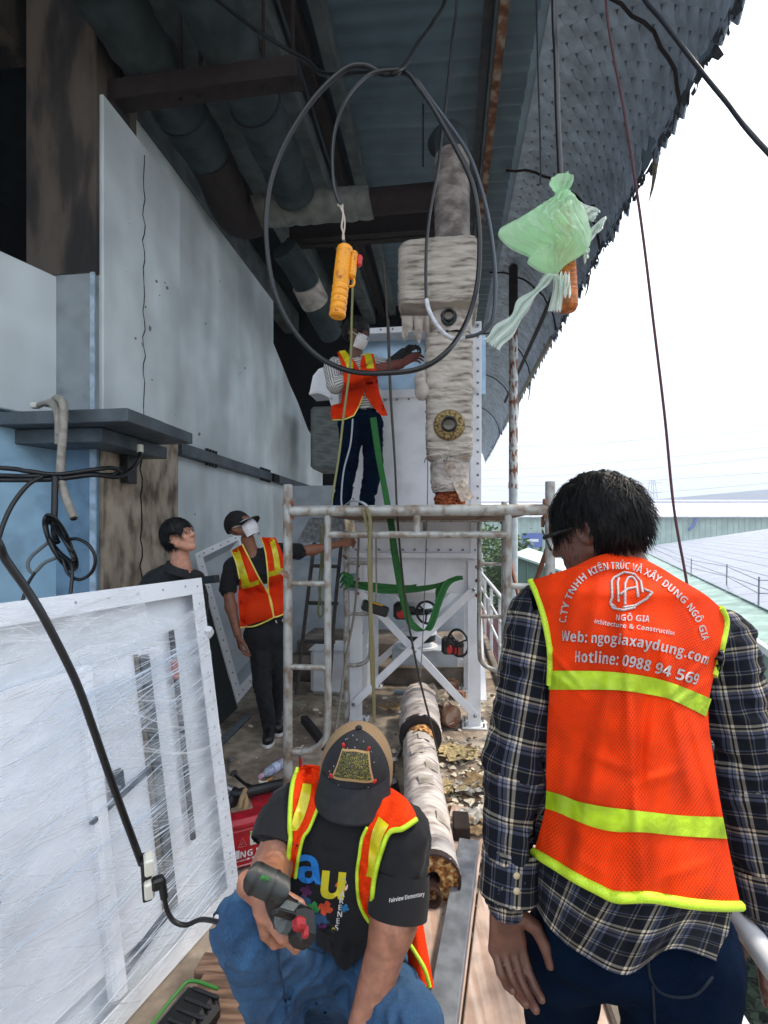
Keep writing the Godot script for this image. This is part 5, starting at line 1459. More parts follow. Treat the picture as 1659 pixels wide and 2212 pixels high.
	for i in 14: g.ball(Q.call(0.06, 0.03 + i * 0.072, 0.004), Vector3.ONE * 0.008, Basis.IDENTITY, 6)
	for i in 5: g.ball(Q.call(0.15 + i * 0.17, 0.965, 0.004), Vector3.ONE * 0.008, Basis.IDENTITY, 6); g.ball(Q.call(0.15 + i * 0.17, 0.022, 0.004), Vector3.ONE * 0.008, Basis.IDENTITY, 6)
	obj("rivets", g, mt(Color(0.62, 0.63, 0.65), 0.5, {"metal": 0.3}), t, true)
	t = thing("gap_shade_sheet", "near-black sheet standing in for the shaded gap behind the wrapped panel", "panel", at(470, 1560, 3.6))
	g = G.new(); g.slab(PackedVector3Array([at(395, 1640, 3.72), at(513, 1530, 4.0), at(432, 1240, 4.1), at(330, 1270, 3.75)]), Vector3(-0.05, 0, -0.02)); obj("sheet", g, mt(Color(0.10, 0.13, 0.13), 0.85, {"t": "blot", "s": 1.0}), t)  # added sheet: its dark colour stands in for shade between the two panels
	t = thing("steel_tube", "short black square steel tube poking out beside the black shirt", "tube", at(450, 1251, 3.0))
	g = G.new(); g.bar(at(400, 1258, 3.05), at(470, 1250, 2.95), 0.04, 0.045, Vector3.UP, 0.004); obj("tube", g, m.black, t)

# ---------------------------------------------------------------- railing
func build_railing() -> void:
	var t := thing("railing", "white painted steel railing along the outer edge of the terrace", "railing", W(0.58, 0, 4.0), TURN)
	var wm := mt(Color(0.82, 0.83, 0.84), 0.4, {"t": "soft", "s": 2.0})
	var g := G.new()
	for q in [["top_rail", 0.86, 0.023], ["middle_rail", 0.62, 0.016], ["lower_rail", 0.36, 0.016]]:
		g = G.new()
		var P := [W(0.58, q[1] - (0.15 if q[1] > 0.8 else 0.0), -0.6), W(0.58, q[1] - (0.04 if q[1] > 0.8 else 0.0), 0.9), W(0.58, q[1] + (0.03 if q[1] > 0.8 else 0.0), 5.0), W(0.58, q[1] + 0.05, 9.5)]
		if q[1] > 0.8: P.append(W(0.66, q[1] + 0.02, 9.75)); P.append(W(0.7, q[1] - 0.3, 9.8))
		g.tube(curve(P, 6), q[2], 10); obj(q[0], g, wm, t)
	for u in [-0.2, 1.9, 3.2, 4.5, 5.6, 6.7, 7.8, 9.0]:
		g = G.new(); g.box(W(0.58, 0.43, u), Vector3(0.04, 0.86, 0.04), BB, 0.004); obj("post", g, wm, t)
	g = G.new(); g.box(W(0.55, 0.60, 6.7), Vector3(0.05, 0.26, 0.12), BB, 0.008); obj("switch_box", g, wm, t)
# ---------------------------------------------------------------- things on the floor
func build_clutter() -> void:
	var m := mats
	var g := G.new()
	# lagged pipes lying on the floor
	var t := thing("floor_pipe", "cloth-wrapped pipe lying on the floor with foam and an open end nearest the viewer", "pipe", at(925, 1800, 2.6), 0.0, "lagged pipes on the floor")
	var lagf := mt(Color.WHITE, 0.85, {"t": ramp_tex("lagf", 0.016, 5, [0.22, 0.35, 0.55, 0.8], [Color(0.52, 0.47, 0.45), Color(0.66, 0.62, 0.60), Color(0.74, 0.71, 0.69), Color(0.82, 0.80, 0.78)]), "s": Vector3(0.5, 0.5, 2.2), "n": "n_blot", "ns": 0.7})
	var nz := FastNoiseLite.new(); nz.frequency = 1.0; nz.seed = 3; nz.fractal_octaves = 3
	var roll := func(a: Vector3, b: Vector3, r0: float, r1: float, amp: float, seedy: float) -> G:
		var q := G.new()
		var dv := (b - a).normalized(); var sx := dv.cross(Vector3.UP).normalized(); var sy := sx.cross(dv)
		var n := int((b - a).length() / 0.014)
		q.grid(36, n, func(u: float, v: float) -> Vector3:
			var an := u * TAU
			var l := v * (b - a).length()
			var rr := lerpf(r0, r1, v) + amp * nz.get_noise_3d(cos(an) * 1.3 + seedy, l * 26.0 + cos(an) * 1.5 + sin(an) * 1.5, sin(an) * 1.3) + amp * nz.get_noise_3d(cos(an) * 2 + 20.0, l * 5.0, sin(an) * 2.0 + seedy)
			return a + dv * l + (sx * cos(an) + sy * sin(an)) * rr, 1.0, 1.0)
		return q
	var A := at_h(936, 1903, 0.127); var B := at_h(905, 1607, 0.125)
	obj("lagging", roll.call(A, B, 0.115, 0.108, 0.007, 1.0), lagf, t)
	var dv := (B - A).normalized()
	var x := Transform3D(Basis(dv.cross(Vector3.UP).normalized(), dv, dv.cross(Vector3.UP).normalized().cross(dv)), A)
	g = G.new(); g.lathe([Vector2(0.117, 0.03), Vector2(0.118, -0.006), Vector2(0.111, -0.008), Vector2(0.108, 0.0)], 30, x); obj("dark_rim", g, mt(Color(0.20, 0.13, 0.12), 0.8, {"t": "blot", "s": 5.0}), t)
	g = G.new()
	g.grid(40, 8, func(u: float, v: float) -> Vector3:
		var an := u * TAU; var rr := lerpf(0.112, 0.03, v)
		return x * Vector3(cos(an) * rr, 0.012 + 0.014 * nz.get_noise_3d(cos(an) * rr * 60.0, sin(an) * rr * 60.0, 4.0), sin(an) * rr)); obj("foam", g, m.foam, t)
	var xo := x; xo.origin = A + Vector3(-0.012, -0.055, 0.0)
	g = G.new(); g.lathe([Vector2(0.042, 0.1), Vector2(0.044, -0.03), Vector2(0.037, -0.03), Vector2(0.036, 0.3)], 22, xo); obj("inner_pipe", g, mt(Color(0.30, 0.19, 0.15), 0.7, {"t": "blot", "s": 6.0}), t)
	g = G.new(); g.lathe([Vector2(0, 0.06), Vector2(0.036, 0.06)], 20, xo); obj("pipe_bore", g, m.hole, t)
	for k in 5:
		g = G.new()
		var v0: float = [0.22, 0.47, 0.6, 0.75, 0.9][k]
		var base := A.lerp(B, v0)
		var an: float = [0.9, 1.5, 1.1, 1.8, 1.3][k]
		g.grid(4, 4, func(u: float, v: float) -> Vector3:
			var q := an + (u - 0.5) * 0.7
			return base + dv * (v - 0.5) * 0.09 + (x.basis.x * cos(q) + Vector3.UP * sin(q)) * (0.116 + 0.02 * v * absf(u - 0.4))); obj("loose_flap", g, m.lag, t)
	t = thing("floor_pipe", "fatter wrapped pipe lying beyond the first, its dark ringed end turned to the viewer", "pipe", at(905, 1560, 3.9), 0.0, "lagged pipes on the floor")
	var C := at_h(908, 1592, 0.155); var D := at_h(906, 1512, 0.155)
	obj("lagging", roll.call(C, D, 0.148, 0.150, 0.012, 5.0), lagf, t)
	x.origin = C
	g = G.new(); g.lathe([Vector2(0.150, 0.04), Vector2(0.150, -0.008), Vector2(0.115, -0.008), Vector2(0.11, 0.06)], 30, x); obj("dark_ring", g, mt(Color(0.10, 0.07, 0.08), 0.6), t)
	obj("foam_core", roll.call(C - dv * 0.10, C + dv * 0.06, 0.085, 0.10, 0.012, 9.0), m.foam, t)
	g = G.new(); g.lathe([Vector2(0, -0.004), Vector2(0.118, -0.004)], 26, x); obj("end_face", g, mt(Color(0.12, 0.07, 0.06), 0.8), t)
	obj("torn_cloth", roll.call(D - dv * 0.16 + BR * 0.09 - Vector3(0, 0.02, 0), D + dv * 0.02 + BR * 0.12, 0.10, 0.12, 0.05, 12.0), mt(Color(0.72, 0.67, 0.60), 0.9, {"t": "dirt", "s": 3.0}), t)
	t = thing("rusty_flange", "rusty brown pipe flange on the floor at the foot of the plinth", "flange", at_h(978, 1550, 0.1))
	g = G.new(); var fx := Transform3D(Basis(Vector3.UP, Vector3(0.6, 0, 0.8), Vector3(0.8, 0, -0.6)), at_h(976, 1548, 0.10)); g.lathe([Vector2(0, 0.02), Vector2(0.085, 0.02), Vector2(0.09, 0), Vector2(0.09, -0.03), Vector2(0.05, -0.04), Vector2(0.05, -0.22), Vector2(0, -0.22)], 22, fx); obj("disc", g, m.rust, t)
	t = thing("rusty_plate", "rusty flat steel scrap lying behind the pipe flange", "plate", at_h(950, 1525, 0.05)); g = G.new(); g.box(at_h(952, 1528, 0.06), Vector3(0.22, 0.02, 0.1), Basis.from_euler(Vector3(0.2, 0.5, 0.1)), 0.004); obj("plate", g, m.rust, t)
	# boards and channel at the right
	var wdir := Vector3(0.262, 0, -0.965); var ws := Vector3(0.965, 0, 0.262)
	var wb := Basis(ws, Vector3.UP, -wdir)
	var lab := ["pinkish floor board left of the steel channel", "pinkish floor board under the steel channel", "floor board right of the dark gap, near the plaid man's hand", "floor board nearest the railing under the plaid man"]
	for k in 4:
		var c: Vector3 = at_h(992, 2212, 0.0) + ws * (k - 0.45) * 0.205 - wdir * 0.2 + wdir * (0.45 - 0.06 * (k % 2))
		t = thing("floor_board", lab[k], "board", c, 0.0, "timber boards on the terrace floor")
		g = G.new(); g.box(c + Vector3(0, 0.017 + 0.001 * k, 0), Vector3(0.196, 0.03, 2.0 - 0.1 * (k % 3)), wb, 0.004); obj("board", g, m.wood, t)
		g = G.new()
		for q in 5: g.ball(c + Vector3(0, 0.033, 0) + ws * rng.randf_range(-0.07, 0.07) + wdir * rng.randf_range(-0.3, 0.9), Vector3(0.004, 0.0015, 0.004), Basis.IDENTITY, 6)
		obj("nail_heads", g, m.rust, t, true)
	t = thing("steel_channel", "grey steel channel lying lengthwise on the floor boards", "channel", at_h(990, 1950, 0.05))
	g = G.new()
	var a := at_h(1013, 1838, 0.035); var b := at_h(950, 2260, 0.035)
	g.bar(a + Vector3(0, 0.055, 0), b + Vector3(0, 0.055, 0), 0.095, 0.008, Vector3.UP, 0.003)
	var sd := (b - a).normalized().cross(Vector3.UP)
	for s in [-1.0, 1.0]: g.bar(a + sd * 0.044 * s + Vector3(0, 0.022, 0), b + sd * 0.044 * s + Vector3(0, 0.022, 0), 0.008, 0.066, Vector3.UP, 0.002)
	obj("channel", g, mt(Color(0.50, 0.52, 0.55), 0.45, {"t": "blot", "s": 2.0, "metal": 0.3}), t)
	# slats at bottom left
	var sl := ["rough timber slat under the crouching man's near knee", "rough timber slat at the bottom edge beside the black tool case", "rough timber slat behind the crouching man's shin"]
	for k in 3:
		var y: float = [2128, 2185, 2085][k]
		var p := at_h(430, y, 0.1); var q := at_h(760, y + 34, 0.1)
		t = thing("pallet_timber", sl[k], "slat", p.lerp(q, 0.5), 0.0, "timber slats of a broken pallet")
		g = G.new(); g.bar(p, q, 0.085, 0.03, Vector3.UP, 0.005); obj("slat", g, m.wooddark, t)
	t = thing("low_stool", "dark low crate that the crouching man sits on", "crate", Vector3(-0.12, 0, -1.48))
	g = G.new(); g.box(Vector3(-0.10, 0.17, -1.52), Vector3(0.34, 0.34, 0.26), Basis.IDENTITY, 0.01); obj("body", g, m.wooddark, t)
	t = thing("tool_case", "black ribbed tool case with a green stripe at the bottom edge", "tool case", at_h(400, 2190, 0.1))
	var cb := Basis.from_euler(Vector3(0, -0.35, 0))
	var cc := at_h(398, 2185, 0.17)
	g = G.new(); g.box(cc + Vector3(0, -0.08, 0), Vector3(0.15, 0.16, 0.2), cb, 0.03); obj("shell", g, m.black, t)
	for k in 5:
		g = G.new(); g.box(cc + cb * Vector3(0.02, 0.0, -0.07 + 0.035 * k), Vector3(0.10, 0.016, 0.012), cb, 0.005); obj("rib", g, m.black, t)
	g = G.new(); g.tube(curve([cc + cb * Vector3(-0.062, -0.004, 0.09), cc + cb * Vector3(-0.06, 0.006, -0.04), cc + cb * Vector3(-0.045, 0.006, -0.085), cc + cb * Vector3(0.05, 0.006, -0.09)], 6), 0.0055, 6); obj("green_stripe", g, mt(Color(0.20, 0.46, 0.17), 0.5), t)
	# welding machine
	var wa := Vector3(0.90, 0, -0.44).normalized(); var wbk := Vector3(-0.44, 0, -0.90).normalized()
	var wz := Basis(wa, Vector3.UP, -wbk)
	var wo := Vector3(-0.725, 0.0, -2.34)
	t = thing("welding_machine", "red welding machine with black top handle on the floor behind the crouching man", "welding machine", wo)
	var wc := wo + wa * 0.22 + wbk * 0.13
	var red := mt(Color(0.76, 0.06, 0.13), 0.4, {"t": "soft", "s": 3.0, "d": "blot", "ds": 4.0})
	g = G.new(); g.box(wc + Vector3(0, 0.105, 0), Vector3(0.44, 0.19, 0.26), wz, 0.012); obj("case", g, red, t)
	g = G.new(); g.box(wc + Vector3(0, 0.215, 0), Vector3(0.45, 0.05, 0.27), wz, 0.018); obj("lid", g, mt(Color(0.80, 0.10, 0.18), 0.4, {"t": "soft", "s": 3.0, "d": "blot", "ds": 4.0}), t)
	g = G.new(); g.tube(curve([wc + wa * -0.20 + Vector3(0, 0.22, 0), wc + wa * -0.17 + Vector3(0, 0.285, 0), wc + wa * -0.12 + Vector3(0, 0.30, 0), wc + wa * 0.12 + Vector3(0, 0.30, 0), wc + wa * 0.17 + Vector3(0, 0.285, 0), wc + wa * 0.20 + Vector3(0, 0.22, 0)], 6), 0.017, 8, true, 1.6); obj("handle", g, m.black, t)
	g = G.new(); g.box(wc + wa * -0.14 + Vector3(0, 0.244, 0), Vector3(0.10, 0.012, 0.1), wz, 0.004); obj("dust_cover", g, mt(Color(0.58, 0.50, 0.42), 0.9), t)
	var fz := -wbk
	var fp := func(u: float, v: float, o: float) -> Vector3: return wo + wa * u + Vector3(0, v, 0) + fz * o
	g = G.new(); g.slab(PackedVector3Array([fp.call(0.10, 0.115, 0.004), fp.call(0.24, 0.115, 0.004), fp.call(0.24, 0.18, 0.004), fp.call(0.10, 0.18, 0.004)]), fz * -0.003); var lbl := obj("label", g, mt(Color(0.82, 0.82, 0.78), 0.5), t)
	g = G.new(); g.slab(PackedVector3Array([fp.call(0.10, 0.165, 0.006), fp.call(0.24, 0.165, 0.006), fp.call(0.24, 0.18, 0.006), fp.call(0.10, 0.18, 0.006)]), fz * -0.001); obj("label_band", g, mt(Color(0.45, 0.66, 0.20), 0.5), lbl)
	g = G.new()
	for q in [[0.115, 0.125], [0.125, 0.14], [0.15, 0.125], [0.17, 0.14], [0.2, 0.125]]: g.slab(PackedVector3Array([fp.call(q[0], q[1], 0.006), fp.call(q[0] + 0.015, q[1], 0.006), fp.call(q[0] + 0.015, q[1] + 0.006, 0.006), fp.call(q[0], q[1] + 0.006, 0.006)]), fz * -0.001)
	obj("label_print", g, m.black, lbl, true)
	g = G.new(); g.tube(PackedVector3Array([fp.call(0.045, 0.118, 0.003), fp.call(0.085, 0.118, 0.003), fp.call(0.065, 0.16, 0.003), fp.call(0.045, 0.118, 0.003)]), 0.0022, 4); g.tube(PackedVector3Array([fp.call(0.055, 0.128, 0.003), fp.call(0.075, 0.128, 0.003), fp.call(0.065, 0.14, 0.003), fp.call(0.055, 0.128, 0.003)]), 0.0015, 4); obj("warning_triangle", g, mt(Color(0.85, 0.45, 0.45), 0.5), t)
	var wht := mt(Color(0.88, 0.86, 0.86), 0.5)
	obj("lettering", lettering("HỒNG KÝ", 0.030, func(px: float, py: float) -> Vector3: return fp.call(-0.01 + px, 0.066 + py, 0.004)), wht, t)
	obj("lettering", lettering("MÁY HÀN ĐIỆN TỬ", 0.007, func(px: float, py: float) -> Vector3: return fp.call(0.03 + px, 0.050 + py, 0.004)), wht, t)
	g = G.new(); g.slab(PackedVector3Array([fp.call(0.0, 0.026, 0.004), fp.call(0.44, 0.026, 0.004), fp.call(0.44, 0.032, 0.004), fp.call(0.0, 0.032, 0.004)]), fz * -0.003); obj("white_line", g, mt(Color(0.85, 0.60, 0.62), 0.5), t)
	obj("lettering", lettering("HK", 0.026, func(px: float, py: float) -> Vector3: return fp.call(0.16 + px, 0.078 + py, 0.004)), mt(Color(0.85, 0.50, 0.52), 0.5), t)
	t = thing("welding_plug", "grey and black welding plug with tan cord lying on the red machine", "plug", at(510, 1705, 2.5))
	g = G.new(); g.tube(seen([[490, 1703, 2.5], [502, 1709, 2.5], [506, 1711, 2.5]], 3), 0.022, 10); obj("metal_end", g, m.bolt, t)
	g = G.new(); g.tube(seen([[504, 1711, 2.5], [516, 1716, 2.48], [524, 1712, 2.5]], 3), 0.026, 10); obj("grip", g, m.black, t)
	g = G.new(); g.tube(seen([[530, 1706, 2.5], [522, 1725, 2.42], [518, 1745, 2.4]], 4), 0.012, 8); g.tube(seen([[526, 1712, 2.48], [532, 1730, 2.42], [528, 1748, 2.4]], 4), 0.012, 8); obj("cord", g, mt(Color(0.60, 0.50, 0.36), 0.9), t)
	# bottle
	t = thing("plastic_bottle", "clear plastic water bottle with a pale pink cap lying beside the scaffold leg", "bottle", at_h(585, 1662, 0.03))
	var b0 := at_h(562, 1678, 0.034); var b1 := at_h(614, 1646, 0.034)
	var bd := (b1 - b0).normalized(); var bx := Transform3D(Basis(bd.cross(Vector3.UP).normalized(), bd, bd.cross(Vector3.UP).normalized().cross(bd)), b0)
	var bl := (b1 - b0).length() + 0.03
	g = G.new(); g.lathe([Vector2(0.012, 0.015), Vector2(0.013, 0.03), Vector2(0.03, 0.07), Vector2(0.032, 0.10), Vector2(0.029, 0.11), Vector2(0.032, 0.12), Vector2(0.032, bl - 0.05), Vector2(0.029, bl - 0.02), Vector2(0.02, bl), Vector2(0, bl)], 16, bx)
	var glass := StandardMaterial3D.new(); glass.transparency = BaseMaterial3D.TRANSPARENCY_ALPHA; glass.albedo_color = Color(0.80, 0.84, 0.95, 0.30); glass.roughness = 0.08
	obj("shell", g, glass, t)
	g = G.new(); g.lathe([Vector2(0, -0.004), Vector2(0.015, -0.004), Vector2(0.016, 0.0), Vector2(0.016, 0.018), Vector2(0.012, 0.02)], 14, bx); obj("cap", g, mt(Color(0.78, 0.62, 0.72), 0.5), t)
	g = G.new(); g.lathe([Vector2(0.0325, 0.11), Vector2(0.0327, 0.16)], 16, bx); obj("label", g, mt(Color(0.72, 0.76, 0.88), 0.5), t)
	# tools and metal scraps
	t = thing("bent_spanner", "bent black and steel spanner bar lying in front of the onlookers", "spanner", at_h(520, 1690, 0.02))
	g = G.new(); g.tube(PackedVector3Array([at_h(498, 1640, 0.015), at_h(492, 1655, 0.015), at_h(493, 1672, 0.015)]), 0.009, 6); g.ball(at_h(497, 1641, 0.015), Vector3(0.025, 0.01, 0.02)); obj("steel_arm", g, m.bolt, t)
	g = G.new(); g.tube(seen([[504, 1671, 3.32], [526, 1692, 3.2], [540, 1698, 3.15], [556, 1709, 3.1]], 4), 0.012, 6); obj("black_arm", g, m.black, t)
	t = thing("brass_fitting", "small brass torch fitting on the floor below the bottle", "fitting", at_h(578, 1686, 0.01))
	g = G.new(); g.tube(PackedVector3Array([at_h(568, 1692, 0.012), at_h(576, 1687, 0.012), at_h(588, 1681, 0.012)]), [0.008, 0.011, 0.009], 8); obj("body", g, mt(Color(0.72, 0.52, 0.28), 0.35, {"metal": 0.7}), t)
	t = thing("pincers", "red handled pincers standing by the scaffold leg", "pincers", at_h(652, 1655, 0.0))
	g = G.new(); g.tube(PackedVector3Array([at_h(650, 1660, 0.02), at_h(649, 1640, 0.03)]), 0.012, 6); obj("grip", g, m.redplastic, t)
	g = G.new(); g.tube(PackedVector3Array([at_h(649, 1640, 0.03), at_h(646, 1628, 0.04)]), 0.010, 6); obj("jaw", g, m.bolt, t)
	t = thing("flat_bar", "grey steel flat bar on the floor at the onlooker's feet", "bar", at_h(500, 1580, 0.02)); g = G.new(); g.bar(at_h(462, 1618, 0.012), at_h(534, 1548, 0.012), 0.07, 0.02, Vector3.UP, 0.003); obj("bar", g, mt(Color(0.42, 0.45, 0.48), 0.5, {"t": "blot", "s": 3.0, "metal": 0.3}), t)
	t = thing("angle_iron", "dark angle iron lying between the ladder and the scaffold", "angle iron", at_h(675, 1580, 0.02)); g = G.new(); g.bar(at_h(657, 1553, 0.03), at_h(704, 1612, 0.03), 0.06, 0.06, Vector3.UP, 0.006); obj("bar", g, mt(Color(0.09, 0.08, 0.08), 0.7), t)
	t = thing("steel_strip", "thin pale steel strip lying along the plinth foot", "strip", at_h(880, 1500, 0.03)); g = G.new(); g.bar(at_h(852, 1494, 0.02), at_h(932, 1496, 0.02), 0.05, 0.03, Vector3.UP, 0.004); obj("strip", g, m.galv, t)
	t = thing("pump_parts", "dark valve and bolts on the floor left of the lagged pipe", "valve", at_h(850, 1680, 0.05))
	g = G.new(); g.box(at_h(846, 1700, 0.06), Vector3(0.07, 0.16, 0.12), Basis.from_euler(Vector3(0.1, 0.4, 0.2)), 0.02); obj("body", g, m.black, t)
	g = G.new(); g.tube(PackedVector3Array([at_h(850, 1664, 0.02), at_h(851, 1640, 0.14)]), 0.013, 8); g.tube(PackedVector3Array([at_h(856, 1640, 0.05), at_h(866, 1622, 0.05)]), 0.016, 8); obj("stud_bolt", g, m.bolt, t)
	t = thing("timber_block", "dark brown square timber block with foam crumbs on the floor right of the lagged pipe", "block", at_h(996, 1795, 0.0)); g = G.new(); g.box(at_h(996, 1790, 0.05), Vector3(0.085, 0.10, 0.16), Basis.from_euler(Vector3(0, -0.1, 0)), 0.006); obj("block", g, mt(Color(0.16, 0.11, 0.09), 0.9, {"t": "blot", "s": 4.0}), t)
	t = thing("white_stub_pipe", "short white pipe stub pointing at the viewer behind the tower braces", "pipe", at_h(975, 1450, 0.1)); g = G.new(); g.tube(PackedVector3Array([at_u(975, 1438, 5.6), at_u(973, 1420, 6.4)]), 0.07, 14); obj("tube", g, m.white, t); g = G.new(); g.tube(PackedVector3Array([at_u(975, 1438, 5.595), at_u(975, 1438, 5.605)]), 0.035, 12); obj("bore", g, m.hole, t)
	t = thing("brick", "two rusty broken bricks behind the rear tower leg", "brick", at_h(975, 1480, 0.0)); g = G.new(); g.box(at_h(972, 1480, 0.06), Vector3(0.16, 0.1, 0.1), Basis.from_euler(Vector3(0, 0.4, 0)), 0.01); obj("brick", g, m.rust, t); g = G.new(); g.box(at_h(988, 1500, 0.04), Vector3(0.14, 0.07, 0.1), Basis.from_euler(Vector3(0, -0.5, 0)), 0.01); obj("brick", g, m.rust, t)
	# torn insulation on the floor
	var fl := ["cream foam scrap beside the second pipe's torn end", "large cream foam sheet scrap in the middle of the litter", "pale foam scrap near the plaid man's elbow", "curled foam scrap against the lagged pipe", "white foam scrap right behind the timber block", "flat cream foam scrap at the end of the boards", "green tinged foam scrap under the rope end", "broken foam scrap by the tower base plate", "small foam scrap left of the second pipe"]
	var fpz := [[975, 1630], [1010, 1712], [1040, 1700], [965, 1712], [1020, 1775], [1035, 1800], [990, 1640], [965, 1560], [845, 1535]]
	for k in 9:
		t = thing("foam_scrap", fl[k], "foam scrap", at_h(fpz[k][0], fpz[k][1], 0.02), 0.0, "foam scraps on the floor")
		g = G.new()
		var c := at_h(fpz[k][0], fpz[k][1], 0.02); var s := rng.randf_range(0.07, 0.13); var ro := rng.randf() * 6.0
		g.grid(8, 8, func(u: float, v: float) -> Vector3:
			var p := Vector2(u - 0.5, v - 0.5)
			var q := p.rotated(ro) * s * (1.5 + nz.get_noise_2d(p.x * 4 + k * 7, p.y * 4))
			return c + Vector3(q.x * 1.3, 0.045 * absf(nz.get_noise_2d(u * 2.5 + k * 3, v * 2.5)) + 0.012 + 0.03 * p.length(), q.y))
		obj("piece", g, [mt(Color(0.78, 0.70, 0.52), 0.95, {"t": "dirt", "s": 4.0}), mt(Color(0.80, 0.78, 0.74), 0.9, {"t": "dirt", "s": 4.0}), mt(Color(0.62, 0.52, 0.38), 0.95, {"t": "dirt", "s": 4.0})][k % 3], t)
	var spec := [[mt(Color(0.84, 0.80, 0.71), 0.95), 800, "pale"], [mt(Color(0.45, 0.33, 0.24), 0.95), 200, "brown"], [mt(Color(0.22, 0.20, 0.20), 0.9), 160, "dark"]]
	for q in spec:
		g = G.new()
		for k in q[1]:
			var uu := rng.randf_range(2.0, 5.4); var r: float = rng.randf_range(-0.15, 0.5) if rng.randf() < 0.65 else rng.randf_range(-1.7, 0.3)
			var near_pipe := rng.randf() < 0.5
			if near_pipe: uu = rng.randfn(2.9, 0.35); r = rng.randfn(0.12, 0.14)
			if r > 0.5 or uu < 1.9 or uu > 5.0: continue
			var s := pow(rng.randf(), 2.0) * 0.035 + 0.006
			var c := W(r, 0.004 + s * 0.15, uu)
			var bs := Basis.from_euler(Vector3(rng.randf_range(-0.4, 0.4), rng.randf() * 6.0, rng.randf_range(-0.4, 0.4)))
			var pts := []
			for z in 5: pts.append(c + bs * (Vector3(cos(z * 1.26), rng.randf_range(-0.2, 0.3), sin(z * 1.26)) * s * rng.randf_range(0.5, 1.1)))
			for z in 5: g.tri(pts[(z + 1) % 5], pts[z], c + Vector3(0, s * 0.35, 0))
		var o := one("litter", "scattered " + q[2] + " crumbs of torn insulation over the terrace floor", "litter", g, q[0], W(0, 0, 3.2)); o.set_meta("kind", "stuff")
	# twigs of wire
	for k in 5:
		g = G.new()
		var p := at_h([1000, 940, 700, 640, 1020][k], [1640, 1725, 1530, 1545, 1690][k], 0.02)
		g.tube(curve([p, p + Vector3(0.06, 0.03, 0.02), p + Vector3(0.1, 0.06, -0.04), p + Vector3(0.05, 0.02, -0.07), p + Vector3(0.16, 0.005, -0.02)], 5), 0.004, 5)
		one("wire_scrap", "twisted scrap of tie wire on the floor " + ["beside the rope end right of the pipes", "against the near lagged pipe", "under the folding ladder", "behind the left scaffold leg", "amid the foam litter"][k], "wire", g, m.rope, p, "scraps of tie wire")

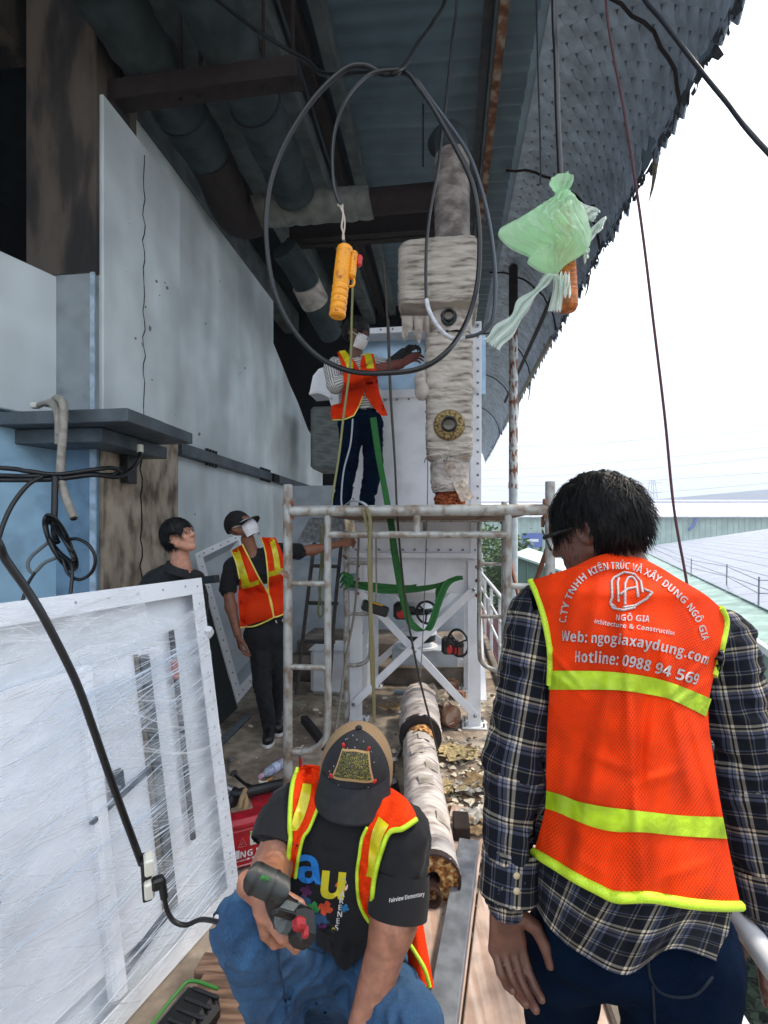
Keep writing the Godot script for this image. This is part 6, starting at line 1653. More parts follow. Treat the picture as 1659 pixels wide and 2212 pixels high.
# ---------------------------------------------------------------- hanging cables and the pendant controls
func wire(called: String, label: String, cat: String, pts: Array, r: float, m: Material, group := "", steps := 8) -> MeshInstance3D:
	var g := G.new()
	g.tube(seen(pts, steps), r, 8)
	return one(called, label, cat, g, m, at(pts[0][0], pts[0][1], pts[0][2]), group)
func build_cables() -> void:
	var m := mats
	var rb: Material = m.rubber
	var grp := "cables hanging under the canopy"
	var d := 1.9
	wire("cable", "thick black cable looping in a big ring round the yellow pendant", "cable", [[1010, -1000, 2.35], [985, -300, 2.3], [968, -30, 2.3], [935, 50, 2.2], [905, 92, 2.1], [868, 148, d], [830, 160, d], [790, 142, d], [745, 150, d], [682, 208, d], [626, 290, d], [591, 370, d], [576, 450, d], [576, 530, d], [591, 620, d], [626, 700, d], [682, 765, d], [750, 800, d - 0.05], [830, 806, d - 0.1], [910, 795, d - 0.1], [970, 755, d - 0.1], [1010, 690, d], [1030, 620, d], [1036, 540, d], [1032, 460, d], [1018, 390, d], [985, 320, d], [940, 240, d], [905, 188, d], [872, 156, d + 0.02], [800, 158, d + 0.05], [700, 160, 2.2], [660, 130, 2.3], [560, 70, 2.4], [455, -10, 2.5], [330, -100, 2.6], [180, -500, 2.8], [150, -800, 2.9]], 0.0098, rb, grp)
	wire("cable", "thinner black cable dropping past the riser to a white taped joint", "cable", [[1000, -1000, 2.2], [992, -300, 2.2], [988, -20, 2.2], [976, 100, 2.15], [966, 200, 2.1], [955, 285, 2.05], [945, 370, 2.0], [930, 450, 2.0], [922, 520, 2.0], [920, 600, 2.0], [921, 650, 2.0]], 0.0065, rb, grp)
	wire("cable", "white tape wrapped cable joint hanging in front of the riser", "cable", [[921, 646, 2.0], [926, 668, 2.0], [940, 696, 1.99], [962, 722, 1.98], [985, 733, 1.98], [1004, 729, 1.98]], 0.0085, mt(Color(0.80, 0.81, 0.84), 0.5, {"t": "blot", "s": 6.0}), grp)
	wire("cable", "grey cable rising from the taped joint along the ring's right side", "cable", [[1002, 729, 1.98], [1030, 723, 1.97], [1052, 708, 1.96], [1066, 680, 1.95], [1070, 610, 1.95], [1064, 530, 1.95], [1048, 440, 1.95], [1020, 350, 1.95], [985, 290, 1.93], [930, 215, 1.92], [900, 175, 1.92], [860, 150, 1.93]], 0.0075, mt(Color(0.22, 0.25, 0.29), 0.4), grp)
	wire("cable", "short black cable from the ring down to the yellow pendant", "cable", [[860, 150, 1.88], [800, 160, 1.85], [752, 208, 1.8], [726, 270, 1.75], [718, 330, 1.72], [720, 390, 1.7], [728, 425, 1.7], [737, 443, 1.7]], 0.007, rb, grp)
	wire("cable", "straight black cable holding the bagged orange pendant", "cable", [[1186, -1800, 1.65], [1192, -600, 1.62], [1196, -20, 1.6], [1201, 120, 1.55], [1205, 260, 1.52], [1211, 386, 1.5]], 0.0085, rb, grp)
	wire("cable", "black cable swinging out to the right across the open sky", "cable", [[1180, -900, 2.4], [1300, -180, 2.25], [1380, -20, 2.2], [1430, 44, 2.1], [1500, 135, 2.0], [1565, 215, 1.9], [1700, 372, 1.8], [2100, 760, 2.2], [2900, 1100, 4.0]], 0.0085, mt(Color(0.12, 0.14, 0.17), 0.5), grp)
	wire("rope", "long thin cord, grey above and reddish below, crossing the sky to the solar roof", "rope", [[1285, -950, 2.2], [1300, -300, 2.2], [1308, -20, 2.2], [1320, 90, 2.15], [1350, 250, 2.1], [1385, 480, 2.1], [1412, 700, 2.1], [1436, 900, 2.1], [1456, 1100, 2.1], [1484, 1262, 2.1], [1500, 1400, 2.1], [1510, 1700, 2.1]], 0.0055, mt(Color(0.32, 0.20, 0.22), 0.85), "cords hanging from the canopy")
	wire("rope", "thin dark cord hanging straight down the tiled canopy", "rope", [[1150, -330, 3.2], [1158, -20, 3.2], [1162, 150, 3.2], [1168, 372, 3.2], [1160, 400, 3.2]], 0.005, mt(Color(0.18, 0.2, 0.23), 0.85), "cords hanging from the canopy")
	wire("rope", "short dark rod hanging above the top of the riser", "rod", [[914, 225, 3.6], [914, 360, 3.6]], 0.006, rb)
	# yellow pendant
	var dd := 1.7
	var t := thing("yellow_pendant", "yellow crane pendant control with a red button hanging inside the cable ring", "pendant control", at(737, 610, dd))
	var a := at(746, 531, dd); var b := at(728, 686, dd)
	var ax := (b - a).normalized(); var sx := (Vector3.RIGHT - ax * ax.x).normalized(); var sz := sx.cross(ax)
	var x := Transform3D(Basis(sx, ax, sz), a)
	var g := G.new()
	var prof := [Vector2(0, -0.002), Vector2(0.018, 0.0), Vector2(0.025, 0.006), Vector2(0.0275, 0.016), Vector2(0.0285, 0.10), Vector2(0.0275, 0.125)]
	for k in 5:
		prof.append(Vector2(0.0262, 0.134 + k * 0.022)); prof.append(Vector2(0.0285, 0.142 + k * 0.022)); prof.append(Vector2(0.0285, 0.150 + k * 0.022))
	prof.append_array([Vector2(0.0285, 0.237), Vector2(0.024, 0.243), Vector2(0.0, 0.243)])
	g.lathe(prof, 22, x); obj("body", g, m.yellow, t)
	g = G.new(); g.box(x * Vector3(0.034, 0.062, 0.0), Vector3(0.024, 0.092, 0.034), x.basis.orthonormalized(), 0.008); obj("button_guard", g, m.yellow, t)
	g = G.new(); g.tube(curve([x * Vector3(0.03, 0.10, 0), x * Vector3(0.043, 0.112, 0), x * Vector3(0.042, 0.13, 0), x * Vector3(0.028, 0.136, 0)], 5), 0.0045, 6); obj("finger_hook", g, m.yellow, t)
	g = G.new(); g.box(x * Vector3(0.053, 0.045, 0.0), Vector3(0.018, 0.040, 0.022), x.basis.orthonormalized(), 0.006); obj("red_button", g, m.redplastic, t)
	g = G.new(); g.tube(seen([[742, 520, dd], [746, 533, dd]], 2), 0.007, 8); obj("gland", g, m.black, t)
	g = G.new(); g.tube(seen([[732, 440, dd], [740, 452, dd], [741, 470, dd], [738, 490, dd], [742, 505, dd], [743, 526, dd]], 4), 0.0035, 6); g.tube(seen([[734, 444, dd], [744, 470, dd], [744, 495, dd], [740, 512, dd], [743, 524, dd]], 4), 0.003, 6); obj("tie_cord", g, mt(Color(0.70, 0.66, 0.62), 0.9), t)
	g = G.new()
	for k in 7: g.ball(at(735 + rng.randf_range(-5, 5), 446 + rng.randf_range(-5, 6), dd), Vector3.ONE * 0.005, Basis.IDENTITY, 6)
	obj("knot", g, mt(Color(0.70, 0.66, 0.62), 0.9), t)
	# orange pendant with the bag
	dd = 1.5
	t = thing("orange_pendant", "orange pendant control half hidden in a torn plastic bag", "pendant control", at(1225, 600, dd))
	a = at(1213, 440, dd + 0.02); b = at(1226, 672, dd + 0.02)
	ax = (b - a).normalized(); sx = (Vector3.RIGHT - ax * ax.x).normalized(); sz = sx.cross(ax)
	x = Transform3D(Basis(sx, ax, sz), a)
	var L := (b - a).length()
	g = G.new(); g.lathe([Vector2(0, 0), Vector2(0.022, 0.004), Vector2(0.030, 0.02), Vector2(0.032, L - 0.03), Vector2(0.031, L - 0.012), Vector2(0.024, L), Vector2(0.006, L + 0.002), Vector2(0, L + 0.004)], 22, x); obj("body", g, mt(Color(0.86, 0.48, 0.13), 0.5, {"t": "blot", "s": 4.0, "d": "dirt", "ds": 5.0}), t)
	g = G.new()
	for k in 6: g.lathe([Vector2(0.0318, L - 0.13 + k * 0.014), Vector2(0.0332, L - 0.128 + k * 0.014), Vector2(0.0318, L - 0.126 + k * 0.014)], 18, x)
	obj("grip_ribs", g, mt(Color(0.80, 0.43, 0.11), 0.5), t, true)
	g = G.new(); g.tube(seen([[1211, 378, 1.5], [1212, 398, 1.5], [1213, 425, 1.5]], 2), [0.009, 0.011, 0.011, 0.008, 0.008], 10); obj("gland", g, m.black, t)
	# bag: gathered at the neck, flared left corner, tied waist, long tail
	t = thing("plastic_bag", "pale green torn plastic bag tied round the orange pendant", "bag", at(1200, 500, 1.45))
	var bagm := StandardMaterial3D.new()
	bagm.albedo_color = Color(0.84, 0.95, 0.84); bagm.roughness = 0.25; bagm.metallic_specular = 0.5
	bagm.backlight_enabled = true; bagm.backlight = Color(0.82, 1.0, 0.82)
	bagm.transparency = BaseMaterial3D.TRANSPARENCY_ALPHA; bagm.albedo_color.a = 0.52; bagm.normal_enabled = true; bagm.normal_texture = noise_tex("n_blot"); bagm.normal_scale = 1.6; bagm.uv1_triplanar = true; bagm.uv1_scale = Vector3(5, 2.5, 5)
	bagm.cull_mode = BaseMaterial3D.CULL_DISABLED
	var bagw: StandardMaterial3D = bagm.duplicate(); bagw.albedo_color = Color(0.86, 0.90, 0.87, 0.8); bagw.backlight = Color(0.95, 1.0, 0.97)
	var nz := FastNoiseLite.new(); nz.frequency = 1.0; nz.seed = 9; nz.fractal_octaves = 2
	# side outlines, left and right, from neck to waist
	var lf := [[1200, 412], [1196, 428], [1170, 444], [1120, 474], [1077, 500], [1100, 532], [1142, 553], [1140, 566], [1162, 582], [1186, 592]]
	var rf := [[1226, 412], [1232, 424], [1244, 432], [1262, 455], [1272, 490], [1276, 515], [1268, 540], [1248, 556], [1222, 572], [1204, 592]]
	for side in [1.0, -1.0]:
		g = G.new()
		g.grid(44, 46, func(u: float, v: float) -> Vector3:
			var A := line_at(lf, v); var B := line_at(rf, v)
			var q := A.lerp(B, u)
			var bulge := sin(PI * u) * sin(PI * clampf(v, 0.02, 0.98)) * 0.055
			var fold := (0.034 * (0.35 - absf(nz.get_noise_2d(u * 7.0 / (0.35 + v) + side * 5.0, v * 1.3))) + 0.022 * absf(nz.get_noise_2d(u * 9.0 + side, v * 8.0))) * sin(PI * clampf(v, 0.05, 0.97)) * sin(PI * u)
			return at(q.x, q.y, 1.47) + Vector3(0, 0, side * (bulge + 0.006) + fold), 1.0, 1.0)
		obj("sack", g, bagm, t)
	g = G.new()
	for k in 5:
		var a0 := k * 1.25
		g.grid(8, 6, func(u: float, v: float) -> Vector3: return at(1213, 418, 1.47) + Vector3(cos(a0 + u * 1.5) * (0.012 + 0.022 * v), 0.004 + 0.032 * v + 0.014 * nz.get_noise_2d(u * 3.0 + k, v), sin(a0 + u * 1.5) * (0.012 + 0.02 * v)))
	obj("neck_ruffle", g, bagm, t)
	g = G.new(); g.tube(PackedVector3Array([at(1213, 424, 1.47), at(1214, 432, 1.47)]), 0.022, 12); obj("neck_tie", g, mt(Color(0.35, 0.66, 0.45), 0.5), t)
	g = G.new()
	g.grid(14, 30, func(u: float, v: float) -> Vector3:
		var c := line_at([[1190, 592], [1165, 622], [1132, 655], [1112, 690], [1080, 722], [1062, 745]], v)
		var w := lerpf(6.0, 24.0, v) + 4.0 * sin(v * 19.0)
		return at(c.x + (u - 0.5) * w * 1.5, c.y + (u - 0.5) * w * 1.1 + 5.0 * sin(u * 40.0) * v * v, 1.44 + 0.015 * sin(u * 13.0 + v * 4.0) + 0.02 * v)); obj("tail", g, bagw, t)
	g = G.new()
	g.grid(10, 16, func(u: float, v: float) -> Vector3:
		var c := line_at([[1198, 592], [1206, 612], [1204, 640], [1198, 672]], v)
		return at(c.x + (u - 0.5) * (16 + 14 * v), c.y + 5 * sin(u * 30.0) * v, 1.43 + 0.012 * sin(u * 15.0))); obj("tail", g, bagw, t)
	g = G.new()
	g.grid(10, 12, func(u: float, v: float) -> Vector3: return at(1206 + u * 24 + v * 4, 590 + v * 50 + 6 * sin(u * 17), 1.42 + 0.015 * sin(u * 12 + v * 6))); obj("torn_flap", g, bagw, t)
	for q in [[[1248, 432], [1296, 456], [1280, 478], [1252, 478]], [[1262, 500], [1310, 468], [1300, 492], [1268, 530]], [[1258, 530], [1276, 512], [1270, 556], [1262, 572]]]:
		g = G.new()
		g.grid(12, 10, func(u: float, v: float) -> Vector3:
			var A := Vector2(q[0][0], q[0][1]).lerp(Vector2(q[1][0], q[1][1]), u); var B := Vector2(q[3][0], q[3][1]).lerp(Vector2(q[2][0], q[2][1]), u)
			var p := A.lerp(B, v)
			return at(p.x + 3 * sin(v * 22.0) * u, p.y + 4.0 * sin(v * 31.0 + u * 6.0) * u, 1.49 + 0.02 * sin(u * 8.0 + v * 7.0))); obj("torn_flap", g, bagw, t)
	# left: conduits, cable bundle, coil
	t = thing("conduit_bundle", "grey plastic conduits bent over the steel ledge and ending in an open stub", "conduit", at(133, 900, 2.72))
	g = G.new(); g.tube(seen([[112, 874, 2.9], [120, 862, 2.85], [130, 862, 2.78], [138, 880, 2.72], [136, 930, 2.7], [132, 990, 2.7], [131, 1030, 2.68], [141, 1072, 2.66], [160, 1120, 2.62]], 6), 0.021, 10); obj("tube", g, m.cablegrey, t)
	for q in [[[84, 876, 2.95], [100, 870, 2.9], [114, 876, 2.82], [124, 900, 2.74], [125, 960, 2.72]], [[100, 872, 2.92], [112, 868, 2.86], [124, 886, 2.76], [128, 940, 2.72]]]:
		g = G.new(); g.tube(seen(q, 6), 0.016, 8); obj("tube", g, m.cablegrey, t)
	g = G.new(); g.tube(seen([[158, 1115, 2.62], [160.5, 1122, 2.615]], 2), 0.013, 8); obj("stub_hole", g, m.hole, t)
	for q in [[76, 876], [102, 872]]:
		g = G.new(); g.box(at(q[0], q[1], 2.96), Vector3(0.04, 0.035, 0.04), Basis.IDENTITY, 0.006); obj("cap", g, mt(Color(0.80, 0.80, 0.76), 0.5), t)
	var cg := "cables on the blue wall"
	var cl := ["upper black cable of the bundle along the blue wall", "middle black cable of the bundle along the blue wall", "lower black cable of the bundle rising to the junction on the pilaster"]
	var cp := [[[-420, 1000, 2.4], [-20, 1010, 2.6], [60, 1018, 2.62], [125, 1025, 2.66], [205, 1014, 2.75], [240, 1011, 2.85], [258, 1018, 2.9], [236, 1028, 2.88], [205, 1026, 2.8], [150, 1030, 2.7]], [[-420, 1020, 2.4], [-20, 1027, 2.6], [60, 1029, 2.62], [120, 1026, 2.66], [180, 1020, 2.72], [225, 1026, 2.85], [262, 1022, 2.95], [262, 1008, 3.0]], [[-420, 1036, 2.4], [-20, 1037, 2.6], [60, 1037, 2.62], [125, 1035, 2.66], [200, 1026, 2.74], [255, 1030, 2.9], [288, 1010, 3.05], [301, 990, 3.1], [303, 968, 3.14]]]
	for k in 3: wire("cable", cl[k], "cable", cp[k], 0.0125, rb, cg)
	wire("cable", "cable end fitting in pale plastic under the ledge channel", "cable", [[303, 978, 3.13], [303, 962, 3.14]], 0.02, mt(Color(0.75, 0.74, 0.68), 0.6), cg)
	wire("cable", "black cable curving down from the bundle to the left edge", "cable", [[90, 1030, 2.6], [62, 1046, 2.55], [30, 1085, 2.5], [8, 1130, 2.45], [-15, 1200, 2.4], [-120, 1500, 2.2]], 0.0115, rb, cg)
	wire("cable", "straight black cable hanging from the bundle down to the coil", "cable", [[119, 1030, 2.64], [118, 1090, 2.62], [117, 1150, 2.6], [124, 1172, 2.58]], 0.016, rb, cg)
	var coil := []
	var q0 := [132, 1172]
	for k in 64:
		var an := k * 0.42
		var ra := 1.0 + 0.25 * sin(k * 0.37)
		coil.append([q0[0] + (26.0 * cos(an) * ra) + 20.0 * sin(an) * 0.9, q0[1] + 46.0 * sin(an) * ra + 18.0 * cos(an), 2.56 + 0.05 * sin(an * 1.7 + k * 0.05)])
	wire("cable", "knotted black cable coil hanging in front of the blue column", "cable", coil, 0.0085, rb, cg, 3)
	wire("cable", "big loose loop of black cable right of the coil", "cable", [[140, 1168, 2.55], [165, 1164, 2.52], [192, 1178, 2.5], [206, 1206, 2.5], [198, 1236, 2.5], [172, 1252, 2.5], [148, 1240, 2.52], [136, 1210, 2.54]], 0.0085, rb, cg)
	wire("cable", "cable tail with pale tape trailing left below the coil", "cable", [[104, 1172, 2.56], [70, 1200, 2.52], [60, 1222, 2.5], [72, 1238, 2.5], [96, 1216, 2.52], [122, 1205, 2.54]], 0.0085, mt(Color(0.38, 0.41, 0.42), 0.7), cg)
	wire("cable", "two cable ends dropping from the coil behind the wrapped panel", "cable", [[155, 1210, 2.54], [156, 1245, 2.5], [150, 1300, 2.45]], 0.0085, rb, cg)
	wire("cable", "single cable end dropping left of the coil", "cable", [[76, 1236, 2.5], [60, 1262, 2.48], [48, 1300, 2.45]], 0.0075, rb, cg)
	# extension lead
	t = thing("extension_lead", "thick black extension lead with white sockets hanging before the wrapped panel", "extension lead", at(318, 1890, 1.42))
	g = G.new(); g.tube(seen([[-420, 1010, 1.3], [-150, 1010, 1.2], [-20, 1150, 1.15], [12, 1208, 1.17], [60, 1277, 1.2], [100, 1344, 1.22], [163, 1470, 1.27], [200, 1570, 1.3], [233, 1666, 1.33], [267, 1760, 1.37], [290, 1822, 1.4], [306, 1866, 1.42]], 8), 0.0094, 10); obj("cord", g, rb, t)
	var sb := Basis.from_euler(Vector3(0.05, 0.5, 0.05))
	g = G.new(); g.box(at(316, 1894, 1.42), Vector3(0.026, 0.118, 0.05), sb, 0.004); obj("back_shell", g, m.black, t)
	for y in [1866, 1916]:
		g = G.new(); g.box(at(322, y, 1.405), Vector3(0.026, 0.048, 0.048), sb, 0.005); obj("socket", g, mt(Color(0.84, 0.83, 0.78), 0.45), t)
	g = G.new(); g.box(at(341, 1907, 1.40), Vector3(0.032, 0.034, 0.03), sb, 0.006); g.tube(seen([[349, 1900, 1.4], [352, 1920, 1.4], [355, 1940, 1.4]], 3), 0.0105, 10); obj("plug", g, m.black, t)
	g = G.new(); g.tube(seen([[355, 1936, 1.4], [361, 1966, 1.4], [376, 1990, 1.4], [402, 1998, 1.4], [436, 1986, 1.38], [480, 1995, 1.33], [500, 2010, 1.32]], 6), 0.0065, 8); obj("tool_cord", g, rb, t)
	# strap, ropes
	var ribbon := func(pts: Array, w: float, wide: Vector3, twist: float) -> G:
		var q := G.new(); var P := seen(pts, 8); var n := P.size()
		q.grid(4, n - 1, func(u: float, v: float) -> Vector3:
			var i := mini(int(round(v * (n - 1))), n - 1)
			var dv := (P[mini(i + 1, n - 1)] - P[maxi(i - 1, 0)]).normalized()
			var s := (wide - dv * wide.dot(dv)).normalized().rotated(dv, twist * sin(v * 9.0))
			return P[i] + s * (u - 0.5) * w + dv.cross(s) * 0.004 * sin(u * PI * 2.0), w, 1.0)
		return q
	t = thing("green_strap", "long green lifting strap hanging from the platform to a loop under the tower", "strap", at(870, 1290, 3.5))
	obj("webbing", ribbon.call([[806, 902, 3.66], [818, 985, 3.6], [828, 1040, 3.58], [838, 1095, 3.5], [846, 1140, 3.4], [852, 1190, 3.4], [866, 1270, 3.45], [882, 1335, 3.5], [898, 1356, 3.5], [915, 1362, 3.52], [930, 1352, 3.55], [948, 1300, 3.6], [965, 1262, 3.65], [985, 1250, 3.7], [1000, 1248, 3.7]], 0.05, Vector3(1, 0, 0.3), 0.35), m.strap, t)
	obj("webbing", ribbon.call([[746, 1262, 3.85], [775, 1268, 3.84], [830, 1276, 3.82], [890, 1274, 3.78], [940, 1266, 3.72], [985, 1250, 3.68]], 0.045, Vector3(0, 1, 0.2), 0.6), m.strap, t)
	obj("webbing", ribbon.call([[748, 1255, 3.86], [790, 1262, 3.88], [850, 1268, 3.86], [900, 1266, 3.85]], 0.042, Vector3(0, 1, 0.4), 0.5), m.strap, t)
	obj("webbing", ribbon.call([[965, 1262, 3.66], [950, 1270, 3.68], [945, 1300, 3.68]], 0.05, Vector3(1, 0, 0.5), 0.5), m.strap, t)
	g = G.new()
	for k in 9:
		var c := at(746 + rng.randf_range(-7, 8), 1258 + rng.randf_range(-16, 18), 3.82)
		g.tube(curve([c, c + Vector3(0.03, 0.02, 0.03), c + Vector3(0.0, 0.05, 0.02), c + Vector3(-0.03, 0.01, -0.02)], 3), 0.016, 6, true, 0.4)
	obj("knot", g, m.strap, t)
	var rg := "ropes hanging from the platform"
	wire("rope", "pale yellow rope running from above the masked man's head to the platform", "rope", [[764, 560, 3.3], [760, 680, 3.35], [757, 780, 3.4], [742, 900, 3.45], [732, 985, 3.45], [716, 1085, 3.45]], 0.008, mt(Color(0.55, 0.55, 0.38), 0.9), rg)
	wire("rope", "double pale rope hanging from the top bar down towards the cap", "rope", [[792, 1098, 2.36], [800, 1130, 2.36], [797, 1200, 2.36], [800, 1300, 2.37], [806, 1420, 2.38], [808, 1560, 2.4]], 0.0085, m.rope, rg)
	wire("rope", "second strand of the double rope beside the top bar", "rope", [[783, 1100, 2.36], [797, 1160, 2.37], [802, 1260, 2.37], [799, 1340, 2.37], [804, 1480, 2.38]], 0.007, m.rope, rg)
	wire("rope", "dark rope falling in front of the tower to the floor pipe", "rope", [[828, 560, 3.0], [836, 680, 3.0], [843, 850, 3.0], [853, 1000, 3.0], [858, 1110, 3.0], [868, 1230, 3.0], [880, 1330, 3.0], [905, 1460, 3.05], [930, 1560, 3.15], [945, 1620, 3.3]], 0.0065, mt(Color(0.22, 0.20, 0.18), 0.85), rg)
	wire("rope", "thin grey wire hanging before the tower sheet", "wire", [[840, 690, 3.6], [846, 860, 3.6], [852, 960, 3.6], [858, 1110, 3.6]], 0.004, mt(Color(0.35, 0.33, 0.32), 0.8), rg)
	wire("rope", "faint grey wire left of the lagged riser", "wire", [[916, 1000, 3.9], [922, 990, 3.9], [924, 1040, 3.9], [920, 1200, 3.9], [912, 1400, 3.8], [905, 1480, 3.7]], 0.004, mt(Color(0.45, 0.45, 0.46), 0.8), rg)
	wire("rope", "white cord hanging down the masked man's trouser leg", "cord", [[762, 905, 3.6], [757, 960, 3.58], [742, 1020, 3.55], [738, 1090, 3.5], [760, 1082, 3.0], [780, 1085, 2.5], [792, 1092, 2.4]], 0.006, mt(Color(0.66, 0.68, 0.70), 0.8), rg)
	wire("rope", "brown rope dangling from the ladder behind the scaffold", "rope", [[690, 1130, 4.2], [694, 1200, 4.2], [689, 1270, 4.2], [698, 1320, 4.2], [690, 1332, 4.2], [688, 1310, 4.2], [696, 1240, 4.2], [700, 1135, 4.2]], 0.008, mt(Color(0.44, 0.44, 0.30), 0.9), rg)
	wire("rope", "grey line slanting from the rear frame to the floor behind the cap", "rope", [[775, 1150, 3.2], [768, 1300, 3.0], [748, 1420, 2.7], [728, 1560, 2.5], [715, 1640, 2.4]], 0.007, mt(Color(0.42, 0.40, 0.36), 0.9), rg)
	t = thing("hoist_pendant", "black hoist control with a yellow label hanging on a cable beside the green strap", "pendant control", at(810, 1312, 3.6))
	g = G.new(); g.box(at(810, 1314, 3.6), Vector3(0.19, 0.075, 0.085), Basis.from_euler(Vector3(0, 0.2, -0.32)), 0.01); obj("case", g, m.black, t)
	g = G.new(); g.box(at(812, 1303, 3.58), Vector3(0.09, 0.012, 0.075), Basis.from_euler(Vector3(0, 0.2, -0.32)), 0.003); obj("label", g, mt(Color(0.72, 0.55, 0.12), 0.5), t)
	g = G.new(); g.tube(seen([[812, 1300, 3.6], [813, 1250, 3.6], [812, 1160, 3.4]], 4), 0.007, 6); g.tube(seen([[796, 1296, 3.6], [800, 1240, 3.6], [802, 1150, 3.4]], 4), 0.006, 6); obj("cord", g, m.cablegrey, t)
# ---------------------------------------------------------------- cloth
func weave(key: String, fn: Callable, n := 128) -> Texture2D:
	if tex.has(key): return tex[key]
	var im := Image.create(n, n, false, Image.FORMAT_RGBA8)
	for y in n:
		for x in n: im.set_pixel(x, y, fn.call(float(x) / n, float(y) / n, x, y))
	tex[key] = ImageTexture.create_from_image(im)
	return tex[key]
func plaid_band(t: float) -> Color:
	var navy := Color(0.05, 0.06, 0.095); var cream := Color(0.74, 0.69, 0.59); var grey := Color(0.34, 0.35, 0.42); var ink := Color(0.03, 0.03, 0.05)
	if t < 0.07: return cream
	if t < 0.11: return ink
	if t < 0.16: return cream
	if t < 0.24: return grey
	if t < 0.27: return ink
	if t < 0.34: return grey
	if t < 0.62: return navy
	if t < 0.65: return grey
	if t < 0.70: return navy
	if t < 0.73: return cream.darkened(0.35)
	return navy
func cloths() -> void:
	var m := {}
	var plaid := weave("plaid", func(u: float, v: float, x: int, y: int) -> Color:
		var a := plaid_band(u); var b := plaid_band(v)
		return a.lerp(b, 0.62 if (x + y) % 4 < 2 else 0.38))
	var netting := weave("netting", func(u: float, v: float, x: int, y: int) -> Color:
		var h := 0.5 + 0.5 * sin(u * TAU * 8.0) * sin(v * TAU * 8.0)
		return Color(h, h, h), 128)
	var nn: Image = (netting as ImageTexture).get_image(); nn.bump_map_to_normal_map(2.5)
	var ntex := ImageTexture.create_from_image(nn)
	var netcol := weave("netcol", func(u: float, v: float, x: int, y: int) -> Color:
		var h := 0.5 + 0.5 * sin(u * TAU * 8.0) * sin(v * TAU * 8.0)
		var k := 0.80 + 0.20 * smoothstep(0.15, 0.45, h)
		return Color(k, k, k), 128)
	m.plaid = mt(Color(1, 1, 1), 0.9, {"t": plaid, "s": 13.0, "uv": true, "spec": 0.3})
	m.vest = mt(Color(0.95, 0.245, 0.02), 0.75, {"t": netcol, "s": Vector3(19, 19, 1), "uv": true, "n": ntex, "ns": 0.6, "spec": 0.25, "d": "blot", "ds": 2.2})
	m.vestplain = mt(Color(0.95, 0.24, 0.02), 0.75, {"t": "fine", "s": 6.0, "spec": 0.25})
	m.tape = mt(Color(0.70, 0.83, 0.09), 0.35, {"t": "soft", "s": 6.0, "n": "n_blot", "ns": 1.6, "d": "blot", "ds": 3.0})
	m.tapeyellow = mt(Color(0.90, 0.84, 0.10), 0.35, {"t": "soft", "s": 6.0, "n": "n_blot", "ns": 0.7, "d": "blot", "ds": 3.0})
	m.edging = mt(Color(0.78, 0.92, 0.18), 0.6, {"t": "fine", "s": 10.0})
	m.edgingpale = mt(Color(0.93, 0.88, 0.42), 0.6)
	m.skin = mt(Color(0.70, 0.48, 0.38), 0.48, {"t": "blot", "s": 5.0, "sss": 0.06, "n": "n_fine", "ns": 0.3, "d": "soft", "ds": 14.0})
	m.skindark = mt(Color(0.42, 0.27, 0.21), 0.5, {"t": "blot", "s": 6.0, "sss": 0.05, "n": "n_fine", "ns": 0.25})
	m.skinmid = mt(Color(0.55, 0.36, 0.27), 0.5, {"t": "soft", "s": 8.0, "sss": 0.06, "n": "n_fine", "ns": 0.15})
	m.tee = mt(Color(0.06, 0.065, 0.09), 0.92, {"t": "fine", "s": 6.0, "sheen": 0.25})
	m.blackshirt = mt(Color(0.085, 0.10, 0.12), 0.85, {"t": "blot", "s": 3.0, "sheen": 0.3})
	var fade := ramp_tex("fade", 0.008, 4, [0.3, 0.7], [Color(0.80, 0.80, 0.82), Color(1, 1, 1)])
	m.jeans = mt(Color(0.025, 0.095, 0.18), 0.95, {"spec": 0.15, "t": "fine", "s": Vector3(7, 4, 7), "d": fade, "ds": 1.6, "n": "n_fine", "ns": 0.3})
	m.jeansmid = mt(Color(0.19, 0.36, 0.52), 0.9, {"t": "fine", "s": Vector3(7, 4, 7), "d": fade, "ds": 1.6, "n": "n_fine", "ns": 0.3})
	m.jeanslight = mt(Color(0.42, 0.57, 0.72), 0.9, {"t": "grain", "s": Vector3(9, 3, 9), "d": "blot", "ds": 2.5, "n": "n_fine", "ns": 0.3})
	m.trousers = mt(Color(0.075, 0.08, 0.10), 0.9, {"t": "blot", "s": 4.0, "sheen": 0.2})
	m.maskw = mt(Color(0.86, 0.86, 0.87), 0.75, {"t": "soft", "s": 6.0})
	m.capblack = mt(Color(0.06, 0.065, 0.075), 0.85, {"t": "fine", "s": 8.0, "d": "blot", "ds": 6.0})
	m.capfaded = mt(Color(0.115, 0.125, 0.155), 0.85, {"t": "fine", "s": 8.0, "d": "dirt", "ds": 6.0})
	m.captan = mt(Color(0.56, 0.46, 0.34), 0.9, {"t": "fine", "s": 8.0})
	m.glove = mt(Color(0.60, 0.36, 0.32), 0.9, {"t": "grain", "s": 20.0, "n": "n_fine", "ns": 0.8})
	m.glovedark = mt(Color(0.22, 0.24, 0.24), 0.9, {"t": "grain", "s": 20.0, "n": "n_fine", "ns": 0.8})
	m.stripes = mt(Color(1, 1, 1), 0.85, {"t": weave("stripes", func(u: float, v: float, x: int, y: int) -> Color: return Color(0.30, 0.32, 0.36) if fmod(u * 4.0, 1.0) < 0.28 else Color(0.78, 0.77, 0.75), 64), "s": Vector3(14, 14, 1), "uv": true})
	mats.merge(m, true)
func cloth_noise(seedy: int, fr: float) -> FastNoiseLite:
	var nz := FastNoiseLite.new(); nz.seed = seedy; nz.frequency = fr; nz.fractal_octaves = 3
	return nz
